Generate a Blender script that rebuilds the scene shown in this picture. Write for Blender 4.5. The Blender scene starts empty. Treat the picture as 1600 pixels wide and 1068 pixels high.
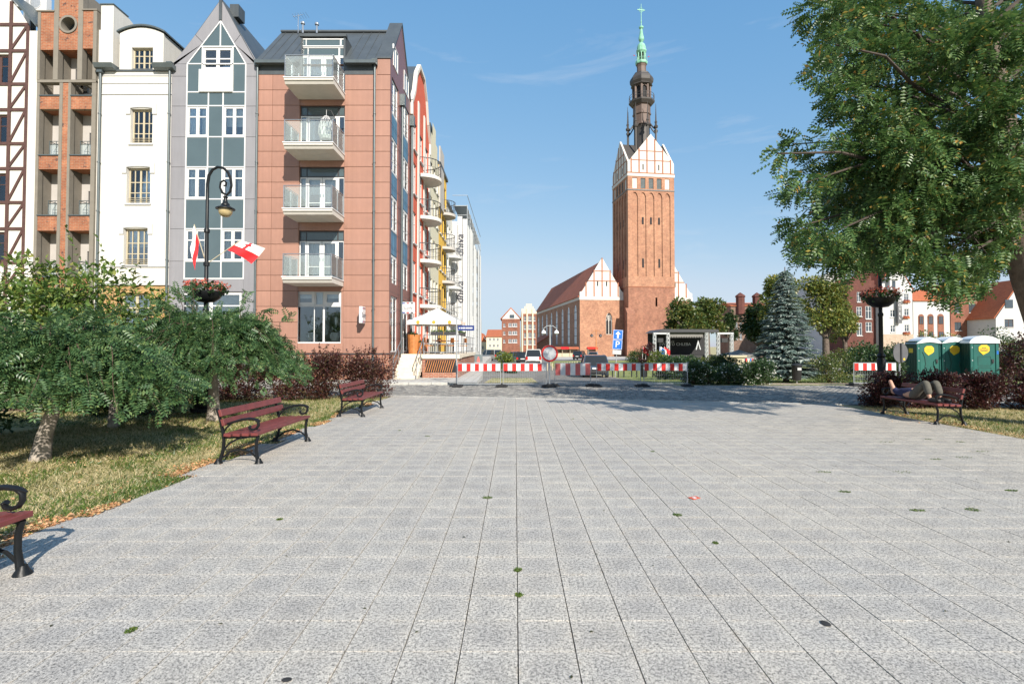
import bpy, math, random
import numpy as np
from mathutils import Vector, Matrix

random.seed(7)
rng = np.random.default_rng(11)
R = math.radians
scene = bpy.context.scene
COL = scene.collection

# ------------------------------------------------------------------ camera
F, CX, CY, PITCH, CAMH = 800.0, 805.0, 523.0, R(1.3), 1.7
cam_data = bpy.data.cameras.new('camera')
cam_data.sensor_width = 36.0
cam_data.lens = 36.0 * F / 1600.0
cam_data.shift_x = -(CX - 800.0) / 1600.0
cam_data.shift_y = (CY - 534.0) / 1600.0
cam_data.clip_start, cam_data.clip_end = 0.05, 9000.0
cam = bpy.data.objects.new('camera', cam_data)
COL.objects.link(cam)
cam.location = (0, 0, CAMH)
cam.rotation_euler = (math.pi / 2 + PITCH, 0, 0)
scene.camera = cam

# ------------------------------------------------------------------ sky, sun, exposure
SUN_EL = R(32.0)
SUN_H = Vector((0.41, -0.912, 0)).normalized()          # horizontal direction towards the sun
world = bpy.data.worlds.new('World')
scene.world = world
world.use_nodes = True
wn, wl = world.node_tree.nodes, world.node_tree.links
wn.clear()
w_out = wn.new('ShaderNodeOutputWorld')
w_bg = wn.new('ShaderNodeBackground')
w_bg.inputs['Strength'].default_value = 0.118
w_sky = wn.new('ShaderNodeTexSky')
w_sky.sky_type = 'NISHITA'
w_sky.sun_disc = False
w_sky.sun_elevation = SUN_EL
w_sky.sun_rotation = math.atan2(SUN_H.x, SUN_H.y)
w_sky.altitude = 20
w_sky.air_density = 1.0
w_sky.dust_density = 0.7
w_sky.ozone_density = 2.2
# thin wisps of cirrus, all round the sky
w_tc = wn.new('ShaderNodeTexCoord')
w_map = wn.new('ShaderNodeMapping')
w_map.inputs['Scale'].default_value = (1.6, 1.6, 9.0)
w_map.inputs['Rotation'].default_value = (0.12, 0.1, 0.4)
w_no = wn.new('ShaderNodeTexNoise')
w_no.inputs['Scale'].default_value = 2.1
w_no.inputs['Detail'].default_value = 7.0
w_no.inputs['Roughness'].default_value = 0.62
w_no.inputs['Distortion'].default_value = 0.6
w_mr = wn.new('ShaderNodeMapRange')
w_mr.inputs['From Min'].default_value = 0.56
w_mr.inputs['From Max'].default_value = 0.85
w_mr.inputs['To Max'].default_value = 0.30
w_mix = wn.new('ShaderNodeMix')
w_mix.data_type = 'RGBA'
w_mix.inputs[7].default_value = (4.1, 4.3, 4.6, 1)
wl.new(w_tc.outputs['Generated'], w_map.inputs['Vector'])
wl.new(w_map.outputs['Vector'], w_no.inputs['Vector'])
wl.new(w_no.outputs['Fac'], w_mr.inputs['Value'])
wl.new(w_mr.outputs['Result'], w_mix.inputs[0])
# one tone curve over the whole sky: softer horizon, as the photograph's development shows it
w_sep, w_com = wn.new('ShaderNodeSeparateColor'), wn.new('ShaderNodeCombineColor')
wl.new(w_sky.outputs['Color'], w_sep.inputs[0])
for ch, (g, k) in enumerate(((.90, .78), (.525, .715), (.296, .825))):
    m1 = wn.new('ShaderNodeMath'); m1.operation = 'MULTIPLY'; m1.inputs[1].default_value = .1985
    m2 = wn.new('ShaderNodeMath'); m2.operation = 'POWER'; m2.inputs[1].default_value = g
    m3 = wn.new('ShaderNodeMath'); m3.operation = 'MULTIPLY'; m3.inputs[1].default_value = k / .1985
    wl.new(w_sep.outputs[ch], m1.inputs[0]); wl.new(m1.outputs[0], m2.inputs[0]); wl.new(m2.outputs[0], m3.inputs[0]); m4 = wn.new('ShaderNodeMath'); m4.operation = 'SMOOTH_MIN'; m4.inputs[1].default_value = (.62, .76, .90)[ch] / .1985; m4.inputs[2].default_value = .6
    wl.new(m3.outputs[0], m4.inputs[0]); wl.new(m4.outputs[0], w_com.inputs[ch])
wl.new(w_com.outputs[0], w_mix.inputs[6])
wl.new(w_mix.outputs[2], w_bg.inputs['Color'])
wl.new(w_bg.outputs['Background'], w_out.inputs['Surface'])

sun_data = bpy.data.lights.new('sun', 'SUN')
sun_data.energy = 4.6
sun_data.angle = R(0.55)
sun_data.color = (1.0, 0.93, 0.83)
sun = bpy.data.objects.new('sun', sun_data)
COL.objects.link(sun)
sun_dir = Vector((SUN_H.x * math.cos(SUN_EL), SUN_H.y * math.cos(SUN_EL), math.sin(SUN_EL)))
sun.rotation_euler = (-sun_dir).to_track_quat('-Z', 'Y').to_euler()
sun.location = (20, -40, 40)

scene.view_settings.view_transform = 'Standard'
scene.view_settings.look = 'None'
scene.view_settings.gamma = 1.0
scene.view_settings.exposure = 0.75
scene.cycles.max_bounces = 6
scene.cycles.transparent_max_bounces = 12

# ------------------------------------------------------------------ pixel -> place
_cp, _sp = math.cos(PITCH), math.sin(PITCH)
def ray(u, v):
    a, b = (u - CX) / F, (CY - v) / F
    return Vector((a, _cp - _sp * b, _sp + _cp * b))
def at(u, v, Y):
    d = ray(u, v)
    return Vector((0, 0, CAMH)) + d * (Y / d.y)
GZ = [(-60, 0.0), (24, 0.0), (36, -0.42), (66, -0.5), (145, -1.05), (400, -1.6), (5000, -2.0)]
def gz(Y):
    for (a, za), (b, zb) in zip(GZ, GZ[1:]):
        if Y <= b:
            return za + (zb - za) * (Y - a) / (b - a)
    return GZ[-1][1]
def gp(u, v):
    """where the pixel's ray meets the ground profile"""
    d = ray(u, v)
    t = 1.0
    for _ in range(60):
        z = gz(d.y * t)
        t = 0.5 * t + 0.5 * (z - CAMH) / d.z
    return Vector((d.x * t, d.y * t, gz(d.y * t)))

# ------------------------------------------------------------------ mesh builder
class MB:
    def __init__(self):
        self.v, self.f, self.mi, self.cur, self.M = [], [], [], 0, None
    def _add(self, vs, fs):
        n = len(self.v)
        if self.M is not None:
            vs = [tuple(self.M @ Vector(p)) for p in vs]
        self.v += [tuple(p) for p in vs]
        for f in fs:
            self.f.append(tuple(i + n for i in f)); self.mi.append(self.cur)
        return self
    def box(self, x0, x1, y0, y1, z0, z1):
        return self._add([(x0,y0,z0),(x1,y0,z0),(x1,y1,z0),(x0,y1,z0),(x0,y0,z1),(x1,y0,z1),(x1,y1,z1),(x0,y1,z1)],
                         [(0,3,2,1),(4,5,6,7),(0,1,5,4),(1,2,6,5),(2,3,7,6),(3,0,4,7)])
    def cbox(self, c, s, rot=None):
        h = [k / 2 for k in s]
        m = Matrix.Translation(Vector(c)) @ (rot.to_4x4() if rot is not None else Matrix.Identity(4))
        vs = [tuple(m @ Vector((a*h[0], b*h[1], d*h[2]))) for d in (-1,1) for a, b in ((-1,-1),(1,-1),(1,1),(-1,1))]
        return self._add(vs, [(0,3,2,1),(4,5,6,7),(0,1,5,4),(1,2,6,5),(2,3,7,6),(3,0,4,7)])
    def bbox(self, x0, x1, y0, y1, z0, z1, b):
        """box with chamfered edges"""
        vs, idx = [], {}
        xs, ys, zs = (x0, x1), (y0, y1), (z0, z1)
        for i in (0,1):
            for j in (0,1):
                for k in (0,1):
                    sx, sy, sz = (1,-1)[i], (1,-1)[j], (1,-1)[k]
                    for ax in range(3):
                        p = [xs[i], ys[j], zs[k]]
                        for q, s in enumerate((sx, sy, sz)):
                            if q != ax: p[q] += s * b
                        idx[(i,j,k,ax)] = len(vs); vs.append(p)
        fs = []
        for s in (0,1):
            fs.append([idx[(s,j,k,0)] for j,k in ((0,0),(1,0),(1,1),(0,1))][::(1 if s else -1)])
            fs.append([idx[(i,s,k,1)] for i,k in ((0,0),(0,1),(1,1),(1,0))][::(1 if s else -1)])
            fs.append([idx[(i,j,s,2)] for i,j in ((0,0),(1,0),(1,1),(0,1))][::(1 if s else -1)])
        for a in (0,1):
            for c in (0,1):
                fs.append([idx[(a,c,0,0)], idx[(a,c,1,0)], idx[(a,c,1,1)], idx[(a,c,0,1)]])
                fs.append([idx[(a,0,c,0)], idx[(a,1,c,0)], idx[(a,1,c,2)], idx[(a,0,c,2)]])
                fs.append([idx[(0,a,c,1)], idx[(1,a,c,1)], idx[(1,a,c,2)], idx[(0,a,c,2)]])
        for i in (0,1):
            for j in (0,1):
                for k in (0,1):
                    fs.append([idx[(i,j,k,0)], idx[(i,j,k,1)], idx[(i,j,k,2)]])
        return self._add(vs, fs)
    def poly(self, pts):
        return self._add(pts, [tuple(range(len(pts)))])
    def prism(self, pts, a, b, plane='xz'):
        """extrude a 2D outline between a and b along the remaining axis"""
        def mk(p, t):
            return (p[0], t, p[1]) if plane == 'xz' else ((t, p[0], p[1]) if plane == 'yz' else (p[0], p[1], t))
        n = len(pts)
        vs = [mk(p, a) for p in pts] + [mk(p, b) for p in pts]
        fs = [tuple(range(n)), tuple(range(2*n-1, n-1, -1))]
        fs += [(i, i+n, (i+1) % n + n, (i+1) % n) for i in range(n)]
        return self._add(vs, fs)
    def tube(self, path, r, n=8, cap=True, sq=(1.0, 1.0)):
        path = [Vector(p) for p in path]
        rs = r if isinstance(r, (list, tuple)) else [r] * len(path)
        vs, fs = [], []
        up = None
        for i, p in enumerate(path):
            t = (path[min(i+1, len(path)-1)] - path[max(i-1, 0)]).normalized()
            if up is None:
                ref = Vector((0,0,1)) if abs(t.z) < 0.9 else Vector((1,0,0))
                up = (ref - t * ref.dot(t)).normalized()
            else:
                up = (up - t * up.dot(t)).normalized()
            sd = t.cross(up)
            for k in range(n):
                a = 2 * math.pi * (k + .5) / n
                vs.append(p + (sd * math.cos(a) * sq[0] + up * math.sin(a) * sq[1]) * rs[i])
        for i in range(len(path) - 1):
            for k in range(n):
                a, b = i*n + k, i*n + (k+1) % n
                fs.append((a, b, b+n, a+n))
        if cap:
            fs.append(tuple(range(n-1, -1, -1))); fs.append(tuple(range((len(path)-1)*n, len(path)*n)))
        return self._add(vs, fs)
    def lathe(self, prof, n=16, c=(0,0,0), ph=0.0, ax='z', cap=True):
        vs, fs = [], []
        for r, z in prof:
            for k in range(n):
                a = 2*math.pi*k/n + ph
                p = (r*math.cos(a), r*math.sin(a), z)
                if ax == 'y': p = (p[0], p[2], p[1])
                if ax == 'x': p = (p[2], p[0], p[1])
                vs.append((p[0]+c[0], p[1]+c[1], p[2]+c[2]))
        for i in range(len(prof)-1):
            for k in range(n):
                a, b = i*n+k, i*n+(k+1) % n
                fs.append((a, b, b+n, a+n))
        if cap:
            fs.append(tuple(range(n-1, -1, -1))); fs.append(tuple(range((len(prof)-1)*n, len(prof)*n)))
        return self._add(vs, fs)
    def build(self, name, mat, parent=None, smooth=False, kind=None):
        me = bpy.data.meshes.new(name)
        me.from_pydata(self.v, [], self.f)
        for m in (mat if isinstance(mat, (list, tuple)) else [mat]):
            me.materials.append(m)
        if isinstance(mat, (list, tuple)):
            me.polygons.foreach_set('material_index', self.mi)
        if smooth:
            me.polygons.foreach_set('use_smooth', [True]*len(me.polygons))
            try: me.set_sharp_from_angle(angle=R(40))
            except Exception: pass
        me.update()
        o = bpy.data.objects.new(name, me)
        COL.objects.link(o)
        if parent is not None: o.parent = parent
        if kind: o['kind'] = kind
        return o

def tag(o, label, cat, group=None):
    o['label'] = label; o['category'] = cat
    if group: o['group'] = group
    return o
def thing(name, label, cat, loc=(0,0,0), rz=0.0, group=None):
    o = bpy.data.objects.new(name, None)
    o.empty_display_size = 0.2
    COL.objects.link(o)
    o.location = loc; o.rotation_euler = (0, 0, rz)
    return tag(o, label, cat, group)
def copy_tree(o, parent=None):
    c = o.copy(); COL.objects.link(c); c.parent = parent
    for ch in list(o.children):
        copy_tree(ch, c)
    return c
def struct(o):
    o['kind'] = 'structure'; return o
def fast_mesh(name, V, FA, mat, parent=None, smooth=False, kind=None):
    """V (n,3) array, FA (m,k) index array"""
    me = bpy.data.meshes.new(name)
    V = np.ascontiguousarray(V, dtype=np.float32); FA = np.ascontiguousarray(FA, dtype=np.int32)
    m, k = FA.shape
    me.vertices.add(len(V)); me.vertices.foreach_set('co', V.ravel())
    me.loops.add(m*k); me.loops.foreach_set('vertex_index', FA.ravel())
    me.polygons.add(m)
    me.polygons.foreach_set('loop_start', np.arange(0, m*k, k, dtype=np.int32))
    me.polygons.foreach_set('use_smooth', np.full(m, smooth, dtype=bool))
    me.update(calc_edges=True); me.materials.append(mat)
    o = bpy.data.objects.new(name, me); COL.objects.link(o)
    if parent is not None: o.parent = parent
    if kind: o['kind'] = kind
    return o
def text_part(name, s, size, mat, parent, loc, rot, ext=0.002, align='CENTER', sx=1.0, shear=0.0):
    cu = bpy.data.curves.new(name, 'FONT')
    cu.body = s; cu.size = size; cu.align_x = align; cu.align_y = 'CENTER'; cu.extrude = ext; cu.shear = shear
    cu.resolution_u = 3
    to = bpy.data.objects.new(name + '_curve', cu); COL.objects.link(to)
    dg = bpy.context.evaluated_depsgraph_get(); dg.update()
    me = bpy.data.meshes.new_from_object(to.evaluated_get(dg))
    bpy.data.objects.remove(to); bpy.data.curves.remove(cu)
    me.name = name; me.materials.clear(); me.materials.append(mat)
    o = bpy.data.objects.new(name, me); COL.objects.link(o)
    o.parent = parent; o.location = loc; o.rotation_euler = rot; o.scale = (sx, 1, 1)
    return o

# ------------------------------------------------------------------ materials
M = {}
class NT:
    def __init__(self, name):
        self.m = bpy.data.materials.new(name); self.m.use_nodes = True
        self.n, self.l = self.m.node_tree.nodes, self.m.node_tree.links
        self.b = self.n['Principled BSDF']
    def node(self, t, **kw):
        x = self.n.new(t)
        for k, v in kw.items(): setattr(x, k, v)
        return x
    def link(self, a, b): self.l.new(a, b)
    def coord(self, kind='Object'):
        return self.node('ShaderNodeTexCoord').outputs[kind]
    def pos(self):
        return self.node('ShaderNodeNewGeometry').outputs['Position']
    def noise(self, vec, scale, detail=4, rough=.55, dist=0.0):
        x = self.node('ShaderNodeTexNoise')
        x.inputs['Scale'].default_value = scale; x.inputs['Detail'].default_value = detail
        x.inputs['Roughness'].default_value = rough; x.inputs['Distortion'].default_value = dist
        if vec is not None: self.link(vec, x.inputs['Vector'])
        return x.outputs['Fac']
    def ramp(self, fac, stops):
        x = self.node('ShaderNodeValToRGB')
        e = x.color_ramp.elements
        while len(e) < len(stops): e.new(0.5)
        for q, (p, c) in zip(e, stops):
            q.position = p; q.color = (*c, 1) if len(c) == 3 else c
        self.link(fac, x.inputs['Fac'])
        return x.outputs['Color']
    def mix(self, fac, a, b, mode='MIX'):
        x = self.node('ShaderNodeMix', data_type='RGBA', blend_type=mode)
        for s, val in ((0, fac), (6, a), (7, b)):
            if hasattr(val, 'is_output'): self.link(val, x.inputs[s])
            elif s == 0: x.inputs[0].default_value = val
            else: x.inputs[s].default_value = (*val, 1)
        return x.outputs[2]
    def math(self, op, a, b=None, c=None):
        x = self.node('ShaderNodeMath', operation=op)
        for i, val in enumerate((a, b, c)):
            if val is None: continue
            if hasattr(val, 'is_output'): self.link(val, x.inputs[i])
            else: x.inputs[i].default_value = val
        return x.outputs[0]
    def bump(self, h, strength=.3, dist=.01):
        x = self.node('ShaderNodeBump')
        x.inputs['Strength'].default_value = strength; x.inputs['Distance'].default_value = dist
        self.link(h, x.inputs['Height']); self.link(x.outputs['Normal'], self.b.inputs['Normal'])
    def color(self, c):
        if hasattr(c, 'is_output'): self.link(c, self.b.inputs['Base Color'])
        else: self.b.inputs['Base Color'].default_value = (*c, 1)

def sc(c, k): return tuple(min(1.0, x*k) for x in c)
def pm(key, col, rough=.6, var=.12, scale=6, metal=0.0, bump=0.0, bscale=40, bdist=.004, spec=.5, streak=0.0, coat=0.0, objvar=0.0):
    t = NT(key); v = t.coord()
    n = t.noise(v, scale, 5)
    c = t.ramp(n, [(.3, sc(col, 1-var)), (.7, sc(col, 1+var))])
    if streak:                                             # vertical rain streaks and grime
        mp = t.node('ShaderNodeMapping'); mp.inputs['Scale'].default_value = (3.0, 3.0, .25)
        t.link(v, mp.inputs['Vector'])
        s = t.noise(mp.outputs['Vector'], 2.2, 5, .6)
        c = t.mix(streak, c, t.ramp(s, [(.35, sc(col, .62)), (.62, sc(col, 1.06))]))
    if objvar:
        oi = t.node('ShaderNodeObjectInfo').outputs['Random']
        c = t.mix(1.0, c, t.ramp(oi, [(0, (1-objvar,)*3), (1, (1,)*3)]), 'MULTIPLY')
    t.color(c)
    t.b.inputs['Roughness'].default_value = rough; t.b.inputs['Metallic'].default_value = metal
    t.b.inputs['Specular IOR Level'].default_value = spec
    t.b.inputs['Coat Weight'].default_value = coat
    if bump: t.bump(t.noise(v, bscale, 4), bump, bdist)
    M[key] = t.m
    return t.m
def brick_mat(key, c1, c2, mortar, bw=.25, rh=.078, ms=.008, var=.35, dark=None, off=(0,0,0)):
    t = NT(key); v = t.coord()
    sx = t.node('ShaderNodeSeparateXYZ'); t.link(v, sx.inputs[0])
    cb = t.node('ShaderNodeCombineXYZ')
    t.link(t.math('ADD', sx.outputs['X'], sx.outputs['Y']), cb.inputs['X']); t.link(sx.outputs['Z'], cb.inputs['Y'])
    b = t.node('ShaderNodeTexBrick')
    t.link(cb.outputs[0], b.inputs['Vector'])
    b.inputs['Scale'].default_value = 1.0
    b.inputs['Brick Width'].default_value = bw; b.inputs['Row Height'].default_value = rh
    b.inputs['Mortar Size'].default_value = ms; b.inputs['Mortar Smooth'].default_value = .2; b.inputs['Bias'].default_value = 0
    b.inputs['Color1'].default_value = (*c1, 1); b.inputs['Color2'].default_value = (*c2, 1); b.inputs['Mortar'].default_value = (*mortar, 1)
    n = t.noise(v, 1.1 / (bw * 3), 6, .65)
    c = t.mix(1.0, b.outputs['Color'], t.ramp(n, [(.3, (1-var,)*3), (.7, (1,)*3)]), 'MULTIPLY')
    n2 = t.noise(v, .16, 4, .6)
    c = t.mix(1.0, c, t.ramp(n2, [(.3, (.78, .74, .74)), (.65, (1.0, 1.0, 1.0))]), 'MULTIPLY')
    n4 = t.noise(v, .85 / bw, 3, .7)
    c = t.mix(1.0, c, t.ramp(n4, [(.35, (.80, .78, .78)), (.62, (1.06, 1.04, 1.02))]), 'MULTIPLY')
    if dark:
        n3 = t.noise(cb.outputs[0], 2.5, 3, .7)
        c = t.mix(t.ramp(n3, [(.62, (0,)*3), (.66, (1,)*3)]), c, dark)
    t.color(c); t.b.inputs['Roughness'].default_value = .85
    t.bump(b.outputs['Fac'], -.35, .012)
    M[key] = t.m
    return t.m

# ---- paints, metals, stone
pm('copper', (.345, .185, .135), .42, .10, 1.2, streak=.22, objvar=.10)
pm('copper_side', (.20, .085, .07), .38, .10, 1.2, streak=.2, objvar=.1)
pm('zinc', (.24, .235, .25), .48, .06, 1.0, streak=.15, objvar=.08)
pm('zinc_roof', (.075, .085, .09), .45, .15, 1.5, metal=.2, streak=.2)
pm('slate_glass', (.075, .105, .115), .08, .06, 1.0, spec=.7)
pm('gutter', (.10, .12, .125), .4, .1, 4, metal=.3)
pm('white_plastic', (.62, .62, .61), .4, .04, 3)
pm('cream_plastic', (.45, .39, .27), .45, .06, 3)
pm('dark_frame', (.045, .045, .048), .4, .1, 4)
pm('stucco', (.585, .565, .52), .9, .04, 1.5, bump=.15, bscale=90, streak=.16)
pm('stucco_trim', (.47, .47, .465), .85, .04, 2)
pm('stucco_grey', (.40, .375, .35), .9, .06, 2, bump=.1, bscale=90)
pm('stucco_red', (.55, .10, .05), .85, .08, 2, streak=.12)
pm('stucco_yellow', (.70, .42, .06), .85, .08, 2, streak=.12)
pm('stucco_pale', (.60, .55, .41), .88, .05, 2, streak=.12)
pm('taupe', (.19, .17, .14), .8, .08, 3)
pm('timber', (.075, .035, .028), .7, .2, 5)
pm('concrete', (.52, .50, .46), .9, .1, 4, bump=.2, bscale=60)
pm('balcony_concrete', (.55, .52, .47), .85, .06, 3)
pm('kerb', (.42, .41, .38), .9, .12, 6, bump=.2, bscale=60)
pm('step_stone', (.66, .58, .46), .8, .1, 4, objvar=.08)
pm('steel', (.42, .44, .46), .35, .08, 8, metal=.8)
pm('galv', (.40, .42, .43), .5, .12, 12, metal=.5)
pm('iron', (.008, .009, .010), .42, .2, 8, spec=.3, bump=.15, bscale=120)
pm('black_plastic', (.02, .02, .021), .5, .2, 6)
pm('rubber', (.022, .022, .023), .85, .2, 10)
pm('bench_wood', (.155, .034, .031), .48, .25, 5, bump=.12, bscale=70, coat=.08, objvar=.14)
pm('barrel_wood', (.45, .17, .05), .55, .2, 6)
pm('red_paint', (.62, .018, .012), .4, .06, 5)
pm('pink_paint', (.58, .12, .11), .5, .1, 5)
pm('white_paint', (.68, .68, .67), .4, .04, 5)
pm('blue_paint', (.008, .13, .50), .4, .05, 5)
pm('navy_paint', (.01, .03, .16), .4, .05, 5)
pm('yellow_paint', (.75, .50, .02), .45, .06, 5)
pm('grey_paint', (.10, .10, .105), .5, .08, 5)
pm('text_red', (.45, .02, .03), .5, .02, 5)
pm('text_dark', (.03, .03, .05), .5, .02, 5)
pm('text_blue', (.02, .06, .25), .5, .02, 5)
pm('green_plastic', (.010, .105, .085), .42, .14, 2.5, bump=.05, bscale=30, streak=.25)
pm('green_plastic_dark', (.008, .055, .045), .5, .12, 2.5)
pm('roof_white', (.72, .74, .74), .5, .04, 3)
pm('copper_green', (.20, .44, .30), .6, .25, 1.2)
pm('spire_dark', (.055, .048, .043), .6, .25, .5, streak=.35)
pm('spire_panel', (.125, .085, .066), .65, .25, .5, streak=.3)
pm('tower_plaster', (.60, .565, .51), .9, .06, .6, streak=.22)
pm('tower_plaster_shade', (.78, .76, .72), .9, .05, .6, streak=.14)
pm('brick_trim', (.30, .115, .06), .85, .15, 1.5)
pm('dark_void', (.012, .012, .014), .8, .1, 2)
pm('louvre', (.12, .145, .15), .6, .15, 2)
pm('cloth_white', (.80, .79, .76), .9, .04, 3)
pm('cloth_grey', (.20, .19, .18), .9, .1, 3)
pm('cloth_black', (.03, .03, .032), .9, .1, 3)
pm('cloth_red', (.62, .02, .025), .85, .05, 3)
pm('banner_white', (.60, .595, .58), .85, .05, .4)
pm('truss', (.55, .56, .57), .4, .06, 5, metal=.5)
pm('skin', (.48, .27, .19), .55, .08, 10)
pm('shirt_navy', (.022, .026, .075), .9, .15, 20, bump=.2, bscale=60)
pm('trouser_grey', (.095, .09, .075), .9, .12, 20, bump=.25, bscale=50)
pm('shoe', (.045, .042, .04), .7, .15, 20)
pm('hair', (.05, .035, .025), .8, .2, 40)
pm('curtain', (.72, .72, .70), .95, .06, 8)
pm('bough', (.055, .042, .033), .95, .3, 7)
pm('sky_tint_panel', (.075, .17, .26), .45, .10, 1, spec=.25)  # blue of the reflected sky put into the base colour
pm('bark', (.125, .095, .075), .95, .35, 7, bump=.9, bscale=22, bdist=.02)
pm('bark_birch', (.30, .26, .22), .9, .45, 6, bump=.5, bscale=20, bdist=.01)
pm('twig', (.085, .052, .036), .8, .2, 8)
pm('car_dark', (.05, .085, .14), .22, .05, 2, metal=.35, coat=.8)
pm('car_white', (.68, .68, .66), .25, .03, 2, coat=.7)
pm('car_silver', (.36, .37, .38), .25, .04, 2, metal=.5, coat=.7)
pm('car_black', (.02, .021, .023), .22, .04, 2, coat=.8)
pm('car_glass', (.012, .016, .018), .06, .1, 2, spec=.8)
pm('tail_red', (.45, .015, .012), .15, .1, 5, coat=.6)
pm('rim', (.35, .35, .36), .35, .1, 5, metal=.7)
pm('lamp_glass', (.42, .33, .17), .15, .15, 8, spec=.6)
pm('far_window', (.055, .07, .085), .12, .3, .5, spec=.7)
pm('roof_tile', (.40, .115, .045), .8, .18, 2.5)
pm('church_roof', (.38, .105, .048), .8, .16, .6, bump=.2, bscale=3)
pm('moss', (.055, .085, .018), .95, .45, 30, bump=.8, bscale=120)
pm('moss_dark', (.04, .045, .015), .95, .45, 30, bump=.8, bscale=120)
pm('petal_red', (.55, .06, .05), .7, .3, 6)
pm('petal_white', (.80, .78, .74), .7, .05, 6)
pm('terracotta', (.68, .66, .62), .7, .06, 5)
pm('leaf_pot', (.06, .12, .03), .7, .3, 6)
pm('parasol_logo', (.70, .30, .03), .7, .1, 6)
brick_mat('brick_orange', (.44, .165, .075), (.36, .115, .05), (.40, .30, .21), dark=(.09, .05, .04))
brick_mat('brick_yellow', (.56, .34, .12), (.48, .27, .09), (.50, .42, .28))
brick_mat('brick_plinth', (.42, .155, .085), (.34, .11, .06), (.52, .45, .36))
brick_mat('brick_dark', (.165, .045, .032), (.12, .034, .026), (.16, .09, .07))
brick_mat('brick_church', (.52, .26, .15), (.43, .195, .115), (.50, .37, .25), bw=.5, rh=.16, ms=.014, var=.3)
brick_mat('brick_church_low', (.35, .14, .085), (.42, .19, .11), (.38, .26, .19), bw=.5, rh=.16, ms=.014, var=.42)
brick_mat('brick_brown', (.25, .16, .115), (.20, .125, .09), (.28, .22, .17), bw=.5, rh=.16, ms=.012)
brick_mat('brick_far', (.33, .12, .07), (.27, .095, .055), (.33, .22, .16), bw=.5, rh=.16, ms=.012)

def glass_mat():
    t = NT('window_glass')
    t.b.inputs['Base Color'].default_value = (.02, .025, .03, 1)
    gl = t.node('ShaderNodeBsdfGlossy'); gl.inputs['Roughness'].default_value = .02
    gl.inputs['Color'].default_value = (.92, .96, 1.0, 1)
    tr = t.node('ShaderNodeBsdfTransparent'); tr.inputs['Color'].default_value = (.95, .98, .98, 1)
    fr = t.node('ShaderNodeFresnel'); fr.inputs['IOR'].default_value = 1.6
    k = t.math('MINIMUM', t.math('ADD', t.math('MULTIPLY', fr.outputs[0], 1.1), .05), 1.0)
    mx = t.node('ShaderNodeMixShader')
    t.link(k, mx.inputs[0]); t.link(tr.outputs[0], mx.inputs[1]); t.link(gl.outputs[0], mx.inputs[2])
    t.link(mx.outputs[0], t.n['Material Output'].inputs['Surface'])
    M['glass'] = t.m
    t = NT('clear_panel_glass')
    gl = t.node('ShaderNodeBsdfGlossy'); gl.inputs['Roughness'].default_value = .03
    tr = t.node('ShaderNodeBsdfTransparent'); tr.inputs['Color'].default_value = (.88, .93, .92, 1)
    fr = t.node('ShaderNodeFresnel'); fr.inputs['IOR'].default_value = 1.4
    df = t.node('ShaderNodeBsdfDiffuse'); df.inputs['Color'].default_value = (.75, .78, .78, 1)
    mx = t.node('ShaderNodeMixShader'); t.link(fr.outputs[0], mx.inputs[0]); t.link(tr.outputs[0], mx.inputs[1]); t.link(gl.outputs[0], mx.inputs[2])
    m2 = t.node('ShaderNodeMixShader'); m2.inputs[0].default_value = .12
    t.link(mx.outputs[0], m2.inputs[1]); t.link(df.outputs[0], m2.inputs[2])
    t.link(m2.outputs[0], t.n['Material Output'].inputs['Surface'])
    M['clear_glass'] = t.m
glass_mat()

def leaf_mat(key, stops, trans=.3, rough=.42, spec=.5):
    t = NT(key)
    g = t.node('ShaderNodeNewGeometry')
    c = t.ramp(g.outputs['Random Per Island'], stops)
    n = t.noise(t.coord(), 1.3, 3, .5)
    c = t.mix(1.0, c, t.ramp(n, [(.35, (.72, .78, .75)), (.68, (1.0, 1.0, 1.0))]), 'MULTIPLY')
    t.color(c); t.b.inputs['Roughness'].default_value = rough; t.b.inputs['Specular IOR Level'].default_value = spec
    tl = t.node('ShaderNodeBsdfTranslucent'); t.link(c, tl.inputs['Color'])
    mx = t.node('ShaderNodeMixShader'); mx.inputs[0].default_value = trans
    t.link(t.b.outputs[0], mx.inputs[1]); t.link(tl.outputs[0], mx.inputs[2])
    t.link(mx.outputs[0], t.n['Material Output'].inputs['Surface'])
    M[key] = t.m
leaf_mat('leaf_locust', [(0, (.05, .115, .035)), (.45, (.085, .165, .045)), (.80, (.13, .215, .06)), (.95, (.20, .27, .08)), (.975, (.42, .32, .06)), (1, (.48, .25, .06))])
leaf_mat('leaf_weeping', [(0, (.04, .095, .035)), (.45, (.07, .14, .05)), (.8, (.11, .19, .07)), (1, (.20, .27, .09))])
leaf_mat('leaf_lilac', [(0, (.06, .12, .025)), (.5, (.115, .185, .035)), (.85, (.20, .26, .05)), (1, (.33, .31, .08))])
leaf_mat('leaf_barberry', [(0, (.055, .016, .018)), (.55, (.10, .032, .028)), (.8, (.13, .06, .04)), (.9, (.07, .075, .025)), (1, (.22, .11, .06))])
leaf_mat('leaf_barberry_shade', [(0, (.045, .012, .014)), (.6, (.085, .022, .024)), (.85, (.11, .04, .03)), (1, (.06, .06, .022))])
leaf_mat('leaf_rose', [(0, (.025, .06, .02)), (.6, (.045, .095, .03)), (1, (.08, .13, .04))])
leaf_mat('leaf_round', [(0, (.055, .10, .025)), (.5, (.105, .15, .035)), (.85, (.17, .18, .045)), (1, (.26, .20, .05))])
leaf_mat('leaf_autumn', [(0, (.09, .135, .03)), (.5, (.165, .205, .045)), (.8, (.27, .27, .06)), (1, (.40, .31, .06))])
leaf_mat('leaf_dark', [(0, (.022, .05, .016)), (.6, (.04, .08, .022)), (1, (.075, .10, .028))])
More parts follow.
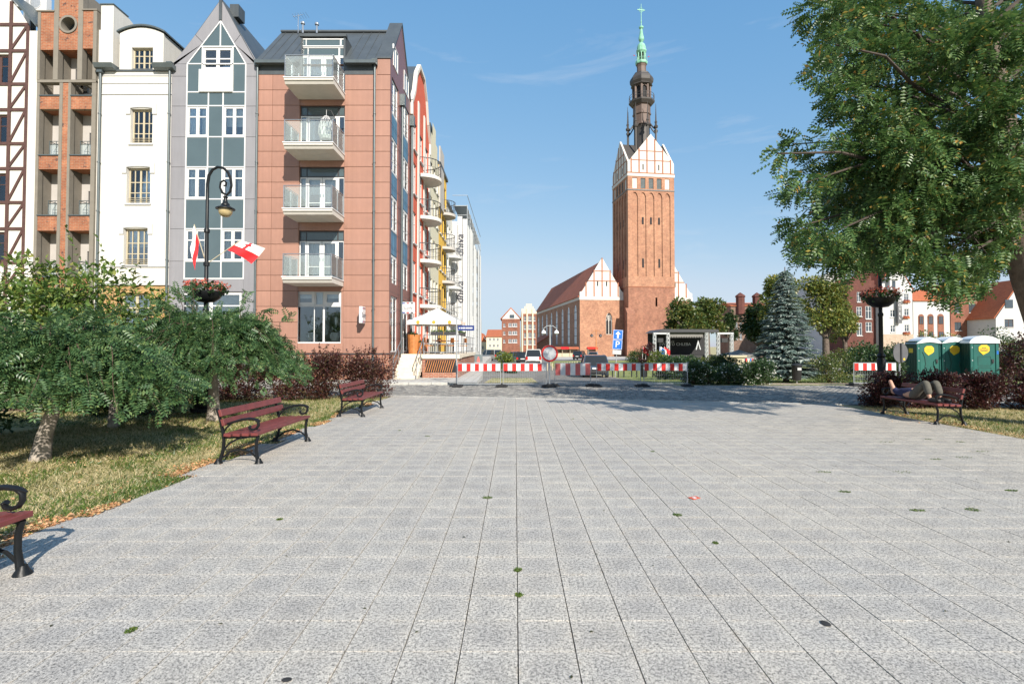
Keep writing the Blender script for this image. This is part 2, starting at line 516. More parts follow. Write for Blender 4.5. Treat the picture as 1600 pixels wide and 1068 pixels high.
leaf_mat('leaf_bright', [(0, (.07, .12, .02)), (.6, (.15, .20, .03)), (1, (.30, .30, .05))])
leaf_mat('needle_blue', [(0, (.05, .09, .07)), (.5, (.11, .16, .14)), (1, (.24, .30, .27))], .1)
leaf_mat('leaf_litter', [(0, (.32, .14, .06)), (.4, (.52, .25, .11)), (.8, (.66, .38, .20)), (1, (.68, .52, .27))], .1)
leaf_mat('grass_blade', [(0, (.08, .12, .025)), (.25, (.14, .17, .04)), (.40, (.40, .34, .15)), (.75, (.66, .54, .30)), (1, (.74, .63, .41))], .4)
leaf_mat('grass_green', [(0, (.07, .13, .025)), (.6, (.13, .20, .04)), (1, (.25, .27, .07))], .4)
leaf_mat('petal_mix', [(0, (.50, .07, .05)), (.5, (.62, .13, .09)), (1, (.68, .28, .18))], .25)
leaf_mat('petal_pale', [(0, (.70, .66, .60)), (1, (.80, .78, .74))], .2)

# ---- ground materials
def ground_mats():
    t = NT('lawn_soil'); p = t.pos()
    a = t.noise(p, .8, 5, .6); b = t.noise(p, 11, 5, .7)
    c = t.ramp(a, [(.34, (.13, .16, .045)), (.46, (.36, .31, .14)), (.62, (.58, .47, .26))])
    c = t.mix(.5, c, t.ramp(b, [(.3, (.10, .12, .04)), (.52, (.40, .33, .17)), (.75, (.62, .50, .30))]))
    t.color(c); t.b.inputs['Roughness'].default_value = .95
    t.bump(b, .8, .03); M['lawn_soil'] = t.m
    # granite slabs, one tone per slab from its cell in the paving grid
    t = NT('lawn_green'); p = t.pos()
    b = t.noise(p, 1.3, 6, .7)
    t.color(t.ramp(b, [(.32, (.10, .14, .03)), (.5, (.19, .22, .055)), (.68, (.32, .30, .10))])); t.b.inputs['Roughness'].default_value = .95
    t.bump(t.noise(p, 9, 5, .7), .8, .04); M['lawn_green'] = t.m
    t = NT('granite'); p = t.pos()
    sx = t.node('ShaderNodeSeparateXYZ'); t.link(p, sx.inputs[0])
    fx = t.math('DIVIDE', t.math('SUBTRACT', sx.outputs['X'], .016), TILE); fy = t.math('DIVIDE', sx.outputs['Y'], TILE)
    cb = t.node('ShaderNodeCombineXYZ'); t.link(t.math('FLOOR', fx), cb.inputs[0]); t.link(t.math('FLOOR', fy), cb.inputs[1])
    wh = t.node('ShaderNodeTexWhiteNoise', noise_dimensions='2D'); t.link(cb.outputs[0], wh.inputs['Vector'])
    ex = t.math('ABSOLUTE', t.math('SUBTRACT', t.math('FRACT', fx), .5))
    ey = t.math('ABSOLUTE', t.math('SUBTRACT', t.math('FRACT', fy), .5))
    wob = t.noise(p, 9, 4, .6)
    edge = t.math('ADD', t.math('MAXIMUM', ex, ey), t.math('MULTIPLY', t.math('SUBTRACT', wob, .5), .75))
    spk = t.noise(p, 52, 2, .7)
    spk2 = t.noise(p, 120, 1, .5)
    big = t.noise(p, .45, 4, .6)
    med = t.noise(p, 3.2, 4, .6)
    base = t.ramp(spk, [(.36, (.10, .10, .10)), (.44, (.33, .32, .305)), (.52, (.53, .51, .475)), (.62, (.72, .69, .64))])
    base = t.mix(.45, base, t.ramp(spk2, [(.36, (.06, .06, .06)), (.46, (.40, .39, .365)), (.64, (.78, .75, .69))]))
    base = t.mix(1.0, base, t.ramp(edge, [(.16, (.84, .84, .845)), (.50, (1.0, .985, .96)), (.66, (.97, .90, .81))]), 'MULTIPLY')
    base = t.mix(1.0, base, t.ramp(wh.outputs['Value'], [(0, (.91, .91, .92)), (1, (1, 1, 1))]), 'MULTIPLY')
    base = t.mix(1.0, base, t.ramp(big, [(.3, (.88, .875, .87)), (.68, (1, .97, .92))]), 'MULTIPLY')
    base = t.mix(1.0, base, t.ramp(med, [(.3, (.90, .895, .89)), (.62, (1, 1, 1))]), 'MULTIPLY')
    t.color(base); t.b.inputs['Roughness'].default_value = .82; t.b.inputs['Specular IOR Level'].default_value = .3
    t.bump(spk, .35, .003); M['granite'] = t.m
    t = NT('joint_sand'); p = t.pos()
    t.color(t.ramp(t.noise(p, 40, 3), [(.3, (.05, .042, .032)), (.7, (.17, .135, .095))])); t.b.inputs['Roughness'].default_value = 1
    M['joint_sand'] = t.m
    t = NT('sett_stone'); p = t.pos(); g = t.node('ShaderNodeNewGeometry')
    c = t.ramp(g.outputs['Random Per Island'], [(0, (.15, .145, .135)), (.5, (.235, .225, .205)), (1, (.35, .33, .29))])
    c = t.mix(1.0, c, t.ramp(t.noise(p, 30, 4, .7), [(.3, (.7, .7, .7)), (.7, (1, 1, 1))]), 'MULTIPLY')
    t.color(c); t.b.inputs['Roughness'].default_value = .8; t.bump(t.noise(p, 60, 3), .5, .01); M['sett_stone'] = t.m
    t = NT('street_setts'); p = t.pos()
    vo = t.node('ShaderNodeTexVoronoi'); vo.inputs['Scale'].default_value = 7.0; t.link(p, vo.inputs['Vector'])
    c = t.ramp(vo.outputs['Distance'], [(.2, (.30, .285, .26)), (.6, (.15, .14, .125))])
    c = t.mix(1.0, c, t.ramp(t.noise(p, .7, 5, .6), [(.3, (.75, .75, .75)), (.7, (1, 1, 1))]), 'MULTIPLY')
    t.color(c); t.b.inputs['Roughness'].default_value = .85; t.bump(vo.outputs['Distance'], -.4, .02); M['street_setts'] = t.m
    t = NT('pale_paving'); p = t.pos()
    b = t.node('ShaderNodeTexBrick'); t.link(p, b.inputs['Vector'])
    b.inputs['Scale'].default_value = 1; b.inputs['Brick Width'].default_value = .4; b.inputs['Row Height'].default_value = .4
    b.inputs['Mortar Size'].default_value = .012; b.offset = 0
    b.inputs['Color1'].default_value = (.46, .44, .40, 1); b.inputs['Color2'].default_value = (.52, .50, .46, 1); b.inputs['Mortar'].default_value = (.26, .24, .21, 1)
    c = t.mix(1.0, b.outputs['Color'], t.ramp(t.noise(p, 2, 5, .6), [(.3, (.8, .8, .8)), (.7, (1, 1, 1))]), 'MULTIPLY')
    t.color(c); t.b.inputs['Roughness'].default_value = .9; M['pale_paving'] = t.m
    t = NT('sand_path'); p = t.pos()
    t.color(t.ramp(t.noise(p, 3, 6, .7), [(.3, (.33, .25, .19)), (.7, (.46, .37, .29))])); t.b.inputs['Roughness'].default_value = .95
    t.bump(t.noise(p, 50, 3), .4, .01); M['sand_path'] = t.m
TILE = 0.322
ground_mats()

# ------------------------------------------------------------------ ground sheets
def sheet(name, left, right, Y0, Y1, dz, mat, step=None):
    """strip following the ground profile; left/right give x at a given Y"""
    ys = sorted({Y0, Y1} | {y for y, _ in GZ if Y0 < y < Y1} | (set(np.arange(Y0, Y1, step).tolist()) if step else set()))
    mb = MB()
    pts = [((left(y), y, gz(y) + dz), (right(y), y, gz(y) + dz)) for y in ys]
    for (a, b), (c, d) in zip(pts, pts[1:]):
        mb.poly([a, b, d, c])
    return struct(mb.build(name, mat))
ground = sheet('ground', lambda y: -3000, lambda y: 3000, -60, 5000, -.035, M['lawn_soil'])
PL, PR = -4.30, 9.50                                   # plaza's left and right edge
def far_edge(x): return 17.0 - .19 * x                 # where the slabs stop and the setts begin
mb = MB()
mb.poly([(PL, -6, -.022), (PR, -6, -.022), (PR, far_edge(PR), -.022), (PL, far_edge(PL), -.022)])
plaza = struct(mb.build('plaza', M['joint_sand']))

# slabs: a grid of square granite slabs with open joints
def slab_mesh(name, gx, gy):
    mb = MB(); h = TILE / 2
    x0, x1, y0, y1 = -h + gx, h - gx, -h + gy, h - gy; b = .0012
    mb._add([(x0,y0,-.02),(x1,y0,-.02),(x1,y1,-.02),(x0,y1,-.02),(x0,y0,-b),(x1,y0,-b),(x1,y1,-b),(x0,y1,-b),
             (x0+b,y0+b,0),(x1-b,y0+b,0),(x1-b,y1-b,0),(x0+b,y1-b,0)],
            [(0,1,5,4),(1,2,6,5),(2,3,7,6),(3,0,4,7),(4,5,9,8),(5,6,10,9),(6,7,11,10),(7,4,8,11),(8,9,10,11)])
    return mb
LEFT0 = .016 - 13 * TILE                               # where whole slabs end on the left
def left_ext(j): return (.05, .20, .28, .12, .31, .0, .17, .24, .09)[(j * 5 // 13 + j // 7) % 9]
cells = []
for i in range(-14, 31):
    for j in range(-10, 63):
        x, y = .016 + (i + .5) * TILE, (j + .5) * TILE
        if i < -13 or x + TILE/2 > PR + .06 or y + TILE/2 > far_edge(x) + .06: continue
        yy = max(y, .3)
        u = CX + F * x / yy
        v = 541.2 + F * CAMH / yy
        px_area = (F * TILE / yy) * (F * CAMH * TILE / yy ** 2)
        seen = -30 < u < 1630 and v < 1110
        cells.append((px_area if seen else 0, x, y))
cells.sort(reverse=True)
sm = slab_mesh('slab', .0030, .0005)
proto = sm.build('slab', M['granite'], plaza)
slab_me = proto.data
for k, (a, x, y) in enumerate(cells[:300]):
    o = proto if k == 0 else bpy.data.objects.new('slab', slab_me)
    if k: COL.objects.link(o); o.parent = plaza
    o.location = (x + random.uniform(-.0006, .0006), y, random.uniform(-.0012, .0008))
    o.rotation_euler = (random.uniform(-.0025, .0025), random.uniform(-.0025, .0025), random.uniform(-.0015, .0015))
rest = [(x, y, 1.0) for _, x, y in cells[300:]]
for j in range(-10, 56):                                 # cut slabs along the ragged left edge
    if left_ext(j) > .02:
        w = left_ext(j); rest.append((LEFT0 - w/2, (j + .5) * TILE, w / TILE))
rest = np.array(rest); xs_ = rest[:, 2]; rest = rest[:, :2]
tv = np.array(sm.v); tf = np.array([f for f in sm.f])
n = len(rest)
off = np.column_stack([rest, rng.uniform(-.002, .0012, n)])
tilt = rng.uniform(-.0025, .0025, (n, 2))
V = tv[None] * np.stack([xs_, np.ones(n), np.ones(n)], 1)[:, None, :] + off[:, None, :]
V[:, :, 2] += tv[None, :, 0] * tilt[:, :1] + tv[None, :, 1] * tilt[:, 1:]
FA = tf[None] + (np.arange(n) * len(tv))[:, None, None]
fast_mesh('slabs_beyond', V.reshape(-1, 3), FA.reshape(-1, 4), M['granite'], plaza, kind='stuff')

# crossing road of stone setts
RX0, RX1, RFAR = -16.0, 26.0, 23.0
mb = MB()
mb.poly([(RX0, far_edge(RX0), -.03), (RX1, far_edge(RX1), -.03), (RX1, 22.6, -.03), (RX0, RFAR, -.03)])
road = struct(mb.build('road', M['joint_sand']))
S = .19
sv, k = [], 0
tv = np.array([(-.5,-.5,-1),(.5,-.5,-1),(.5,.5,-1),(-.5,.5,-1),(-.47,-.47,-.25),(.47,-.47,-.25),(.47,.47,-.25),(-.47,.47,-.25),(-.33,-.33,0),(.33,-.33,0),(.33,.33,0),(-.33,.33,0)])
tf = np.array([(0,1,5,4),(1,2,6,5),(2,3,7,6),(3,0,4,7),(4,5,9,8),(5,6,10,9),(6,7,11,10),(7,4,8,11),(8,9,10,11)])
ang = math.atan2(-.19, 1)
ex, ey = np.array([math.cos(ang), math.sin(ang)]), np.array([-math.sin(ang), math.cos(ang)])
pts = []
for r in range(0, 75):
    for c in range(-95, 160):
        p = np.array([0, 17.05]) + ex * ((c + .5 * (r % 2)) * S) + ey * ((r + .5) * S)
        if p[1] < (RFAR if p[0] < 6 else 22.8) - .1 and -14 < p[0] < 24: pts.append(p)
pts = np.array(pts); n = len(pts)
sxy = np.column_stack([S * rng.uniform(.86, .955, n), S * rng.uniform(.86, .955, n)])
jit = ang + rng.normal(0, .03, n)
z = rng.uniform(-.012, -.002, n)
ca, sa = np.cos(jit)[:, None], np.sin(jit)[:, None]
lx, ly = tv[None, :, 0] * sxy[:, :1], tv[None, :, 1] * sxy[:, 1:]
V = np.stack([pts[:, :1] + lx * ca - ly * sa, pts[:, 1:] + lx * sa + ly * ca, z[:, None] + tv[None, :, 2] * .04 + 0 * lx], -1)
fast_mesh('setts', V.reshape(-1, 3), (tf[None] + (np.arange(n) * 12)[:, None, None]).reshape(-1, 4), M['sett_stone'], road, kind='stuff')
# low flush kerb along the slabs' far edge
mb = MB(); mb.M = Matrix.Translation((0, 17.0, 0)) @ Matrix.Rotation(ang, 4, 'Z')
for i in range(-5, 10):
    mb.box(i*1.0 + .004, i*1.0 + .996, -.02, .09, -.06, .004)
struct(mb.build('kerb_strip', M['kerb']))

# street beyond the barriers, pavement by the houses, church square, paths
def lerp(tab):
    def f(y):
        if y <= tab[0][0]: return tab[0][1]
        for (a, p), (b, q) in zip(tab, tab[1:]):
            if y <= b: return p + (q - p) * (y - a) / (b - a)
        return tab[-1][1]
    return f
sheet('street', lerp([(23, -2.0), (36, -2.6), (60, -3.2), (120, -9), (160, -11)]), lerp([(23, 7.2), (30, 6.4), (39, 7.1), (41, 3.6), (60, 4.1), (84, 5.5), (95, 40), (200, 60)]), 22.9, 240, -.024, M['street_setts'], 6)
sheet('church_square', lerp([(96, 7), (150, 4)]), lerp([(96, 60), (150, 120)]), 97, 139, -.016, M['pale_paving'], 20)
sheet('lawn', lerp([(23, 7.4), (30, 6.6), (39, 7.3), (41, 3.8), (60, 4.3), (84, 5.7)]), lerp([(23, 60), (84, 60)]), 23.1, 84, -.031, M['lawn_green'], 2)
sheet('verge_path', lerp([(23, 10.6), (30, 15)]), lerp([(23, 22), (30, 23)]), 23.4, 24.4, -.028, M['sand_path'])
sheet('side_road', lambda y: 24, lambda y: 140, 40, 52, -.020, M['street_setts'])
# raised pavement in front of the corner house
def kerbed(name, poly, z0, z1, mat):
    mb = MB(); mb.prism(poly, z0, z1, 'xy'); return struct(mb.build(name, mat))
SW = .09
kerbed('pavement', [(-16, 23.35), (-1.75, 23.15), (-1.9, 30), (-2.6, 40), (-3.3, 60), (-3.9, 84), (-6.4, 84), (-16, 84)], -.9, SW, M['pale_paving'])
mb = MB()
for i in range(14):
    xa = -16 + i * 1.02
    mb.bbox(xa + .005, xa + 1.012, 23.0 + .0 * i, 23.16, -.05, SW + .012, .012)
struct(mb.build('kerb', M['kerb']))

# ------------------------------------------------------------------ houses: shared pieces
FY = 25.0
def U(u): return at(u, 330, FY).x
def V(v): return at(600, v, FY).z
def inv_of(B):
    return (Matrix.Translation(B.location) @ Matrix.Rotation(B.rotation_euler.z, 4, 'Z')).inverted()
def W(B, T=None):
    """mesh builder that takes world coordinates (after T) and stores them in B's frame"""
    mb = MB(); mb.M = inv_of(B) @ (T if T is not None else Matrix.Identity(4)); return mb
def wall(mb, x0, x1, z0, z1, holes, y, rev=.25):
    """wall face at depth y looking towards -y, with openings that have real reveals"""
    xs = sorted({x0, x1} | {h[0] for h in holes} | {h[1] for h in holes})
    zs = sorted({z0, z1} | {h[2] for h in holes} | {h[3] for h in holes})
    for a, b in zip(xs, xs[1:]):
        for c, d in zip(zs, zs[1:]):
            mx, mz = (a+b)/2, (c+d)/2
            if not any(h[0] < mx < h[1] and h[2] < mz < h[3] for h in holes) and x0 <= mx <= x1 and z0 <= mz <= z1:
                mb.poly([(a,y,c),(b,y,c),(b,y,d),(a,y,d)])
    for a, b, c, d in holes:
        mb.poly([(a,y,c),(a,y+rev,c),(a,y+rev,d),(a,y,d)]); mb.poly([(b,y,c),(b,y,d),(b,y+rev,d),(b,y+rev,c)])
        mb.poly([(a,y,c),(b,y,c),(b,y+rev,c),(a,y+rev,c)]); mb.poly([(a,y,d),(a,y+rev,d),(b,y+rev,d),(b,y,d)])
def curtain(mb, x0, x1, z0, z1, y, amp=.03, n=14):
    for i in range(n):
        a, b = i/n, (i+1)/n
        ya, yb = y + amp*math.sin(a*23), y + amp*math.sin(b*23)
        mb.poly([(x0+(x1-x0)*a, ya, z0), (x0+(x1-x0)*b, yb, z0), (x0+(x1-x0)*b, yb, z1), (x0+(x1-x0)*a, ya, z1)])
def window(B, x0, x1, z0, z1, y, frame, cols=2, rows=(), T=None, fw=.07, bar=.035, cur=0, sill=None, glass='glass', name='window', splits=None):
    """frame with bars, pane behind it, optional curtains and sill"""
    mb = W(B, T)
    mb.box(x0, x1, y, y+.07, z0, z0+fw); mb.box(x0, x1, y, y+.07, z1-fw, z1)
    mb.box(x0, x0+fw, y, y+.07, z0+fw, z1-fw); mb.box(x1-fw, x1, y, y+.07, z0+fw, z1-fw)
    xs = splits if splits is not None else [x0 + (x1-x0)*i/cols for i in range(1, cols)]
    for i, q in enumerate(xs):
        hw = fw*.75 if (len(xs) == 1 or i == len(xs)//2) else bar/2
        mb.box(q-hw, q+hw, y+.004, y+.062, z0+fw, z1-fw)
    for r in rows:
        q = z0 + (z1-z0)*r
        mb.box(x0+fw, x1-fw, y+.012, y+.055, q-bar/2, q+bar/2)
    o = mb.build(name, frame, B)
    W(B, T).box(x0+fw*.5, x1-fw*.5, y+.028, y+.036, z0+fw*.5, z1-fw*.5).build('pane', M[glass], o)
    if cur:
        c = W(B, T); w = x1-x0
        if cur == 1: curtain(c, x0+.04, x0+w*.36, z0+.03, z1-.04, y+.13); curtain(c, x1-w*.36, x1-.04, z0+.03, z1-.04, y+.13)
        elif cur == 2: curtain(c, x0+.04, x1-.04, z0+.03, z1-.04, y+.16)
        elif cur == 3: curtain(c, x0+.04, x1-.04, z0+(z1-z0)*random.uniform(.35, .6), z1-.04, y+.16, .01)
        else: curtain(c, x0+.04, x0+w*.45, z0+.03, z1-.04, y+.16)
        c.build('curtain', M['curtain'], o)
    if sill:
        W(B, T).box(x0-.08, x1+.08, y-.22, y-.005, z0-.09, z0-.005).build('sill', sill, o)
    return o
def shell(B, x0, x1, y0, y1, z0, z1, levels, mat, T=None, name='inner_wall', front=.3):
    """back, sides and floors of the rooms behind a facade"""
    mb = W(B, T)
    mb.poly([(x0,y1,z0),(x0,y1,z1),(x1,y1,z1),(x1,y1,z0)])
    mb.poly([(x0,y0,z0),(x0,y0,z1),(x0,y1,z1),(x0,y1,z0)]); mb.poly([(x1,y0,z0),(x1,y1,z0),(x1,y1,z1),(x1,y0,z1)])
    for l in levels: mb.box(x0+.01, x1-.01, y0+front, y1-.01, l-.2, l)
    return mb.build(name, mat, B)
def pipe(B, x, y, z0, z1, r=.055, hopper=True):
    mb = W(B); mb.tube([(x,y,z0),(x,y,z1)], r, 10)
    z = z0 + 1
    while z < z1: mb.lathe([(r*1.35, z), (r*1.35, z+.05)], 10, (x, y, 0)); z += 2.4
    if hopper: mb.box(x-.13, x+.13, y-.1, y+.1, z1-.02, z1+.28)
    return mb.build('drainpipe', M['gutter'], B, smooth=True)

# ------------------------------------------------------------------ copper-clad corner house
XC0, XC1 = U(401), U(609)
Bc = thing('corner_house', 'corner apartment house clad in copper coloured panels with glass balconies and dark metal roof', 'house', ((XC0+XC1)/2, FY, 0))
SL = [at(480, v, FY - 1.62).z for v in (121.5, 223, 326, 433)]                        # balcony floor levels
bayL, bayR = U(467), U(537.5)
ZB, ZT = V(553.5), V(117)
holes = [(bayL, bayR, s+.04, s+2.52) for s in SL[1:]] + [(U(463.5), U(534), V(536), V(455)), (bayL, bayR, SL[0]+.04, V(100))]
mb = W(Bc); wall(mb, XC0, XC1, ZB, V(100), holes, FY+.03, .3)
mb.build('facade', M['copper'], Bc)
shell(Bc, XC0+.02, XC1-.6, FY+.04, 29.8, 0, 15.3, [ZB] + SL[1:] + [13.7], M['stucco_grey'])
mb = W(Bc); mb.box(XC0, XC1+.012, FY-.02, FY+.12, 0, ZB-.002); mb.box(XC1-.12, XC1+.012, FY+.12, 29.9, 0, ZB-.002)
mb.build('plinth', M['brick_plinth'], Bc)
mb = W(Bc); mb.box(XC0, XC1+.05, FY-.05, FY+.1, ZB, ZB+.05); mb.box(XC1-.05, XC1+.05, FY+.1, 29.9, ZB, ZB+.05); mb.build('base_flashing', M['dark_frame'], Bc)
nrow = 18; ph = (ZT - ZB - .05) / nrow; zb = ZB + .05
cols = [(XC0, U(424)), (U(424), bayL), (bayR, U(583.5)), (U(583.5), XC1)]
for a, b in cols:
    base = None
    for r in range(nrow):
        z0, z1 = zb + r*ph, zb + (r+1)*ph
        if base is None:
            base = W(Bc).bbox(a+.007, b-.007, FY-.012, FY+.028, zb+.008, zb+ph-.008, .008).build('panel', M['copper'], Bc)
            q = base
        else:
            q = base.copy(); COL.objects.link(q); q.location.z = r*ph
for a, b, c, d in [(bayL, bayR, V(455), SL[3]-.22), (bayL, bayR, ZB+.06, V(536)), (U(467)-.0, bayR, SL[3]-.2, SL[3]-.0)]:
    W(Bc).bbox(a+.007, b-.007, FY-.012, FY+.028, c+.012, d-.008, .008).build('panel', M['copper'], Bc)
for a, b in [(XC0, bayL), (bayR, U(583))]:             # dark strip under the eaves
    W(Bc).box(a+.01, b-.01, FY-.008, FY+.03, ZT+.01, V(101)).build('eaves_panel', M['zinc_roof'], Bc)
W(Bc).bbox(U(588), XC1-.007, FY-.014, FY+.028, ZT+.01, V(92), .008).build('panel', M['copper'], Bc)
# glazed bay behind each balcony
for k, s in enumerate(SL):
    z0 = s + .05; z1 = s + 2.50
    if k == 0: z1 = V(72)
    zt = z1 - .48
    w = bayR - bayL
    window(Bc, bayL+.01, bayR-.01, zt, z1, FY+.10, M['dark_frame'] if k else M['white_plastic'], splits=[bayL+w*.15, bayR-w*.15], fw=.05, glass='slate_glass', name='transom_window')
    window(Bc, bayL+.01, bayL+w*.15, z0, zt-.01, FY+.10, M['white_plastic'], 1, fw=.045, name='side_light', cur=2)
    window(Bc, bayR-w*.15, bayR-.01, z0, zt-.01, FY+.10, M['white_plastic'], 1, fw=.045, name='side_light')
    for j in (0, 1):
        a = bayL + w*(.15 + .35*j)
        d = window(Bc, a+.01, a+w*.35-.01, z0, zt-.01, FY+.11, M['white_plastic'], 1, (.36,) if k in (2, 3) else (), fw=.11, name='balcony_door', cur=(2, 4, 3, 2)[k] if j == 0 or k != 1 else 1)
        W(Bc).box(a+(w*.35-.10 if j == 0 else .05), a+(w*.35-.06 if j == 0 else .09), FY+.07, FY+.11, z0+1.0, z0+1.14).build('handle', M['steel'], d)
# ground floor shop window
ga, gb, gc, gd = U(463.5), U(534), V(536), V(455); gm = gc + (gd-gc)*.73
window(Bc, ga, gb, gc, gm, FY+.12, M['white_plastic'], splits=[ga+(gb-ga)*.39, ga+(gb-ga)*.60], fw=.06, name='shop_window')
window(Bc, ga, ga+(gb-ga)*.40, gm+.01, gd, FY+.10, M['white_plastic'], 1, fw=.14, name='shop_window', cur=3)
window(Bc, ga+(gb-ga)*.405, ga+(gb-ga)*.60, gm+.01, gd, FY+.12, M['white_plastic'], 1, fw=.05, name='shop_window', cur=2)
window(Bc, ga+(gb-ga)*.605, gb, gm+.01, gd, FY+.10, M['white_plastic'], 1, fw=.14, name='shop_window', cur=3)
# balconies
def balcony(z, k):
    x0, x1, d = bayL - .06, bayR + .0, 1.62
    y0 = FY - d
    mb = W(Bc); mb.prism([(y0, z-.10), (y0+.0, z), (FY-.016, z), (FY-.016, z-.24), (y0+.12, z-.24), (y0+.05, z-.12)], x0, x1, 'yz')
    o = mb.build('balcony', M['balcony_concrete'], Bc)
    mb = W(Bc); mb.box(x0-.03, x1+.03, y0-.03, FY-.02, z+.003, z+.05); mb.build('edge_trim', M['white_paint'], o)
    mb = W(Bc); h = 1.08; r = .018
    xs = [x0+.03, x0+(x1-x0)*.5, x1-.03]
    for x in xs: mb.tube([(x, y0+.03, z+.05), (x, y0+.03, z+h)], r, 8)
    for x in (xs[0], xs[2]):
        for yy in (y0 + .8, FY-.06): mb.tube([(x, yy, z+.05), (x, yy, z+h)], r, 8)
        mb.tube([(x, y0+.03, z+h), (x, FY-.02, z+h)], .022, 8)
    mb.tube([(xs[0], y0+.03, z+h), (xs[2], y0+.03, z+h)], .022, 8)
    mb.build('railing', M['steel'], o, smooth=True)
    for a, b in ((xs[0], xs[1]), (xs[1], xs[2])):
        W(Bc).box(a+.04, b-.04, y0+.025, y0+.035, z+.12, z+h-.06).build('glass_panel', M['clear_glass'], o)
    for x in (xs[0], xs[2]):
        for ya, yb in ((y0+.07, y0+.77), (y0+.83, FY-.1)):
            W(Bc).box(x-.005, x+.005, ya, yb, z+.12, z+h-.06).build('glass_panel', M['clear_glass'], o)
for k, s in enumerate(SL): balcony(s, k)
# roof, gable parapet, dormer
RZ, RY = 18.75, 27.45
EZ = V(100)
mb = W(Bc); mb.prism([(FY-.22, EZ), (FY-.22, EZ+.08), (RY, RZ), (29.9, EZ+.05), (29.9, EZ-.15), (FY+.2, EZ-.15)], XC0, bayL, 'yz')
mb.prism([(FY-.22, EZ), (FY-.22, EZ+.08), (RY, RZ), (29.9, EZ+.05), (29.9, EZ-.15), (FY+.2, EZ-.15)], bayR, U(589), 'yz')
yd = FY - .22 + (V(54)-EZ-.12)/(RZ-EZ-.08)*(RY-FY+.22)
mb.prism([(yd, V(54)-.05), (RY, RZ), (29.9, EZ+.05), (29.9, EZ-.15), (yd+.6, EZ-.15)], bayL+.002, bayR-.002, 'yz')
ns = 14
for i in range(ns):
    x = XC0 + .25 + (U(589)-XC0-.4)*i/(ns-1)
    if not (bayL-.05 < x < bayR+.05): mb.prism([(FY-.2, EZ+.075), (FY-.2, EZ+.12), (RY, RZ+.045), (RY, RZ-.01)], x-.014, x+.014, 'yz')
mb.box(XC0, U(589), RY-.12, RY+.12, RZ-.02, RZ+.07)
rf = mb.build('roof', M['zinc_roof'], Bc)
for a, b in ((XC0-.02, bayL-.12), (bayR+.08, U(588))): W(Bc).box(a, b, FY-.34, FY-.05, EZ-.12, EZ+.03).build('gutter', M['gutter'], rf)
mb = W(Bc); mb.prism([(FY-.01, EZ-.3), (FY-.01, V(92)), (RY, RZ+.42), (29.9, EZ+.3), (29.9, EZ-.3)], U(589)+.004, XC1-.004, 'yz')
pr = mb.build('gable_parapet', M['zinc_roof'], Bc)
mb = W(Bc); mb.prism([(FY-.06, V(92)), (FY-.06, V(92)+.06), (RY, RZ+.52), (29.95, EZ+.36), (29.95, EZ+.28), (RY, RZ+.44)], U(588), XC1+.04, 'yz'); mb.build('coping', M['zinc_roof'], pr)
zt = V(54)
mb = W(Bc); mb.box(bayL, bayR, FY+.2, RY+.2, zt-.16, zt); mb.box(bayL, bayL+.09, FY+.02, RY, SL[0], zt-.16); mb.box(bayR-.09, bayR, FY+.02, RY, SL[0], zt-.16)
mb.box(bayL-.05, bayR+.05, FY-.02, FY+.2, zt-.10, zt+.03)
mb.build('dormer', M['zinc_roof'], Bc)
window(Bc, bayL+.02, bayR-.02, V(72)+.01, zt-.17, FY+.06, M['white_plastic'], splits=[bayL+.25, bayR-.25], fw=.05, glass='slate_glass', name='transom_window')
mb = W(Bc)
for x, h in ((U(433), 1.3), (U(441), .75), (U(465), .7)):
    mb.tube([(x, 27.2, RZ-.2), (x, 27.2, RZ+h-.45)], .05 if h < 1 else .02, 8)
    if h < 1: mb.lathe([(.11, 0), (.11, .09), (.03, .16)], 10, (x, 27.2, RZ+h-.45))
for j in range(6): mb.tube([(U(426)+j*.14, 27.2-.25, RZ+.70+j*.02), (U(426)+j*.14, 27.2+.25, RZ+.70+j*.02)], .008, 5)
mb.tube([(U(424), 27.2, RZ+.70), (U(441), 27.2, RZ+.82)], .012, 6)
mb.build('roof_vents_and_aerial', M['steel'], Bc)
pipe(Bc, U(585), FY-.10, .1, EZ-.1)
pipe(Bc, U(401.5), FY-.10, .1, EZ-.15)
# street side of the corner house
TS = Matrix.Translation((XC1, FY, 0)) @ Matrix.Rotation(math.pi/2, 4, 'Z')      # local x runs up the street, -y looks over it
SD = 4.9
strips = [(.30, 1.75), (2.75, 4.45)]
hs = [(a, b, V(440), 15.2) for a, b in strips] + [(a, b, ZB+.08, V(460)) for a, b in strips]
mb = W(Bc, TS); wall(mb, .0, SD, ZB, EZ+.1, hs, .0, .2)
mb.poly([(0, .0, EZ+.1), (SD, .0, EZ+.1), (SD/2, .0, RZ+.3)])
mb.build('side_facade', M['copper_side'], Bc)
for a, b in strips:
    for k, zf in enumerate([4.55, 7.55, 10.5, 13.45]):
        window(Bc, a+.01, b-.01, zf, zf+1.75, .06, M['white_plastic'], 2, (.33,), T=TS, fw=.12, cur=2 if k % 2 else 1)
        for j in (0, 1):
            xa = a + (b-a)*j/2
            W(Bc, TS).bbox(xa+.02, xa+(b-a)/2-.02, .05, .10, zf+1.79, min(zf+2.95, 15.15), .01).build('glass_panel', M['sky_tint_panel'], Bc)
    window(Bc, a+.01, b-.01, ZB+.1, V(460)-.01, .06, M['white_plastic'], 2, (.75,), T=TS, fw=.06, name='shop_window')
    window(Bc, a+.25, b-.25, 15.9, 17.0, -.03, M['white_plastic'], 2, (), T=TS, fw=.06, glass='slate_glass')
mb = W(Bc, TS)
for r in range(1, nrow):
    mb.box(0, SD, -.006, .003, zb + r*ph - .006, zb + r*ph + .006)
mb.build('panel_seams', M['dark_frame'], Bc, kind='stuff')
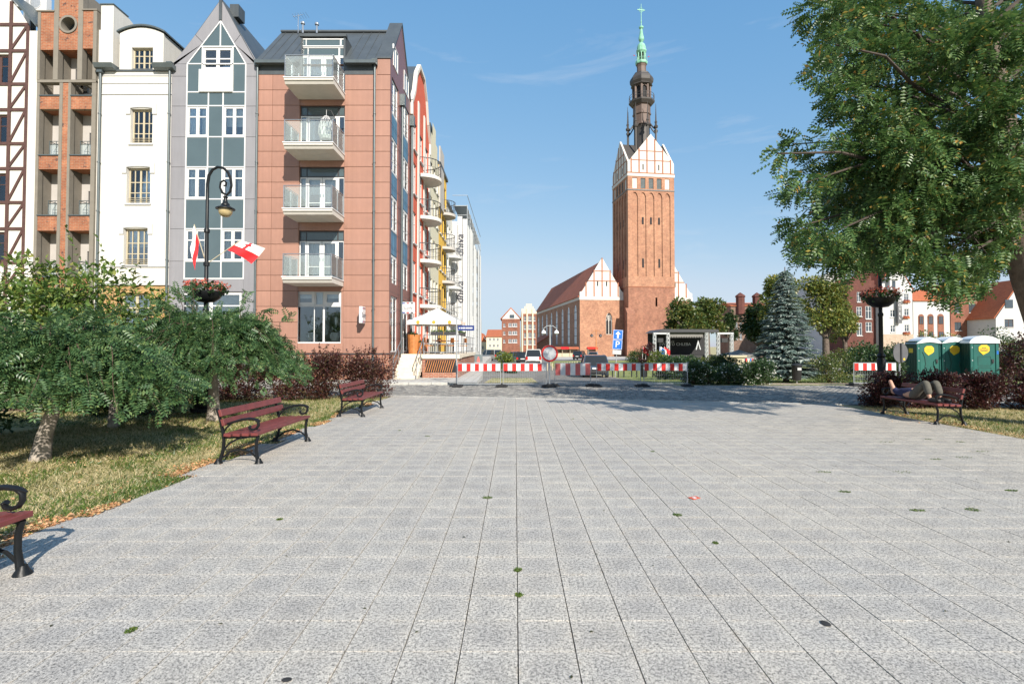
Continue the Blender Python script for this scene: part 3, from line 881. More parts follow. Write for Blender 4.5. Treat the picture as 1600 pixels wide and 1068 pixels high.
for xx in (2.25, 4.78):
    mb = W(Bc, TS); mb.tube([(xx, -.10, .1), (xx, -.10, 14.6)], .06, 10); mb.box(xx-.15, xx+.15, -.25, -.0, 14.6, 15.2); mb.build('drainpipe', M['gutter'], Bc, smooth=True)
# egg chair on a balcony
ex_, ey_, ez_ = bayR - .55, FY - .95, SL[1] + .03
E = thing('hanging_egg_chair', 'grey wicker hanging egg chair on the second highest glass balcony', 'chair', (ex_, ey_, ez_))
mb = MB(); mb.lathe([(.34, 0), (.34, .03)], 16)
mb.tube([(.25, .1, .03), (.42, .12, .7), (.40, .1, 1.4), (.2, .05, 1.78), (0, 0, 1.82)], .022, 8); mb.build('stand', M['dark_frame'], E, smooth=True)
mb = MB()
prof = [(.05, .25), (.27, .38), (.36, .62), (.34, .95), (.24, 1.28), (.10, 1.48), (.02, 1.52)]
for k in range(14):
    a = 2*math.pi*k/14
    mb.tube([(r*math.cos(a+j*.35), r*math.sin(a+j*.35), z) for j, (r, z) in enumerate(prof)], .012, 5)
    mb.tube([(r*math.cos(a-j*.35), r*math.sin(a-j*.35), z) for j, (r, z) in enumerate(prof)], .012, 5)
mb.tube([(0, 0, 1.5), (0, 0, 1.82)], .012, 6)
mb.build('basket', M['stucco_trim'], E)
MB().lathe([(.05, .34), (.25, .40), (.30, .52), (.2, .6)], 14).build('cushion', M['cloth_white'], E, smooth=True)
# light-box signs of the shop
def lightbox(name, label, loc, rz, w, h, d):
    s = thing(name, label, 'sign', loc, rz)
    MB().bbox(-w/2, w/2, -d/2, d/2, -h/2, h/2, .02).build('case', M['white_paint'], s)
    for sgn in (-1, 1):
        rot = (math.pi/2, 0, 0) if sgn < 0 else (math.pi/2, 0, math.pi)
        text_part('lettering', 'Supły', h*.42, M['text_dark'], s, (0, sgn*(d/2+.004), -.01), rot, .002, sx=.95, shear=.15)
        mb = MB()
        for zz in (h*.40, -h*.40):
            for i in (-1, 0, 1):
                mb.cur = i + 1
                mb.box(i*w*.30 - w*.10, i*w*.30 + w*.10, min(sgn*(d/2-.002), sgn*(d/2+.004)), max(sgn*(d/2-.002), sgn*(d/2+.004)), zz-h*.055, zz+h*.055)
        mb.build('colour_bars', [M['text_blue'], M['text_red'], M['text_dark']], s)
    return s
p = at(566, 492, FY-.42)
s = lightbox('hanging_sign', 'small white light-box sign on the copper wall beside the drainpipe', (p.x, FY-.42, p.z), R(90), .55, .80, .16)
MB().box(.27, .42, -.02, .02, .2, .24).box(.27, .42, -.02, .02, -.24, -.2).build('bracket', M['dark_frame'], s)
p = at(637.5, 481, 27.3)
s = lightbox('projecting_sign', 'white projecting shop sign with red and blue bars above the entrance steps', (XC1+.44, 27.3, p.z), R(0), .72, .62, .14)
MB().box(-.45, -.34, -.02, .02, .15, .19).box(-.45, -.34, -.02, .02, -.19, -.15).build('bracket', M['dark_frame'], s)
# pot plants inside the shop window
for i, (uu, lab) in enumerate(((482, 'white plant pot in the left half of the shop window'), (519, 'white plant pot in the right half of the shop window'))):
    x = U(uu); z = V(536)+.12
    t = thing('plant_pot', lab, 'plant pot', (x, FY+.62, z))
    MB().lathe([(.16, 0), (.24, .1), (.26, .3), (.2, .42), (.17, .42)], 18).build('pot', M['terracotta'], t, smooth=True)
    mb = MB()
    for k in range(22):
        a, l = random.uniform(0, 6.28), random.uniform(.25, .55)
        d = Vector((math.cos(a)*.6, math.sin(a)*.6, random.uniform(.5, 1.2))).normalized()
        s2 = d.cross(Vector((0,0,1))).normalized()*.05
        b = Vector((0, 0, .4)); mb.poly([b-s2*.3, b+d*l*.5-s2, b+d*l, b+d*l*.5+s2, b+s2*.3])
    mb.build('leaves', M['leaf_pot'], t)
    mb = MB(); mb.tube([(0,0,.4), (.03,0,1.05)], .02, 6); mb.lathe([(.02, .75), (.075, .8), (.075, 1.15), (.02, 1.2)], 10, (.03, 0, 0)); mb.build('candle_flower', M['petal_white'], t, smooth=True)
    W(Bc).box(x-.5, x+.5, FY+.35, FY+.95, z-.1, z-.002).build('display_shelf', M['white_plastic'], Bc)

# ------------------------------------------------------------------ grey gabled house
XG0, XG1 = U(265), U(400.6)
Bg = thing('gabled_house', 'narrow grey metal and glass house with pointed gable between white and copper houses', 'house', ((XG0+XG1)/2, FY, 0))
gx = [U(289.5), U(323.5), U(346.5), U(381.5)]
gxc = U(341)
rowsv = [435, 408, 357.5, 311, 261, 214, 165.5, 144]
winrows = [(408, 357.5), (311, 261), (214, 165.5)]
holes = [(gx[0], gx[1], V(a), V(b)) for a, b in winrows] + [(gx[2], gx[3], V(a), V(b)) for a, b in winrows] + [(U(313), U(361), V(109), V(74))] + [(U(283), U(378), V(530), V(457))]
mb = W(Bg); wall(mb, XG0, XG1, 0, V(100), holes, FY+.05, .3)
mb.poly([(XG0, FY+.05, V(100)), (XG1, FY+.05, V(100)), (gxc, FY+.05, V(0))])
mb.build('facade', M['zinc'], Bg)
shell(Bg, XG0+.02, XG1-.02, FY+.06, 31, 0, 15.4, [1.2, V(411), V(314), V(217), V(130)], M['stucco_grey'], front=.4)
rows = [V(v) for v in (553, 504, 455.5, 408, 357.5, 311, 261, 214, 166, 119.5, 100)]
for a, b in ((XG0, gx[0]), (gx[3], XG1)):
    for c, d in zip(rows, rows[1:]):
        if a == XG0 and d < V(457): b2 = U(283)
        else: b2 = b
        W(Bg).bbox(a+.006, b2-.006, FY-.005, FY+.045, c+.006, d-.006, .007).build('panel', M['zinc'], Bg)
W(Bg).bbox(gx[0]+.0, gx[3], FY-.005, FY+.045, V(455.5)+.006, V(436), .007).build('panel', M['zinc'], Bg)
ap_o, ap_i = (gxc, V(0)), (gxc, V(33))
for sgn in (-1, 1):
    xo, xi = (XG0, gx[0]) if sgn < 0 else (XG1, gx[3])
    zo, zi = V(106), V(100)
    mo, mi = .48, .48
    po = (xo + (gxc-xo)*mo, zo + (ap_o[1]-zo)*mo); pi = (xi + (gxc-xi)*mi, zi + (ap_i[1]-zi)*mi)
    e = .012*sgn
    for q in ([(xo, zi), (xo, zo+.02), (po[0]+e, po[1]), (pi[0]+e, pi[1]), (xi, zi+.01)], [(po[0]-e, po[1]+.01), (ap_o[0]+e, ap_o[1]), (ap_i[0]+e, ap_i[1]+.02), (pi[0]-e, pi[1]+.01)]):
        W(Bg).prism(q if sgn > 0 else q[::-1], FY-.005, FY+.045).build('panel', M['zinc'], Bg)
# glazing grid
mu = .028
mb = W(Bg)
for x in gx: mb.box(x-mu, x+mu, FY-.02, FY+.04, V(436), V(144) if x not in (gx[0], gx[3]) else V(100))
for v in rowsv: mb.box(gx[0]+mu, gx[3]-mu, FY-.018, FY+.04, V(v)-mu, V(v)+mu)
for v in (100, 73):
    k = (V(v)-V(100))/(V(33)-V(100)); a = gx[0]+(gxc-gx[0])*k; b = gx[3]+(gxc-gx[3])*k
    mb.box(a, b, FY-.018, FY+.04, V(v)-mu, V(v)+mu)
for x in (U(313), U(361)): mb.box(x-mu, x+mu, FY-.018, FY+.04, V(144), V(74))
mb.box(gxc-mu, gxc+mu, FY-.018, FY+.04, V(72), V(33))
for xi in (gx[0], gx[3]):
    mb.tube([(xi, FY+.01, V(100)), (gxc, FY+.01, V(33))], .036, 4)
mb.build('mullions', M['white_plastic'], Bg)
def gpanel(a, b, c, d): W(Bg).bbox(a+mu+.004, b-mu-.004, FY+.0, FY+.046, c+mu, d-mu, .006).build('glass_panel', M['slate_glass'], Bg)
for a, b in zip(rowsv, rowsv[1:]):
    for i in range(3):
        if (a, b) in winrows and i != 1: continue
        gpanel(gx[i], gx[i+1], V(a), V(b))
gpanel(gx[0], U(313), V(144), V(100)); gpanel(U(361), gx[3], V(144), V(100))
for sgn, xi, xm in ((-1, gx[0], U(313)), (1, gx[3], U(361))):
    k = (V(73)-V(100))/(V(33)-V(100)); xt = xi + (gxc-xi)*k
    q = [(xi-sgn*.05, V(100)+.03), (xm+sgn*.03, V(100)+.03), (xm+sgn*.03, V(73)-.03), (xt-sgn*.06, V(73)-.03)]
    W(Bg).prism(q if sgn < 0 else q[::-1], FY+.0, FY+.046).build('glass_panel', M['slate_glass'], Bg)
    q = [(xt-sgn*.06, V(73)+.03), (gxc+sgn*.03, V(73)+.03), (gxc+sgn*.03, V(33)-.12)]
    W(Bg).prism(q if sgn < 0 else q[::-1], FY+.0, FY+.046).build('glass_panel', M['slate_glass'], Bg)
for i, (a, b) in enumerate(winrows):
    for j, (xa, xb) in enumerate(((gx[0], gx[1]), (gx[2], gx[3]))):
        window(Bg, xa+.02, xb-.02, V(a)+.02, V(b)-.02, FY+.02, M['white_plastic'], 2, (.66,), fw=.10, bar=.06, cur=(3, 4, 1)[(i+j) % 3])
window(Bg, U(313)+.02, U(361)-.02, V(109)+.02, V(74)-.02, FY+.02, M['white_plastic'], 2, (.5,), fw=.11, bar=.06, cur=4)
window(Bg, U(283), U(378), V(530), V(457), FY+.06, M['white_plastic'], 2, (.72,), fw=.10, bar=.06, cur=3, name='shop_window')
W(Bg).bbox(U(309), U(361.5), FY-.09, FY-.03, V(144.5), V(109.5), .01).build('blank_signboard', M['white_paint'], Bg)
mb = W(Bg); mb.prism([(XG0-.05, V(106)), (gxc, V(-3)), (XG1+.05, V(106)), (XG1+.05, V(106)-.15), (gxc, V(-3)-.2), (XG0-.05, V(106)-.15)], FY+.03, 32.0); mb.build('roof', M['zinc_roof'], Bg)
mb = W(Bg); mb.box(gxc-.07, gxc+.07, FY-.05, FY+.03, V(32), V(-4)); mb.box(gxc+.1, gxc+.55, FY+.6, FY+1.2, V(14), V(-6)); mb.build('finial', M['zinc_roof'], Bg)
pipe(Bg, XG0-.03, FY-.10, .1, V(108))

# ------------------------------------------------------------------ white rendered house
XW0, XW1 = U(153), U(266)
Bw = thing('white_house', 'narrow cream white rendered house with beige lattice windows and round topped dormer', 'house', ((XW0+XW1)/2, FY, 0))
ww = [(201.5, 236, 224.5, 170), (197, 234, 318, 262), (194, 232, 414, 357)]
holes = [(U(a), U(b), V(c), V(d)) for a, b, c, d in ww]
mb = W(Bw); wall(mb, XW0, XW1, V(445), V(112), holes, FY, .26); mb.build('facade', M['stucco'], Bw)
holes = [(U(188), U(236), V(540), V(458))]
mb = W(Bw); wall(mb, XW0, XW1, 0, V(445)-.002, holes, FY+.03, .26); mb.build('ground_floor', M['brick_yellow'], Bw)
shell(Bw, XW0+.02, XW1-.02, FY+.04, 30, 0, V(105), [1.2, V(425), V(330), V(235), V(125)], M['stucco_grey'])
for a, b, c, d in ww:
    o = window(Bw, U(a)+.02, U(b)-.02, V(c)+.02, V(d)-.02, FY+.16, M['cream_plastic'], 4, (.32, .62), fw=.055, bar=.04, cur=3, sill=M['stucco_trim'])
    mb = W(Bw); xa, xb = U(a), U(b)
    for q in (.10, .2, .3): mb.tube([(xa+.03, FY+.1, V(c)+q), (xb-.03, FY+.1, V(c)+q)], .014, 6)
    mb.build('guard_rail', M['cream_plastic'], o)
    xm, hw = (xa+xb)/2, (xb-xa)/2
    arc = [(xm + (hw+.22)*t, V(d) + .22 + .14*(1-t*t)) for t in np.linspace(-1, 1, 9)]
    arc2 = [(xm + (hw+.0)*t, V(d) + .02 + .04*(1-t*t)) for t in np.linspace(1, -1, 9)]
    mb = W(Bw); mb.prism(([(xa-.22, V(d)-.28)] + arc + [(xb+.22, V(d)-.28), (xb+.0, V(d)-.28)] + arc2 + [(xa-.0, V(d)-.28)])[::-1], FY-.045, FY-.002); mb.build('hood_mould', M['stucco_trim'], o)
window(Bw, U(190), U(235), V(538), V(458), FY+.18, M['cream_plastic'], 2, (.72,), fw=.09, bar=.07, cur=3, name='shop_window')
W(Bw).box(U(186), U(238), FY-.02, FY+.028, V(458)+.0, V(450)).build('lintel', M['brick_yellow'], Bw)
mb = W(Bw)
for v, h, d in ((445.5, .07, .05), (417, .05, .06), (148, .05, .04), (131, .04, .03), (119, .05, .03)):
    mb.box(XW0-.0, XW1, FY-d, FY-.001, V(v), V(v)+h)
mb.build('string_course', M['stucco_trim'], Bw)
for a, b in ((150, 179), (241, 272)):
    mb = W(Bw); mb.prism([(FY-.30, V(110)), (FY-.38, V(104)), (FY+.2, V(104)), (FY+.2, V(112)), (FY-.1, V(112))], U(a), U(b), 'yz'); mb.build('eaves_cornice', M['gutter'], Bw)
da, db = U(182), U(251)
dm = (da+db)/2; dh = (db-da)/2
mb = W(Bw); wall(mb, da, db, V(121), V(52), [(U(201), U(234.5), V(121)+.02, V(74))], FY+.02, .3)
arc = [(dm + dh*t, V(52) + .30*(1-t*t)) for t in np.linspace(-1, 1, 11)]
mb.poly([(x, FY+.02, z) for x, z in arc])
mb.poly([(da, FY+.02, V(121)), (da, FY+.02, V(52)), (da, FY+3, V(52)), (da, FY+3, V(121))]); mb.poly([(db, FY+.02, V(121)), (db, FY+3, V(121)), (db, FY+3, V(52)), (db, FY+.02, V(52))])
dmr = mb.build('dormer', M['stucco'], Bw)
mb = W(Bw); arc = [(dm + (dh+.10)*t, V(52) + .02 + .32*(1-t*t)) for t in np.linspace(-1, 1, 11)]; arc2 = [(x, z+.08) for x, z in arc[::-1]]
mb.prism((arc+arc2)[::-1], FY-.08, FY+3); mb.build('dormer_roof', M['gutter'], dmr)
window(Bw, U(201)+.01, U(234.5)-.01, V(121)+.03, V(74)-.01, FY+.16, M['cream_plastic'], 4, (.28, .52, .76), fw=.055, bar=.04, cur=2)
mb = W(Bw); mb.prism([(FY-.05, V(110)), (FY+3.0, V(30)), (FY+6, V(30)), (FY+6, V(112)), (FY-.05, V(112))], XW0, XW1, 'yz'); mb.build('roof', M['zinc_roof'], Bw)
mb = W(Bw); mb.prism([(FY-.0, V(112)), (FY-.0, V(8)), (FY+.9, V(8)), (FY+2.6, V(26)), (FY+2.6, V(112))], XW0-.02, U(172), 'yz'); fw_ = mb.build('fire_wall', M['stucco'], Bw)
mb = W(Bw); mb.box(XW0-.06, U(173), FY-.05, FY+.95, V(8), V(6.5)); mb.build('coping', M['gutter'], fw_)
pipe(Bw, XW0+.08, FY-.10, .1, V(115))

# ------------------------------------------------------------------ brick loggia house
XB0, XB1 = U(53.5), U(152.5)
Bb = thing('loggia_house', 'narrow orange brick house with deep recessed balconies and a round window', 'house', ((XB0+XB1)/2, FY, 0))
LD = .78                                               # depth of the loggias
flo = [V(455), V(360), V(264), V(170)]                 # loggia floors sit behind the brick parapets
lo = [(U(58), U(89)), (U(107), U(140))]
holes = []
for zf in (V(434), V(337), V(243)):
    for a, b in lo: holes.append((a+.30, b-.02, zf-.75, zf+1.45))
holes += [(U(92), U(114), V(128)-.2, V(95)), (U(127), U(141), V(128)-.2, V(95))]
mb = W(Bb); wall(mb, XB0, XB1, 0, V(70), holes, FY+LD, .15); mb.build('inner_facade', M['stucco_grey'], Bb)
shell(Bb, XB0+.01, XB1-.01, FY+LD+.02, 30.5, 0, V(20), [1.2]+flo, M['stucco_grey'])
for a, b, c, d in holes:
    window(Bb, a, b, c, d, FY+LD+.05, M['dark_frame'], 2 if b-a > .8 else 1, (), fw=.07, cur=random.choice((1, 2, 3)), name='balcony_door')
mb = W(Bb)
for a, b in ((53.5, 58), (89, 94), (103, 107), (140, 146.5)): mb.box(U(a), U(b), FY, FY+.25, 0 if a != 0 else 0, V(126))
for a, b in ((53.5, 58), (79, 86.5), (117, 124.5), (141, 146.5)): mb.box(U(a), U(b), FY-.03, FY+.25, V(125), V(17) if a in (53.5, 141) else V(-14))
mb.box(U(53.5), U(146.5), FY-.02, FY+.30, V(129)+.003, V(125))
mb.box(U(53.5)-.05, U(80), FY-.06, FY+.6, V(19), V(17)); mb.box(U(123), U(147), FY-.06, FY+.6, V(17), V(15))
mb.build('frame', M['taupe'], Bb)
mb = W(Bb)
for a, b in ((XB0+.01, U(57)), (U(90), U(106)), (U(139), XB1-.3)):      # side walls of the recesses
    mb.box(a, b, FY+.252, FY+LD, 0, V(128)-.01)
for a, b in ((XB0+.01, U(57)), (U(139), XB1-.3)): mb.box(a, b, FY+.252, FY+LD, V(128)+.01, V(20))
for a, b in ((U(80), U(85)), (U(118), U(123))): mb.box(a, b, FY+.252, FY+LD, V(128)+.01, V(78))
mb.build('recess_wall', M['taupe'], Bb)
W(Bb).box(U(94)+.003, U(103)-.003, FY+.02, FY+.25, 0, V(126)).build('brick_pier', M['brick_orange'], Bb)
for a, b in lo:
    for vt, vb in ((150, 170), (243, 264), (337, 360), (433, 456)):
        W(Bb).box(a+.0, b-.0, FY+.03, FY+.22, V(vb), V(vt)).build('brick_parapet', M['brick_orange'], Bb)
        W(Bb).box(a-.02, b+.02, FY-.02, FY+.26, V(vt)+.002, V(vt)+.05).build('parapet_cap', M['gutter'], Bb)
        W(Bb).box(a+.0, b-.0, FY+.25, FY+LD-.005, V(vb)-.0, V(vb)+.16).build('loggia_floor', M['brick_trim'], Bb)
        if vt != 150:
            r = W(Bb); z = V(vt)+.05
            for q in (.28, .42): r.tube([(a+.25, FY+.3, z+q+.35), (b-.02, FY+.3, z+q+.35)], .018, 6)
            for q in np.linspace(a+.27, b-.04, 3): r.tube([(q, FY+.3, z), (q, FY+.3, z+.77)], .016, 6)
            r.tube([(a+.27, FY+.3, z+.77), (a+.27, FY+LD, z+.77)], .018, 6)
            ro = r.build('railing', M['gutter'], Bb, smooth=True)
            W(Bb).box(a+.27, b-.04, FY+.315, FY+.325, z+.02, z+.62).build('glass_panel', M['clear_glass'], ro)
for a, b, c, d in ((58, 79, 78, 19), (124.5, 141, 76, 17), (86.5, 117, 78, 52), (86.5, 117, 27, -14)):
    W(Bb).box(U(a), U(b), FY+.0, FY+.22, V(c), V(d)).build('brick_panel', M['brick_orange'], Bb)
cx, cz, cr = U(101.5), V(38.5), .36                   # brick field with a round opening
mb = W(Bb); a, b, c, d = U(86.5), U(117), V(52), V(27)
N = 32
ring = [(cx+cr*math.cos(2*math.pi*k/N), cz+cr*math.sin(2*math.pi*k/N)) for k in range(N)]
def onrect(k):
    t = 2*math.pi*k/N; dx, dz = math.cos(t), math.sin(t)
    s = min(((b-cx) if dx > 0 else (a-cx))/dx if abs(dx) > 1e-6 else 9, ((d-cz) if dz > 0 else (c-cz))/dz if abs(dz) > 1e-6 else 9)
    return (cx+dx*s, cz+dz*s)
for k in range(N):
    p0, p1, q0, q1 = ring[k], ring[(k+1) % N], onrect(k), onrect(k+1)
    mb.poly([(p0[0], FY, p0[1]), (q0[0], FY, q0[1]), (q1[0], FY, q1[1]), (p1[0], FY, p1[1])])
mb.build('brick_panel', M['brick_orange'], Bb)
mb = W(Bb); mb.lathe([(cr+.09, -.05), (cr+.09, .0), (cr, .0), (cr, .5), (cr-.01, .5), (cr-.01, -.05), (cr+.09, -.05)], 32, (cx, FY, cz), ax='y', cap=False)
rw = mb.build('round_window', M['taupe'], Bb, smooth=True)
W(Bb).box(cx-cr, cx+cr, FY+.46, FY+.47, cz-cr, cz+cr).build('pane', M['far_window'], rw)
mb = W(Bb); mb.box(U(58), U(141), FY+.25, FY+LD, V(78)+.0, V(78)+.12); mb.build('soffit', M['brick_trim'], Bb)
mb = W(Bb); mb.box(XB0, U(84), FY+.26, 30.5, V(20), V(18.5)); mb.box(U(119), U(147), FY+.26, 30.5, V(20), V(18.5)); mb.box(U(80), U(124), FY+.26, 30.5, V(18), V(-14)); mb.build('roof_block', M['taupe'], Bb)
W(Bb).box(U(146.8), XB1, FY+.1, 30, 0, V(45)).build('party_wall', M['stucco'], Bb)

# ------------------------------------------------------------------ timber framed house
XT0, XT1 = U(-70), U(53)
Bt = thing('timber_framed_house', 'white rendered house with dark brown timber framing at the left edge', 'house', ((XT0+XT1)/2, FY, 0))
tw = [(-26, 8, c, d) for c, d in ((131, 84), (225, 178), (317, 270), (408, 362))]
holes = [(U(a), U(b), V(c), V(d)) for a, b, c, d in tw]
mb = W(Bt); wall(mb, XT0, U(38), 0, V(40), holes, FY+.05, .25)
mb.poly([(XT0, FY+.05, V(40)), (U(38), FY+.05, V(40)), (U(10), FY+.05, V(-3)), (XT0, FY+.05, V(-90))])
mb.build('facade', M['stucco'], Bt)
W(Bt).box(U(38.5), XT1-.01, FY+.02, FY+.3, 0, V(48)).build('party_wall', M['stucco'], Bt)
shell(Bt, XT0+.01, XT1-.02, FY+.06, 30, 0, V(45), [1.2, V(425), V(330), V(238), V(145)], M['stucco_grey'])
def beam(p, q, wdt=.13):
    p, q = Vector(p), Vector(q); d = (q-p); l = d.length; an = math.atan2(d.z, d.x)
    mb = W(Bt); mb.cbox((p+q)/2, (l, .05, wdt), Matrix.Rotation(-an, 3, 'Y')); mb.build('timber_beam', M['timber'], Bt)
for u_ in (10, 37): beam((U(u_), FY+.025, 0), (U(u_), FY+.025, V(40 if u_ == 37 else 2)), .15)
beam((U(-26), FY+.025, 0), (U(-26), FY+.025, V(-20)), .15)
hv = [38, 79, 131, 171, 224, 263, 316, 357, 410, 450]
for v in hv: beam((XT0, FY+.022, V(v)), (U(37), FY+.022, V(v)), .14)
for a, b in zip(hv, hv[1:]): beam((U(11.5), FY+.018, V(b)+.1), (U(35), FY+.018, V(a)-.1), .11)
for a, b, c, d in tw: window(Bt, U(a)+.02, U(b)-.02, V(c)+.02, V(d)-.02, FY+.15, M['timber'], 2, (.64,), fw=.08, cur=1)
mb = W(Bt); mb.prism([(U(8), V(-8)), (U(54), V(44)), (U(54), V(40)), (U(12), V(-12))], FY-.15, 31); mb.build('roof', M['gutter'], Bt)
for uu, vv, lab in ((31, 2, 'white air conditioning unit behind the sloping roof edge, left one'), (63, 8, 'white air conditioning unit beside the tall brick pier')):
    yy = FY+1.3; p = at(uu, vv, yy)
    A = thing('air_conditioner', lab, 'air conditioner', (p.x, yy, p.z-.4), 0, 'air conditioning units on the roof')
    MB().bbox(-.45, .45, -.18, .18, 0, .75, .03).build('case', M['white_plastic'], A)
    MB().lathe([(.27, -.20), (.30, -.20), (.30, -.181), (.27, -.181), (.27, -.20)], 24, (-.08, 0, .38), ax='y', cap=False).build('fan_ring', M['stucco_trim'], A)
    MB().lathe([(.02, -.19), (.26, -.185)], 24, (-.08, 0, .38), ax='y').build('fan_grille', M['galv'], A)
    MB().box(-.4, -.34, -.15, .15, -1.0, -.002).box(.34, .4, -.15, .15, -1.0, -.002).build('bracket', M['galv'], A)

# ------------------------------------------------------------------ houses up the street
def street_house(name, label, y0, y1, ztop, mat, wins, frame, base_mat=None, glass='far_window', gable=None, roofm='zinc_roof', x=XC1, sillm=None):
    """wins: (local x0, x1, z0, z1). Facade looks over the street."""
    B = thing(name, label, 'house', (x, y0, SW-.1), math.pi/2)
    w = y1 - y0
    mb = MB(); wall(mb, 0.003, w-.003, 0, ztop, wins, 0, .2)
    if gable: mb.poly([(px, 0, pz) for px, pz in gable])
    mb.poly([(0.003,0,0),(0.003,8,0),(0.003,8,ztop),(0.003,0,ztop)]); mb.poly([(w-.003,0,0),(w-.003,0,ztop),(w-.003,8,ztop),(w-.003,8,0)]); mb.poly([(0,8,0),(w,8,0),(w,8,ztop),(0,8,ztop)])
    mb.build('facade', mat, B)
    mb = MB()
    if gable:
        mb.prism(gable, .15, 7.9)
    else:
        mb.box(-.02, w+.02, -.15, 8.1, ztop, ztop+.22)
    mb.build('roof', M[roofm], B)
    for a, b, c, d in wins:
        o = MB()
        f = .06
        o.box(a, b, .06, .12, c, c+f); o.box(a, b, .06, .12, d-f, d); o.box(a, a+f, .06, .12, c+f, d-f); o.box(b-f, b, .06, .12, c+f, d-f)
        o.box((a+b)/2-.03, (a+b)/2+.03, .065, .115, c+f, d-f); o.box(a+f, b-f, .07, .11, c+(d-c)*.66-.02, c+(d-c)*.66+.02)
        wo = o.build('window', frame, B)
        MB().box(a+.02, b-.02, .09, .1, c+.02, d-.02).build('pane', M[glass], wo)
        MB().box(a-.06, b+.06, -.10, -.003, c-.1, c-.01).build('sill', sillm or M['stucco_trim'], wo)
    return B
def round_balcony(B, x, z, r, slab, rail, h=1.05):
    N = 14
    arc = [(x + r*math.cos(math.pi + math.pi*k/N), r*.95*math.sin(math.pi + math.pi*k/N)) for k in range(N+1)]
    mb = MB(); mb.prism(arc, z-.22, z, 'xy'); o = mb.build('balcony', slab, B)
    mb = MB()
    pts = [(px, py+.05, z+h) for px, py in arc]; mb.tube(pts, .03, 6)
    mb.tube([(px, py+.05, z+h*.5) for px, py in arc], .012, 5)
    for px, py, _ in pts[::1]: mb.tube([(px, py, z), (px, py, z+h)], .014, 5)
    mb.build('railing', rail, o)
fl = [2.0, 5.0, 8.0, 11.0, 13.7]
Br = street_house('red_and_white_house', 'red and white house with rounded gable and half round balconies next to the corner house', XC1 and 29.95, 36.4, 15.4, M['stucco_red'],
    [(xa, xa+1.0, z, z+1.9) for z in fl for xa in (.7, 2.75, 4.9)], M['white_plastic'],
    gable=[(0, 15.4), (6.45, 15.4), (6.45, 16.2), (5.6, 17.2), (5.0, 18.6), (4.0, 19.6), (2.4, 19.6), (1.4, 18.6), (.8, 17.2), (0, 16.2)])
for xa in (.0, 2.05, 4.1, 6.12):
    MB().box(xa, xa+.42, -.07, -.003, 0, 15.4 if xa in (0, 6.12) else 17.2).build('white_pilaster', M['stucco'], Br)
mb = MB()
g = [(0, 15.4), (0, 16.2), (.8, 17.2), (1.4, 18.6), (2.4, 19.6), (4.0, 19.6), (5.0, 18.6), (5.6, 17.2), (6.45, 16.2), (6.45, 15.4)]
for p, q in zip(g, g[1:]): mb.tube([(p[0], -.02, p[1]), (q[0], -.02, q[1])], .16, 4)
mb.build('gable_coping', M['stucco'], Br)
for z in (4.45, 7.4, 10.25, 13.0): round_balcony(Br, 4.4, z, 1.25, M['stucco'], M['dark_frame'])
Bp = street_house('cream_house', 'pale cream house with white stepped gable left of the yellow house', 36.4, 41.0, 15.2, M['stucco_pale'],
    [(xa, xa+.9, z, z+1.7) for z in fl for xa in (.5, 1.9, 3.3)], M['white_plastic'],
    gable=[(0, 15.2), (4.6, 15.2), (4.6, 16.2), (3.8, 16.2), (3.8, 17.4), (3.0, 17.4), (3.0, 18.4), (1.4, 18.4), (1.4, 17.4), (.7, 17.4), (.7, 16.2), (0, 16.2)])
By = street_house('yellow_house', 'bright yellow house with grey round balconies up the street', 41.0, 45.6, 16.4, M['stucco_yellow'],
    [(xa, xa+.9, z, z+1.8) for z in fl for xa in (.5, 1.9, 3.2)], M['dark_frame'])
MB().box(.0, 2.2, -.12, -.003, 13.0, 17.9).build('attic_block', M['stucco_grey'], By)
for z in (4.4, 7.3, 10.2, 13.1): round_balcony(By, 3.2, z, 1.05, M['stucco_grey'], M['dark_frame'])
Bz = street_house('grey_white_house', 'white house with rounded balconies between the yellow house and the scaffolding', 45.6, 50.0, 14.6, M['stucco'],
    [(xa, xa+.9, z, z+1.8) for z in fl[:4] for xa in (.5, 1.9, 3.2)], M['white_plastic'])
for z in (4.4, 7.3, 10.2): round_balcony(Bz, 2.9, z, 1.15, M['stucco_trim'], M['galv'])
Bs = street_house('scaffolded_house', 'house wrapped in white scaffold sheeting with black handwriting', 50.0, 72.0, 13.6, M['stucco'],
    [(xa, xa+1.1, z, z+1.8) for z in fl[:4] for xa in (15.2, 17.4, 19.6)], M['white_plastic'])
SCD = 1.45                                             # scaffold depth
for i in range(3):                                     # rippled sheeting closing the near end, one length per bay
    a, b = -SCD + i*SCD/3, -SCD + (i+1)*SCD/3 - .02
    mb = MB(); n = 8
    for k in range(n):
        ya, yb = a+(b-a)*k/n, a+(b-a)*(k+1)/n
        xa, xb = -.06-.04*math.sin(k*1.3+i), -.06-.04*math.sin((k+1)*1.3+i)
        mb.poly([(xa, ya, .6), (xb, yb, .6), (xb, yb, 14.2 + .3*math.sin(i*2)), (xa, ya, 14.2 + .3*math.sin(i*2))])
    mb.build('sheeting', M['banner_white'], Bs)
for i in range(10):                                    # and along the street, with gaps
    if i in (3, 6, 8): continue
    a, b = i*1.9, i*1.9+1.8
    mb = MB(); n = 10
    for k in range(n):
        xa, xb = a+(b-a)*k/n, a+(b-a)*(k+1)/n
        ya, yb = -SCD-.06-.05*math.sin(k*1.3+i), -SCD-.06-.05*math.sin((k+1)*1.3+i)
        mb.poly([(xa, ya, .6+.5*(i % 3)), (xb, yb, .6+.5*(i % 3)), (xb, yb, 13.6 + .5*math.sin(i)), (xa, ya, 13.6 + .5*math.sin(i))])
    mb.build('sheeting', M['banner_white'], Bs)
mb = MB()
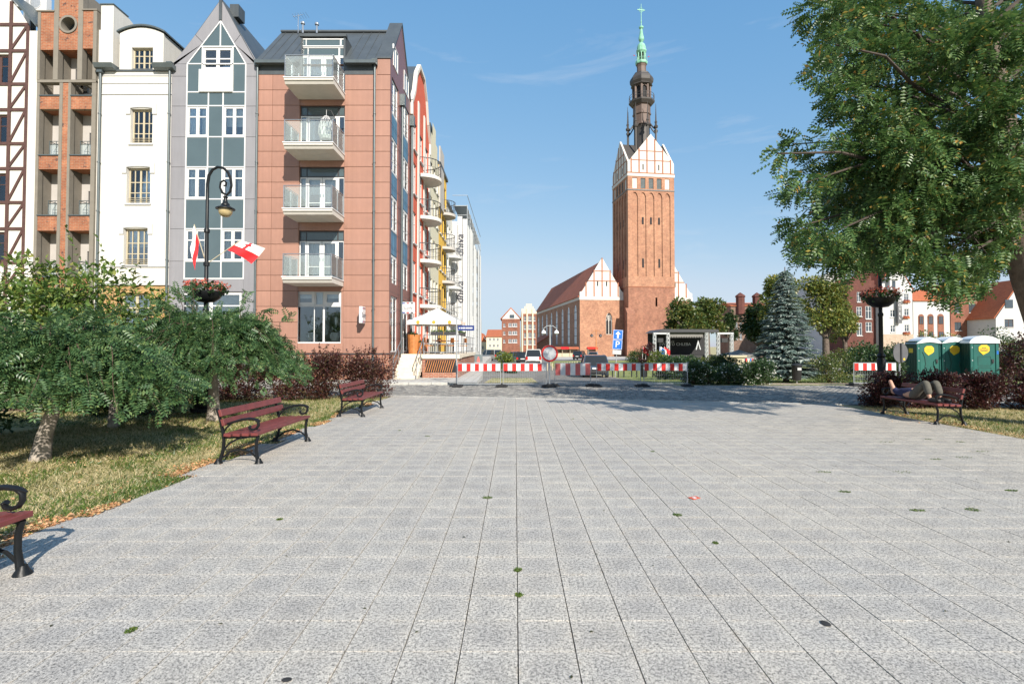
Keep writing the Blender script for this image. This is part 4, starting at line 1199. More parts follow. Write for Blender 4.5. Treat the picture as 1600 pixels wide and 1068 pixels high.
for xx in np.arange(0, 20, 1.9):
    for yy in (-.15, -SCD): mb.tube([(xx, yy, 0), (xx, yy, 15.6 if yy < -1 else 14.4)], .035, 6)
for z in np.arange(1.9, 15.6, 1.95):
    mb.tube([(0, -SCD, z+1), (19, -SCD, z+1)], .03, 6); mb.tube([(0, -SCD, z+1), (0, 0, z+1)], .03, 6); mb.box(0.05, 19, -SCD+.05, -.1, z-.03, z+.02)
mb.build('scaffold', M['galv'], Bs, smooth=True)
for z in (7.0, 11.6):
    text_part('handwriting', 'dhiva', 1.05, M['text_dark'], Bs, (-.14, -SCD*.55, z), (math.pi/2, R(-90), -math.pi/2), .004, shear=.2)
Bl = street_house('low_white_house', 'low white building with round plate on its gable beyond the scaffolding', 72.0, 85, 6.2, M['stucco'], [(2, 3.2, 2, 3.8), (6, 7.2, 2, 3.8)], M['dark_frame'], x=-5.6,
    gable=[(1, 6.2), (12, 6.2), (12, 6.9), (9, 7.8), (4, 7.8), (1, 6.9)])
MB().lathe([(.85, -.08), (.85, -.003)], 24, (6.5, 0, 6.3), ax='y').build('round_plate', M['stucco_grey'], Bl)

# ------------------------------------------------------------------ entrance steps and terrace
X0 = XC1 + .10
St = thing('entrance_steps', 'pale stone entrance steps with steel handrails by the corner house', 'steps', (X0+.6, 25.5, SW))
TZ = 1.30                                              # terrace height
ns = 7; rise = (TZ-SW)/ns
for i in range(ns):
    W(St).bbox(X0, X0+1.22, 25.35+i*.30, 25.35+i*.30+ (.34 if i < ns-1 else .55), SW + max(0, i-1)*rise - (.05 if i else 0), SW+(i+1)*rise, .012).build('step', M['step_stone'], St)
for x in (X0+.05, X0+1.18):
    mb = W(St)
    mb.tube([(x, 25.25, SW), (x, 25.25, SW+1.0), (x, 25.35+ns*.30, TZ+.98), (x, 25.35+ns*.30, TZ)], .026, 8)
    mb.tube([(x, 25.25, SW+.55), (x, 25.35+ns*.30, TZ+.5)], .016, 8); mb.tube([(x, 26.4, SW+.5), (x, 26.4, SW+1.5)], .02, 8)
    mb.build('handrail', M['steel'], St, smooth=True)
Te = thing('terrace', 'raised cafe terrace with brick wall, pale stone edge and steel railing', 'terrace', (XC1+1.9, 31, SW))
xa, xb = XC1+.06, -2.95
W(Te).box(X0+1.24, xb, 26.6, 26.85, 0, TZ-.24).box(xb-.25, xb, 26.85, 37, -.4, TZ-.24).box(xa, X0+1.22, 27.6, 27.7, 0, TZ-.05).build('brick_wall', M['brick_plinth'], Te)
W(Te).bbox(xa+.0, xb+.08, 27.72, 37, TZ-.2, TZ, .015).bbox(X0+1.235, xb+.08, 26.52, 27.715, TZ-.235, TZ-.002, .015).build('terrace_slab', M['step_stone'], Te)
mb = W(Te)
for i in range(13):                                    # slanted bars of the cellar grille
    x = X0+1.45 + i*.115
    mb.cbox((x, 26.56, .68), (.035, .03, .62), Matrix.Rotation(.28, 3, 'Y'))
mb.build('grille', M['barrel_wood'], Te)
W(Te).box(X0+1.40, X0+1.55+12*.115+.1, 26.592, 26.598, .36, 1.0).build('dark_recess_panel', M['dark_void'], Te)  # dark panel on the wall face, standing in for a recess's shade
mb = W(Te)
for x in np.linspace(X0+1.3, xb, 4): mb.tube([(x, 26.6, TZ), (x, 26.6, TZ+1.0)], .022, 8)
for y in np.arange(28, 37, 1.5): mb.tube([(xb, y, TZ), (xb, y, TZ+1.0)], .022, 8)
for z in (.12, .55, 1.0):
    mb.tube([(X0+1.3, 26.6, TZ+z), (xb, 26.6, TZ+z)], .02, 8); mb.tube([(xb, 26.6, TZ+z), (xb, 37, TZ+z)], .02, 8)
mb.build('railing', M['steel'], Te, smooth=True)
for k, (x, y) in enumerate(((-4.05, 26.52), (-3.35, 26.52), (-2.98, 28.0), (-2.98, 29.6))):
    P = thing('railing_planter', ('dark railing planter nearest the steps', 'dark railing planter at the terrace corner', 'dark railing planter on the street side of the terrace', 'dark railing planter farther up the terrace railing')[k], 'planter', (x, y, TZ+1.02), 0 if k < 2 else math.pi/2, 'planters on the terrace railing')
    MB().bbox(-.32, .32, -.09, .09, 0, .14, .01).build('trough', M['dark_frame'], P)
    mb = MB()
    for q in range(60):
        b = Vector((random.uniform(-.3, .3), random.uniform(-.08, .08), .13)); d = Vector((random.gauss(0, .5), random.gauss(0, .5), random.uniform(.2, 1))).normalized()*random.uniform(.08, .2)
        s_ = d.cross(Vector((0, 0, 1))).normalized()*.025; mb.poly([b, b+d*.5+s_, b+d, b+d*.5-s_])
    mb.build('plants', M['leaf_pot'], P)
for k, (x, y, h, r) in enumerate(((XC1+.62, 28.0, 1.05, .36), (XC1+1.10, 27.95, .62, .28))):
    P = thing('wooden_barrel', ('tall orange wooden tub at the top of the steps', 'shorter orange wooden tub beside the tall one')[k], 'tub', (x, y, TZ), 0, 'wooden tubs at the top of the steps')
    n = 14
    for j in range(n):
        a = 2*math.pi*j/n
        mb = MB(); mb.M = Matrix.Rotation(a, 4, 'Z')
        ww_ = r*math.sin(math.pi/n)*.97
        mb.prism([(r*.76, 0), (r*.97, h*.95), (r*1.0, h), (r*.94, h), (r*.72, 0)], -ww_, ww_, 'xz'); mb.build('stave', M['barrel_wood'], P)
    MB().lathe([(r*.7, .02), (r*.9, h*.9), (.02, h*.92)], 14).build('soil', M['bark'], P)
    mb = MB()
    for q in range(70):
        b = Vector((random.gauss(0, r*.4), random.gauss(0, r*.4), h*.9)); d = Vector((random.gauss(0, .6), random.gauss(0, .6), 1)).normalized()*random.uniform(.1, .35)
        s_ = d.cross(Vector((0, 0, 1))).normalized()*.03; mb.poly([b, b+d*.5+s_, b+d, b+d*.5-s_])
    mb.build('plants', M['leaf_dark'], P)
# parasol
pc = at(684, 481, 29.0)
P = thing('parasol', 'large square white parasol with orange logos over the cafe terrace', 'parasol', (pc.x, 29.0, TZ))
hz = pc.z - TZ; e = 1.42; ez = hz - .78
MB().tube([(0, 0, 0), (0, 0, hz+.05)], .035, 10).build('pole', M['steel'], P, smooth=True)
MB().bbox(-.35, .35, -.35, .35, 0, .1, .02).build('base', M['concrete'], P)
mb = MB(); c4 = [(-e,-e), (e,-e), (e,e), (-e,e)]
for (ax_, ay_), (bx_, by_) in zip(c4, c4[1:]+c4[:1]):
    n = 6
    for k in range(n):
        t0, t1 = k/n, (k+1)/n
        s0, s1 = .12*math.sin(math.pi*t0), .12*math.sin(math.pi*t1)
        p0 = (ax_+(bx_-ax_)*t0, ay_+(by_-ay_)*t0); p1 = (ax_+(bx_-ax_)*t1, ay_+(by_-ay_)*t1)
        mb.poly([(p0[0], p0[1], ez), (p1[0], p1[1], ez), (p1[0]*.5, p1[1]*.5, (ez+hz)/2-.06), (p0[0]*.5, p0[1]*.5, (ez+hz)/2-.06)])
        mb.poly([(p0[0]*.5, p0[1]*.5, (ez+hz)/2-.06), (p1[0]*.5, p1[1]*.5, (ez+hz)/2-.06), (0, 0, hz)])
        mb.poly([(p0[0], p0[1], ez), (p0[0], p0[1], ez-.20-.02*math.cos(12*t0)), (p1[0], p1[1], ez-.20-.02*math.cos(12*t1)), (p1[0], p1[1], ez)])
cn = mb.build('canopy', M['cloth_white'], P)
for sx_, sy_ in ((0, -1), (1, 0), (0, 1), (-1, 0)):
    for t in (-.6, 0, .6):
        mb = MB(); mb.M = Matrix.Rotation(math.atan2(sy_, sx_)+math.pi/2, 4, 'Z')
        mb.lathe([(.10, -e-.010), (.10, -e-.004)], 12, (t*e, 0, ez-.09), ax='y'); mb.build('logo', M['parasol_logo'], cn)
mb = MB()
for a, b in c4: mb.tube([(0, 0, hz-.6), (a*.55, b*.55, hz-.50)], .012, 6); mb.tube([(0, 0, hz-.03), (a, b, ez+.0)], .012, 6)
mb.build('ribs', M['steel'], P)
# cafe tables and chairs on the terrace
def cafe_set(x, y, k):
    T = thing('cafe_table', ('round cafe table behind the front railing of the terrace', 'round cafe table under the parasol', 'round cafe table at the back of the terrace')[k], 'table', (x, y, TZ), 0, 'tables on the terrace')
    MB().lathe([(.34, .70), (.36, .72), (.36, .745), (.02, .75)], 20).build('table_top', M['barrel_wood'], T, smooth=True)
    MB().tube([(0, 0, .03), (0, 0, .70)], .03, 8).lathe([(.22, 0), (.22, .02), (.05, .04)], 14).build('pedestal', M['dark_frame'], T)
    for j, a in enumerate((.6, 3.6)):
        C = thing('cafe_chair', ('brown cafe chair to the right of the ', 'brown cafe chair to the left of the ')[j] + ('front terrace table', 'table under the parasol', 'rear terrace table')[k], 'chair', (x+.62*math.cos(a), y+.62*math.sin(a), TZ), a+math.pi/2, 'chairs on the terrace')
        MB().bbox(-.21, .21, -.21, .21, .43, .47, .01).build('seat', M['barrel_wood'], C)
        for lx in (-.18, .18):
            for ly in (-.18, .18): MB().tube([(lx, ly, 0), (lx, ly, .43 if ly > 0 else .88)], .016, 6).build('leg', M['dark_frame'], C)
        MB().bbox(-.2, .2, -.20, -.17, .62, .88, .01).build('backrest', M['barrel_wood'], C)
for k, (x, y) in enumerate(((-4.1, 27.6), (-3.6, 29.6), (-4.6, 31.5))): cafe_set(x, y, k)

# ------------------------------------------------------------------ brick church
CB = -1.05
pm('nave_glass', (.66, .70, .72), .2, .1, .5)  # pale base colour stands in for sky reflected in the panes
CH = thing('church', 'large red brick church with tall square tower, white gables and dark tiered spire', 'church', (31.0, 140.0, CB), R(7.8))
TW, TD = 13.45, 13.0
def zt(v): return at(1018, v, 140.0).z - CB
def arch_fill(mb, x0, x1, zs, ze, y0, y1, n=7):
    """masonry between a pointed arch and the square head above it"""
    xm, h = (x0+x1)/2, (x1-x0)/2
    pts = [(x0 + h*(1-math.cos(math.pi/2*k/n)) , zs + (ze-zs)*math.sin(math.pi/2*k/n)) for k in range(n+1)]
    mb.prism([(x0, ze)] + pts, y0, y1)
    mb.prism([(2*xm-x, z) for x, z in ([(x0, ze)] + pts)][::-1], y0, y1)
def tower_face(T, W_, name):
    nb = 5; m = 1.15; gap = .62
    nw = (W_ - 2*m - gap*(nb-1)) / nb
    z0, ze = zt(431), zt(299.5); zs = ze - nw*1.0
    nich = [(m + i*(nw+gap), m + i*(nw+gap) + nw, z0, ze) for i in range(nb)]
    ow = nw*.80
    bel = [(a + (nw-ow)/2, b - (nw-ow)/2, zt(293.5), zt(277)) for a, b, _, _ in nich]
    mb = MB(); mb.M = T; wall(mb, 0, W_, zt(448), zt(268), nich + bel, 0, .30)
    for a, b, c, d in nich: arch_fill(mb, a, b, zs, ze-.002, .004, .28)
    mb.poly([(.35, .30, z0-.1), (W_-.35, .30, z0-.1), (W_-.35, .30, ze+.1), (.35, .30, ze+.1)])
    mb.build('tower_wall', M['brick_church'], CH)
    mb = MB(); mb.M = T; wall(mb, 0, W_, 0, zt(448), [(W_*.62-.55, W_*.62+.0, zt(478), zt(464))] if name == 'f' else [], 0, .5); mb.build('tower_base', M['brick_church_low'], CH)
    mb = MB(); mb.M = T
    for i, (a, b, c, d) in enumerate(bel):
        q = MB(); q.M = T
        if i in (0, 4):
            q.box(a, b, .18, .28, c, d); q.build('blind_panel', M['tower_plaster'], CH)
        else:
            q.box(a, b, .26, .30, c, d)
            for k in range(9): q.box(a+.05, b-.05, .12, .26, c + (d-c)*(k+.3)/9, c + (d-c)*(k+.55)/9)
            q.build('louvre', M['louvre'], CH)
    for i in (1, 2, 3):
        a, b, _, _ = nich[i]; xm = (a+b)/2
        for va, vb in ((349, 338),) + (((417, 403),) if i != 2 else ()):
            q = MB(); q.M = T; q.box(xm-.26, xm+.26, .22, .31, zt(va), zt(vb)); q.build('slit_window', M['dark_void'], CH)
    q = MB(); q.M = T
    q.box(-.12, W_+.12, -.14, .4, zt(296.5), zt(295.2)); q.build('string_course', M['louvre'], CH)
    q = MB(); q.M = T; q.box(-.1, W_+.1, -.12, .3, zt(274.5), zt(270)); q.build('white_band', M['tower_plaster'], CH)
    q = MB(); q.M = T; q.box(-.14, W_+.14, -.16, .32, zt(270), zt(268.8)); q.box(0, W_, -.10, .2, zt(448), zt(447)); q.build('brick_course', M['brick_trim'], CH)
    # white gable with brick strips
    zb, zk, za = zt(268.8), zt(253), zt(207)
    q = MB(); q.M = T; q.prism([(0, zb), (W_, zb), (W_, zk), (W_/2, za), (0, zk)], .05, .55); gb = q.build('gable', M['tower_plaster'], CH)
    def top(x): return zk + (za-zk)*(1-abs(x-W_/2)/(W_/2))
    for i in range(6):
        x = W_*(.075 + .17*i)
        q = MB(); q.M = T; q.box(x-.17, x+.17, -.03, .045, zb, top(x)-.05); q.build('brick_strip', M['brick_trim'], gb)
    q = MB(); q.M = T
    for f in (.36, .68):
        z = zk + (za-zk)*(f-.27); hw = W_/2*(1-(f-.27))
        q.box(W_/2-hw+.3, W_/2+hw-.3, -.025, .04, z-.10, z+.10)
    q.build('brick_strip', M['brick_trim'], gb)
    for x in (W_*.33, W_*.67):
        q = MB(); q.M = T; q.box(x-.16, x+.16, .0, .06, zt(264), zt(255)); q.build('slit_window', M['dark_void'], gb)
I4 = Matrix.Identity(4)
tower_face(I4, TW, 'f')
tower_face(Matrix.Translation((0, TD, 0)) @ Matrix.Rotation(-math.pi/2, 4, 'Z'), TD, 'l')
tower_face(Matrix.Translation((TW, 0, 0)) @ Matrix.Rotation(math.pi/2, 4, 'Z'), TD, 'r')
mb = MB(); mb.box(.6, TW-.6, TD-.3, TD, 0, zt(268)); mb.build('tower_wall', M['brick_church'], CH)
zk, za = zt(256), zt(211)
mb = MB(); mb.prism([(.2, zk), (TW-.2, zk), (TW/2, za)], .56, TD-.1); mb.prism([(.2, zk), (TD-.2, zk), (TD/2, za-.05)], .56, TW-.56, 'yz'); mb.build('tower_roof', M['spire_dark'], CH)
# corner buttress, portal
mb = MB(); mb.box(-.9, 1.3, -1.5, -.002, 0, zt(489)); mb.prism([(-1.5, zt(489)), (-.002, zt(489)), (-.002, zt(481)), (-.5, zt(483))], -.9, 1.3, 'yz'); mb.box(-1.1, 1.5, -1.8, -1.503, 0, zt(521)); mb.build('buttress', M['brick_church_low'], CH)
px = TW*.78
mb = MB()
for k, (w, d) in enumerate(((2.9, .35), (2.4, .65), (1.9, .95))):
    pts = [(px + w*math.cos(t), zt(547) + w*1.35*math.sin(t)) for t in np.linspace(0, math.pi, 15)]
    mb.prism([(px+w+.35, 0)] + [(px + (w+.35)*math.cos(t), zt(547) + (w+.35)*1.35*math.sin(t)) for t in np.linspace(0, math.pi, 15)] + [(px-w-.35, 0), (px-w, 0)] + pts[::-1] + [(px+w, 0)], -d, -d+.32)
po = mb.build('portal', M['brick_trim'], CH)
mb = MB(); mb.prism([(px+1.9, 0)] + [(px + 1.9*math.cos(t), zt(547)+1.9*1.35*math.sin(t)) for t in np.linspace(0, math.pi, 15)] + [(px-1.9, 0)], -.2, -.05); mb.build('door', M['dark_void'], po)
# spire, eight-sided, built tier by tier
sx_, sy_ = TW/2, TD/2
SY = 147.3
def zs(cy): return at(1004, cy/4.45, SY).z - CB
def tier(name, prof, mat, n=8):
    mb = MB(); mb.lathe([(hw/24.2, zs(cy)) for hw, cy in prof], n, (sx_, sy_, 0), R(22.5)); return mb.build(name, mat, CH)
tier('spire_base', [(60, 1075), (54, 1000), (54, 900), (60, 880)], M['spire_dark'])
tier('spire_tier', [(66, 880), (66, 868), (60, 862), (58, 810), (64, 806), (64, 796), (60, 790), (60, 745), (66, 740)], M['spire_panel'])
tier('gallery_floor', [(70, 742), (88, 722), (90, 712), (62, 710)], M['spire_dark'])
tier('bell_stage', [(50, 712), (50, 610), (62, 606)], M['dark_void'])
tier('gallery_cornice', [(58, 612), (76, 604), (70, 596), (80, 580), (82, 560), (76, 545), (60, 530), (58, 520), (40, 515)], M['spire_dark'])
tier('upper_tier', [(36, 516), (32, 505), (31, 470), (36, 455), (40, 452)], M['spire_panel'])
tier('green_gallery_floor', [(36, 455), (42, 445), (42, 432), (28, 430)], M['copper_green'])
tier('green_stage', [(20, 432), (20, 372)], M['dark_void'])
tier('green_cupola', [(28, 374), (36, 362), (36, 352), (31, 348), (30, 330), (24, 312), (12, 300), (9, 296), (12, 290), (19, 278), (19, 268), (12, 235), (8, 205), (16, 196), (16, 188), (6, 184)], M['copper_green'], 12)
mb = MB(); mb.tube([(sx_, sy_, zs(190)), (sx_, sy_, zs(28))], [.14, .07], 6)
mb.box(sx_-1.15, sx_+1.15, sy_-.07, sy_+.07, zs(70)-.12, zs(70)+.12)
N = 20
mb.tube([(sx_+.62*math.cos(2*math.pi*k/N), sy_, zs(70)+.62*math.sin(2*math.pi*k/N)) for k in range(N+1)], .07, 5)
mb.lathe([(.05, zs(157)), (.22, zs(155)), (.22, zs(152)), (.05, zs(150))], 8, (sx_, sy_, 0)); mb.build('cross', M['copper_green'], CH)
def ring_posts(name, r, z0, z1, rad, mat, n=8, rail=None):
    for k in range(n):
        a = 2*math.pi*k/n + R(22.5)
        mb = MB(); mb.tube([(sx_+r*math.cos(a), sy_+r*math.sin(a), z0), (sx_+r*math.cos(a), sy_+r*math.sin(a), z1)], rad, 6); mb.build(name, mat, CH)
    if rail:
        for z in rail:
            mb = MB(); mb.tube([(sx_+r*math.cos(2*math.pi*k/n+R(22.5)), sy_+r*math.sin(2*math.pi*k/n+R(22.5)), z) for k in range(n+1)], rad*.8, 5); mb.build('gallery_rail', mat, CH)
ring_posts('bell_stage_pier', 58/24.2, zs(712), zs(608), .34, M['spire_panel'])
for k in range(8):                                     # arches between the piers
    a0, a1 = 2*math.pi*k/8 + R(22.5), 2*math.pi*(k+1)/8 + R(22.5)
    p = [Vector((sx_+2.42*math.cos(a), sy_+2.42*math.sin(a), 0)) for a in (a0, a1)]
    mb = MB()
    for s0 in np.linspace(.08, .92, 8)[:-1]:
        s1 = s0 + .12
        za_, zb_ = zs(640) + 1.1*math.sin(math.pi*s0), zs(640) + 1.1*math.sin(math.pi*min(s1, .99))
        A, B_ = p[0].lerp(p[1], s0), p[0].lerp(p[1], s1)
        mb.poly([(A.x, A.y, za_), (B_.x, B_.y, zb_), (B_.x, B_.y, zs(606)), (A.x, A.y, zs(606))])
    mb.build('bell_stage_arch', M['spire_panel'], CH)
ring_posts('gallery_post', 86/24.2, zs(712), zs(672), .07, M['spire_dark'], 16, (zs(672), zs(690)))
ring_posts('green_stage_pier', 27/24.2, zs(432), zs(372), .16, M['copper_green'])
ring_posts('green_gallery_post', 40/24.2, zs(432), zs(412), .05, M['copper_green'], 12, (zs(412),))
for k in range(8):                                     # free-standing pinnacles tied to the spire by arched struts
    a = 2*math.pi*k/8
    r = 112/24.2; x, y = sx_+r*math.cos(a)*.92, sy_+r*math.sin(a)*.92
    mb = MB(); mb.tube([(x, y, zt(236)), (x, y, zs(890))], .26, 6)
    mb.lathe([(.5, zs(915)), (.62, zs(905)), (.3, zs(895)), (.3, zs(880)), (.42, zs(878)), (.22, zs(865)), (.12, zs(800)), (.05, zs(750))], 8, (x, y, 0))
    mb.tube([(x, y, zs(925)), (sx_+(x-sx_)*.8, sy_+(y-sy_)*.8, zs(905)), (sx_+(x-sx_)*.55, sy_+(y-sy_)*.55, zs(870))], .2, 6)
    mb.build('pinnacle', M['spire_dark'], CH)
for k, (a, b) in enumerate(((-1.0, -.3), (1.0, .25))):
    mb = MB(); mb.tube([(sx_+a*2, sy_, zs(392)), (sx_+a*2.4, sy_, zs(388))], .1, 5); mb.build('spire_flag', M['cloth_red'], CH)
# halls left and right of the tower
def hall(x0, x1, y0, y1, name, win_side):
    zE = at(906, 463, 142.2).z - CB; zR = at(938, 407, 143).z - CB
    xm = (x0+x1)/2
    wf = (xm + 1.05, xm + 2.9, zt(522), zt(487)) if win_side else None
    mb = MB(); wall(mb, x0, x1, 0, zE-.9, [wf] if wf else [], y0, .6)
    if wf: arch_fill(mb, wf[0], wf[1], wf[3]-2.0, wf[3]-.002, y0+.004, y0+.5)
    mb.build('hall_end_wall', M['brick_church'], CH)
    if wf:
        q = MB(); q.box(wf[0], wf[1], y0+.5, y0+.56, wf[2], wf[3]); wo = q.build('gothic_window', M['dark_void'], CH)
        q = MB()
        for x in (wf[0]+.08, (wf[0]+wf[1])/2, wf[1]-.08): q.box(x-.08, x+.08, y0+.35, y0+.49, wf[2], wf[3]-.9)
        q.box(wf[0], wf[1], y0+.35, y0+.48, wf[2]-.1, wf[2]+.12)
        c = (wf[0]+wf[1])/2
        q.tube([(c+.42*math.cos(2*math.pi*k/16), y0+.42, wf[3]-1.25+.42*math.sin(2*math.pi*k/16)) for k in range(17)], .09, 5)
        for sgn in (-1, 1):
            q.tube([(c, y0+.42, wf[3]-2.4), (c+sgn*.45, y0+.42, wf[3]-1.75), (c+sgn*.80, y0+.42, wf[3]-2.3)], .08, 5)
            q.tube([(c+sgn*.88, y0+.42, wf[3]-2.0), (c+sgn*.72, y0+.42, wf[3]-1.1), (c+sgn*.3, y0+.42, wf[3]-.35), (c, y0+.42, wf[3]-.1)], .09, 5)
        q.build('tracery', M['tower_plaster'], wo)
    q = MB(); q.box(x0-.06, x1+.06, y0-.12, y0+.3, zE-.9, zE+.0); q.build('white_band', M['tower_plaster'], CH)
    zb = zE
    q = MB(); q.prism([(x0, zb), (x1, zb), (x1, zb+1.3), (x1-.7, zb+1.5), (xm, zR+.9), (x0+.7, zb+1.5), (x0, zb+1.3)], y0+.02, y0+.5); g = q.build('hall_gable', M['tower_plaster'], CH)
    for i in range(5):
        x = x0 + (x1-x0)*(.14+.18*i); zt_ = zb + 1.4 + (zR+.8-zb-1.4)*(1-abs(x-xm)/((x1-x0)/2))
        q = MB(); q.box(x-.16, x+.16, y0-.06, y0+.015, zb, zt_); q.build('brick_strip', M['brick_trim'], g)
    q = MB()
    for f in (.38, .7): hw = (x1-x0)/2*(1-f)+.1; z = zb+1.4+(zR-zb-1.4)*f-.3; q.box(xm-hw, xm+hw, y0-.05, y0+.01, z-.12, z+.12)
    q.build('brick_strip', M['brick_trim'], g)
    for x in (xm-1.3, xm+1.3):
        q = MB(); q.box(x-.18, x+.18, y0-.02, y0+.03, zb+3.0, zb+4.6); q.build('slit_window', M['dark_void'], g)
    # roof
    q = MB(); q.prism([(x0-.5, zE-.05), (xm, zR), (x1+.4, zE-.05)], y0+.52, y1); q.build('hall_roof', M['church_roof'], CH)
    # long wall
    T = Matrix.Translation((x0, y1, 0)) @ Matrix.Rotation(-math.pi/2, 4, 'Z')
    L = y1 - y0
    wins = [(L - s - 1.35, L - s + 1.35, zt(538), zt(472.5) if True else 0) for s in (5.0, 13.2, 21.4, 30, 38.6, 47, 55.5, 63.5)]
    wins = [w for w in wins if w[0] > 1]
    mb = MB(); mb.M = T; wall(mb, 0, L, 0, zE-.9, wins, 0, .5)
    for w in wins: arch_fill(mb, w[0], w[1], w[3]-2.2, w[3]-.002, .004, .45)
    mb.build('hall_long_wall', M['brick_church'], CH)
    for i, w in enumerate(wins):
        q = MB(); q.M = T; q.box(w[0], w[1], .10, .16, w[2], w[3]); o = q.build('tall_window', M['nave_glass'], CH)
        q = MB(); q.M = T
        for z in np.linspace(w[2]+.2, w[3]-2.2, 5): q.box(w[0]+.02, w[1]-.02, .05, .095, z-.09, z+.09)
        q.box((w[0]+w[1])/2-.07, (w[0]+w[1])/2+.07, .052, .092, w[2], w[3]-.6); q.build('glazing_bar', M['louvre'], o)
    q = MB(); q.M = T; q.box(0, L, -.14, .3, zE-.9, zE-.1); q.build('white_band', M['tower_plaster'], CH)
    mb = MB(); mb.box(x1-.3, x1, y0+.1, y1, 0, zE-.95); mb.poly([(x0,y1,0),(x0,y1,zE),(xm,y1,zR),(x1,y1,zE),(x1,y1,0)]); mb.build('hall_back_wall', M['brick_church'], CH)
hall(-12.6, .3, 4.0, 73.0, 'left', True)
hall(7.6, 20.6, 4.05, 60.0, 'right', False)
mb = MB(); mb.prism([(-12.65, 0), (-17.5, 0), (-17.5, 3.6), (-12.65, 6.6)], 44, 62); mb.build('side_chapel', M['brick_church'], CH)
mb = MB(); mb.prism([(-12.66, 6.62), (-17.9, 3.5), (-17.9, 3.8), (-12.66, 6.95)], 43.8, 62.2); mb.build('chapel_roof', M['church_roof'], CH)

# ------------------------------------------------------------------ far houses
def simple_house(name, label, u0, u1, v_eave, v_top, Y, mat, wins, frame='white_plastic', style='gable', roofm='roof_tile', depth=9, gmat=None, extra=None, glass='far_window'):
    """wins: (u0,u1,vbottom,vtop) in the photo, on the plane at distance Y"""
    x0, x1 = at(u0, 500, Y).x, at(u1, 500, Y).x
    zb = gz(Y) - .05
    B = thing(name, label, 'house', ((x0+x1)/2, Y, zb))
    def zz(v): return at(800, v, Y).z
    def xx(u): return at(u, 500, Y).x
    hs = [(xx(a), xx(b), zz(c), zz(d)) for a, b, c, d in wins]
    e, tp = zz(v_eave), zz(v_top)
    mb = W(B); wall(mb, x0, x1, zb, e, hs, Y, .18)
    mb.poly([(x0,Y,zb),(x0,Y,e),(x0,Y+depth,e),(x0,Y+depth,zb)]); mb.poly([(x1,Y,zb),(x1,Y+depth,zb),(x1,Y+depth,e),(x1,Y,e)]); mb.poly([(x0,Y+depth,zb),(x0,Y+depth,e),(x1,Y+depth,e),(x1,Y+depth,zb)])
    mb.build('wall', M[mat], B)
    xm = (x0+x1)/2
    if style == 'gable':
        W(B).prism([(x0, e+.001), (x1, e+.001), (xm, tp)], Y-.001, Y+.3).build('gable', M[gmat or mat], B)
        W(B).prism([(x0-.3, e-.1), (xm, tp+.05), (x1+.3, e-.1), (x1+.3, e+.1), (xm, tp+.3), (x0-.3, e+.1)], Y+.02, Y+depth).build('roof', M[roofm], B)
    elif style == 'step':
        n = 4; pts = [(x0, e+.001)]
        for i in range(n):
            f0, f1 = i/n, (i+1)/n
            xa = x0 + (xm-x0)*f0*.82; z1 = e + (tp-e)*f1
            pts += [(xa, e + (tp-e)*f0 if i else e+.5), (xa, z1)]
        pts += [(2*xm-x, z) for x, z in pts[::-1]]
        W(B).prism(pts[::-1], Y-.001, Y+.35).build('gable', M[gmat or mat], B)
        W(B).prism([(x0, e-.1), (xm, tp-.8), (x1, e-.1)], Y+.36, Y+depth).build('roof', M[roofm], B)
    elif style == 'slope':
        W(B).prism([(Y-.3, e), (Y-.3, e+.15), (Y+depth*.6, tp), (Y+depth, e), (Y+depth, e-.1)], x0-.15, x1+.15, 'yz').build('roof', M[roofm], B)
    elif style == 'arc':
        pts = [(xm + (x1-x0)/2*math.cos(t), e + (tp-e)*math.sin(t)) for t in np.linspace(0, math.pi, 17)]
        W(B).prism(pts, Y-.001, Y+.4).build('gable', M[gmat or mat], B)
        W(B).prism([(xm + ((x1-x0)/2+.35)*math.cos(t), e + (tp-e+.35)*math.sin(t)) for t in np.linspace(0, math.pi, 17)], Y+.41, Y+depth).build('roof', M[roofm], B)
    for a, b, c, d in hs:
        o = W(B); f = min(.09, (b-a)*.09)
        o.box(a, b, Y+.06, Y+.12, c, c+f); o.box(a, b, Y+.06, Y+.12, d-f, d); o.box(a, a+f, Y+.06, Y+.12, c+f, d-f); o.box(b-f, b, Y+.06, Y+.12, c+f, d-f)
        o.box((a+b)/2-f*.5, (a+b)/2+f*.5, Y+.065, Y+.115, c+f, d-f); o.box(a+f, b-f, Y+.07, Y+.11, c+(d-c)*.62-f*.3, c+(d-c)*.62+f*.3)
        wo = o.build('window', M[frame], B)
        W(B).box(a+.01, b-.01, Y+.085, Y+.095, c+.01, d-.01).build('pane', M[glass], wo)
        W(B).box(a-.06, b+.06, Y-.12, Y-.003, c-.14, c-.02).build('sill', M['stucco_trim'], wo)
    return B
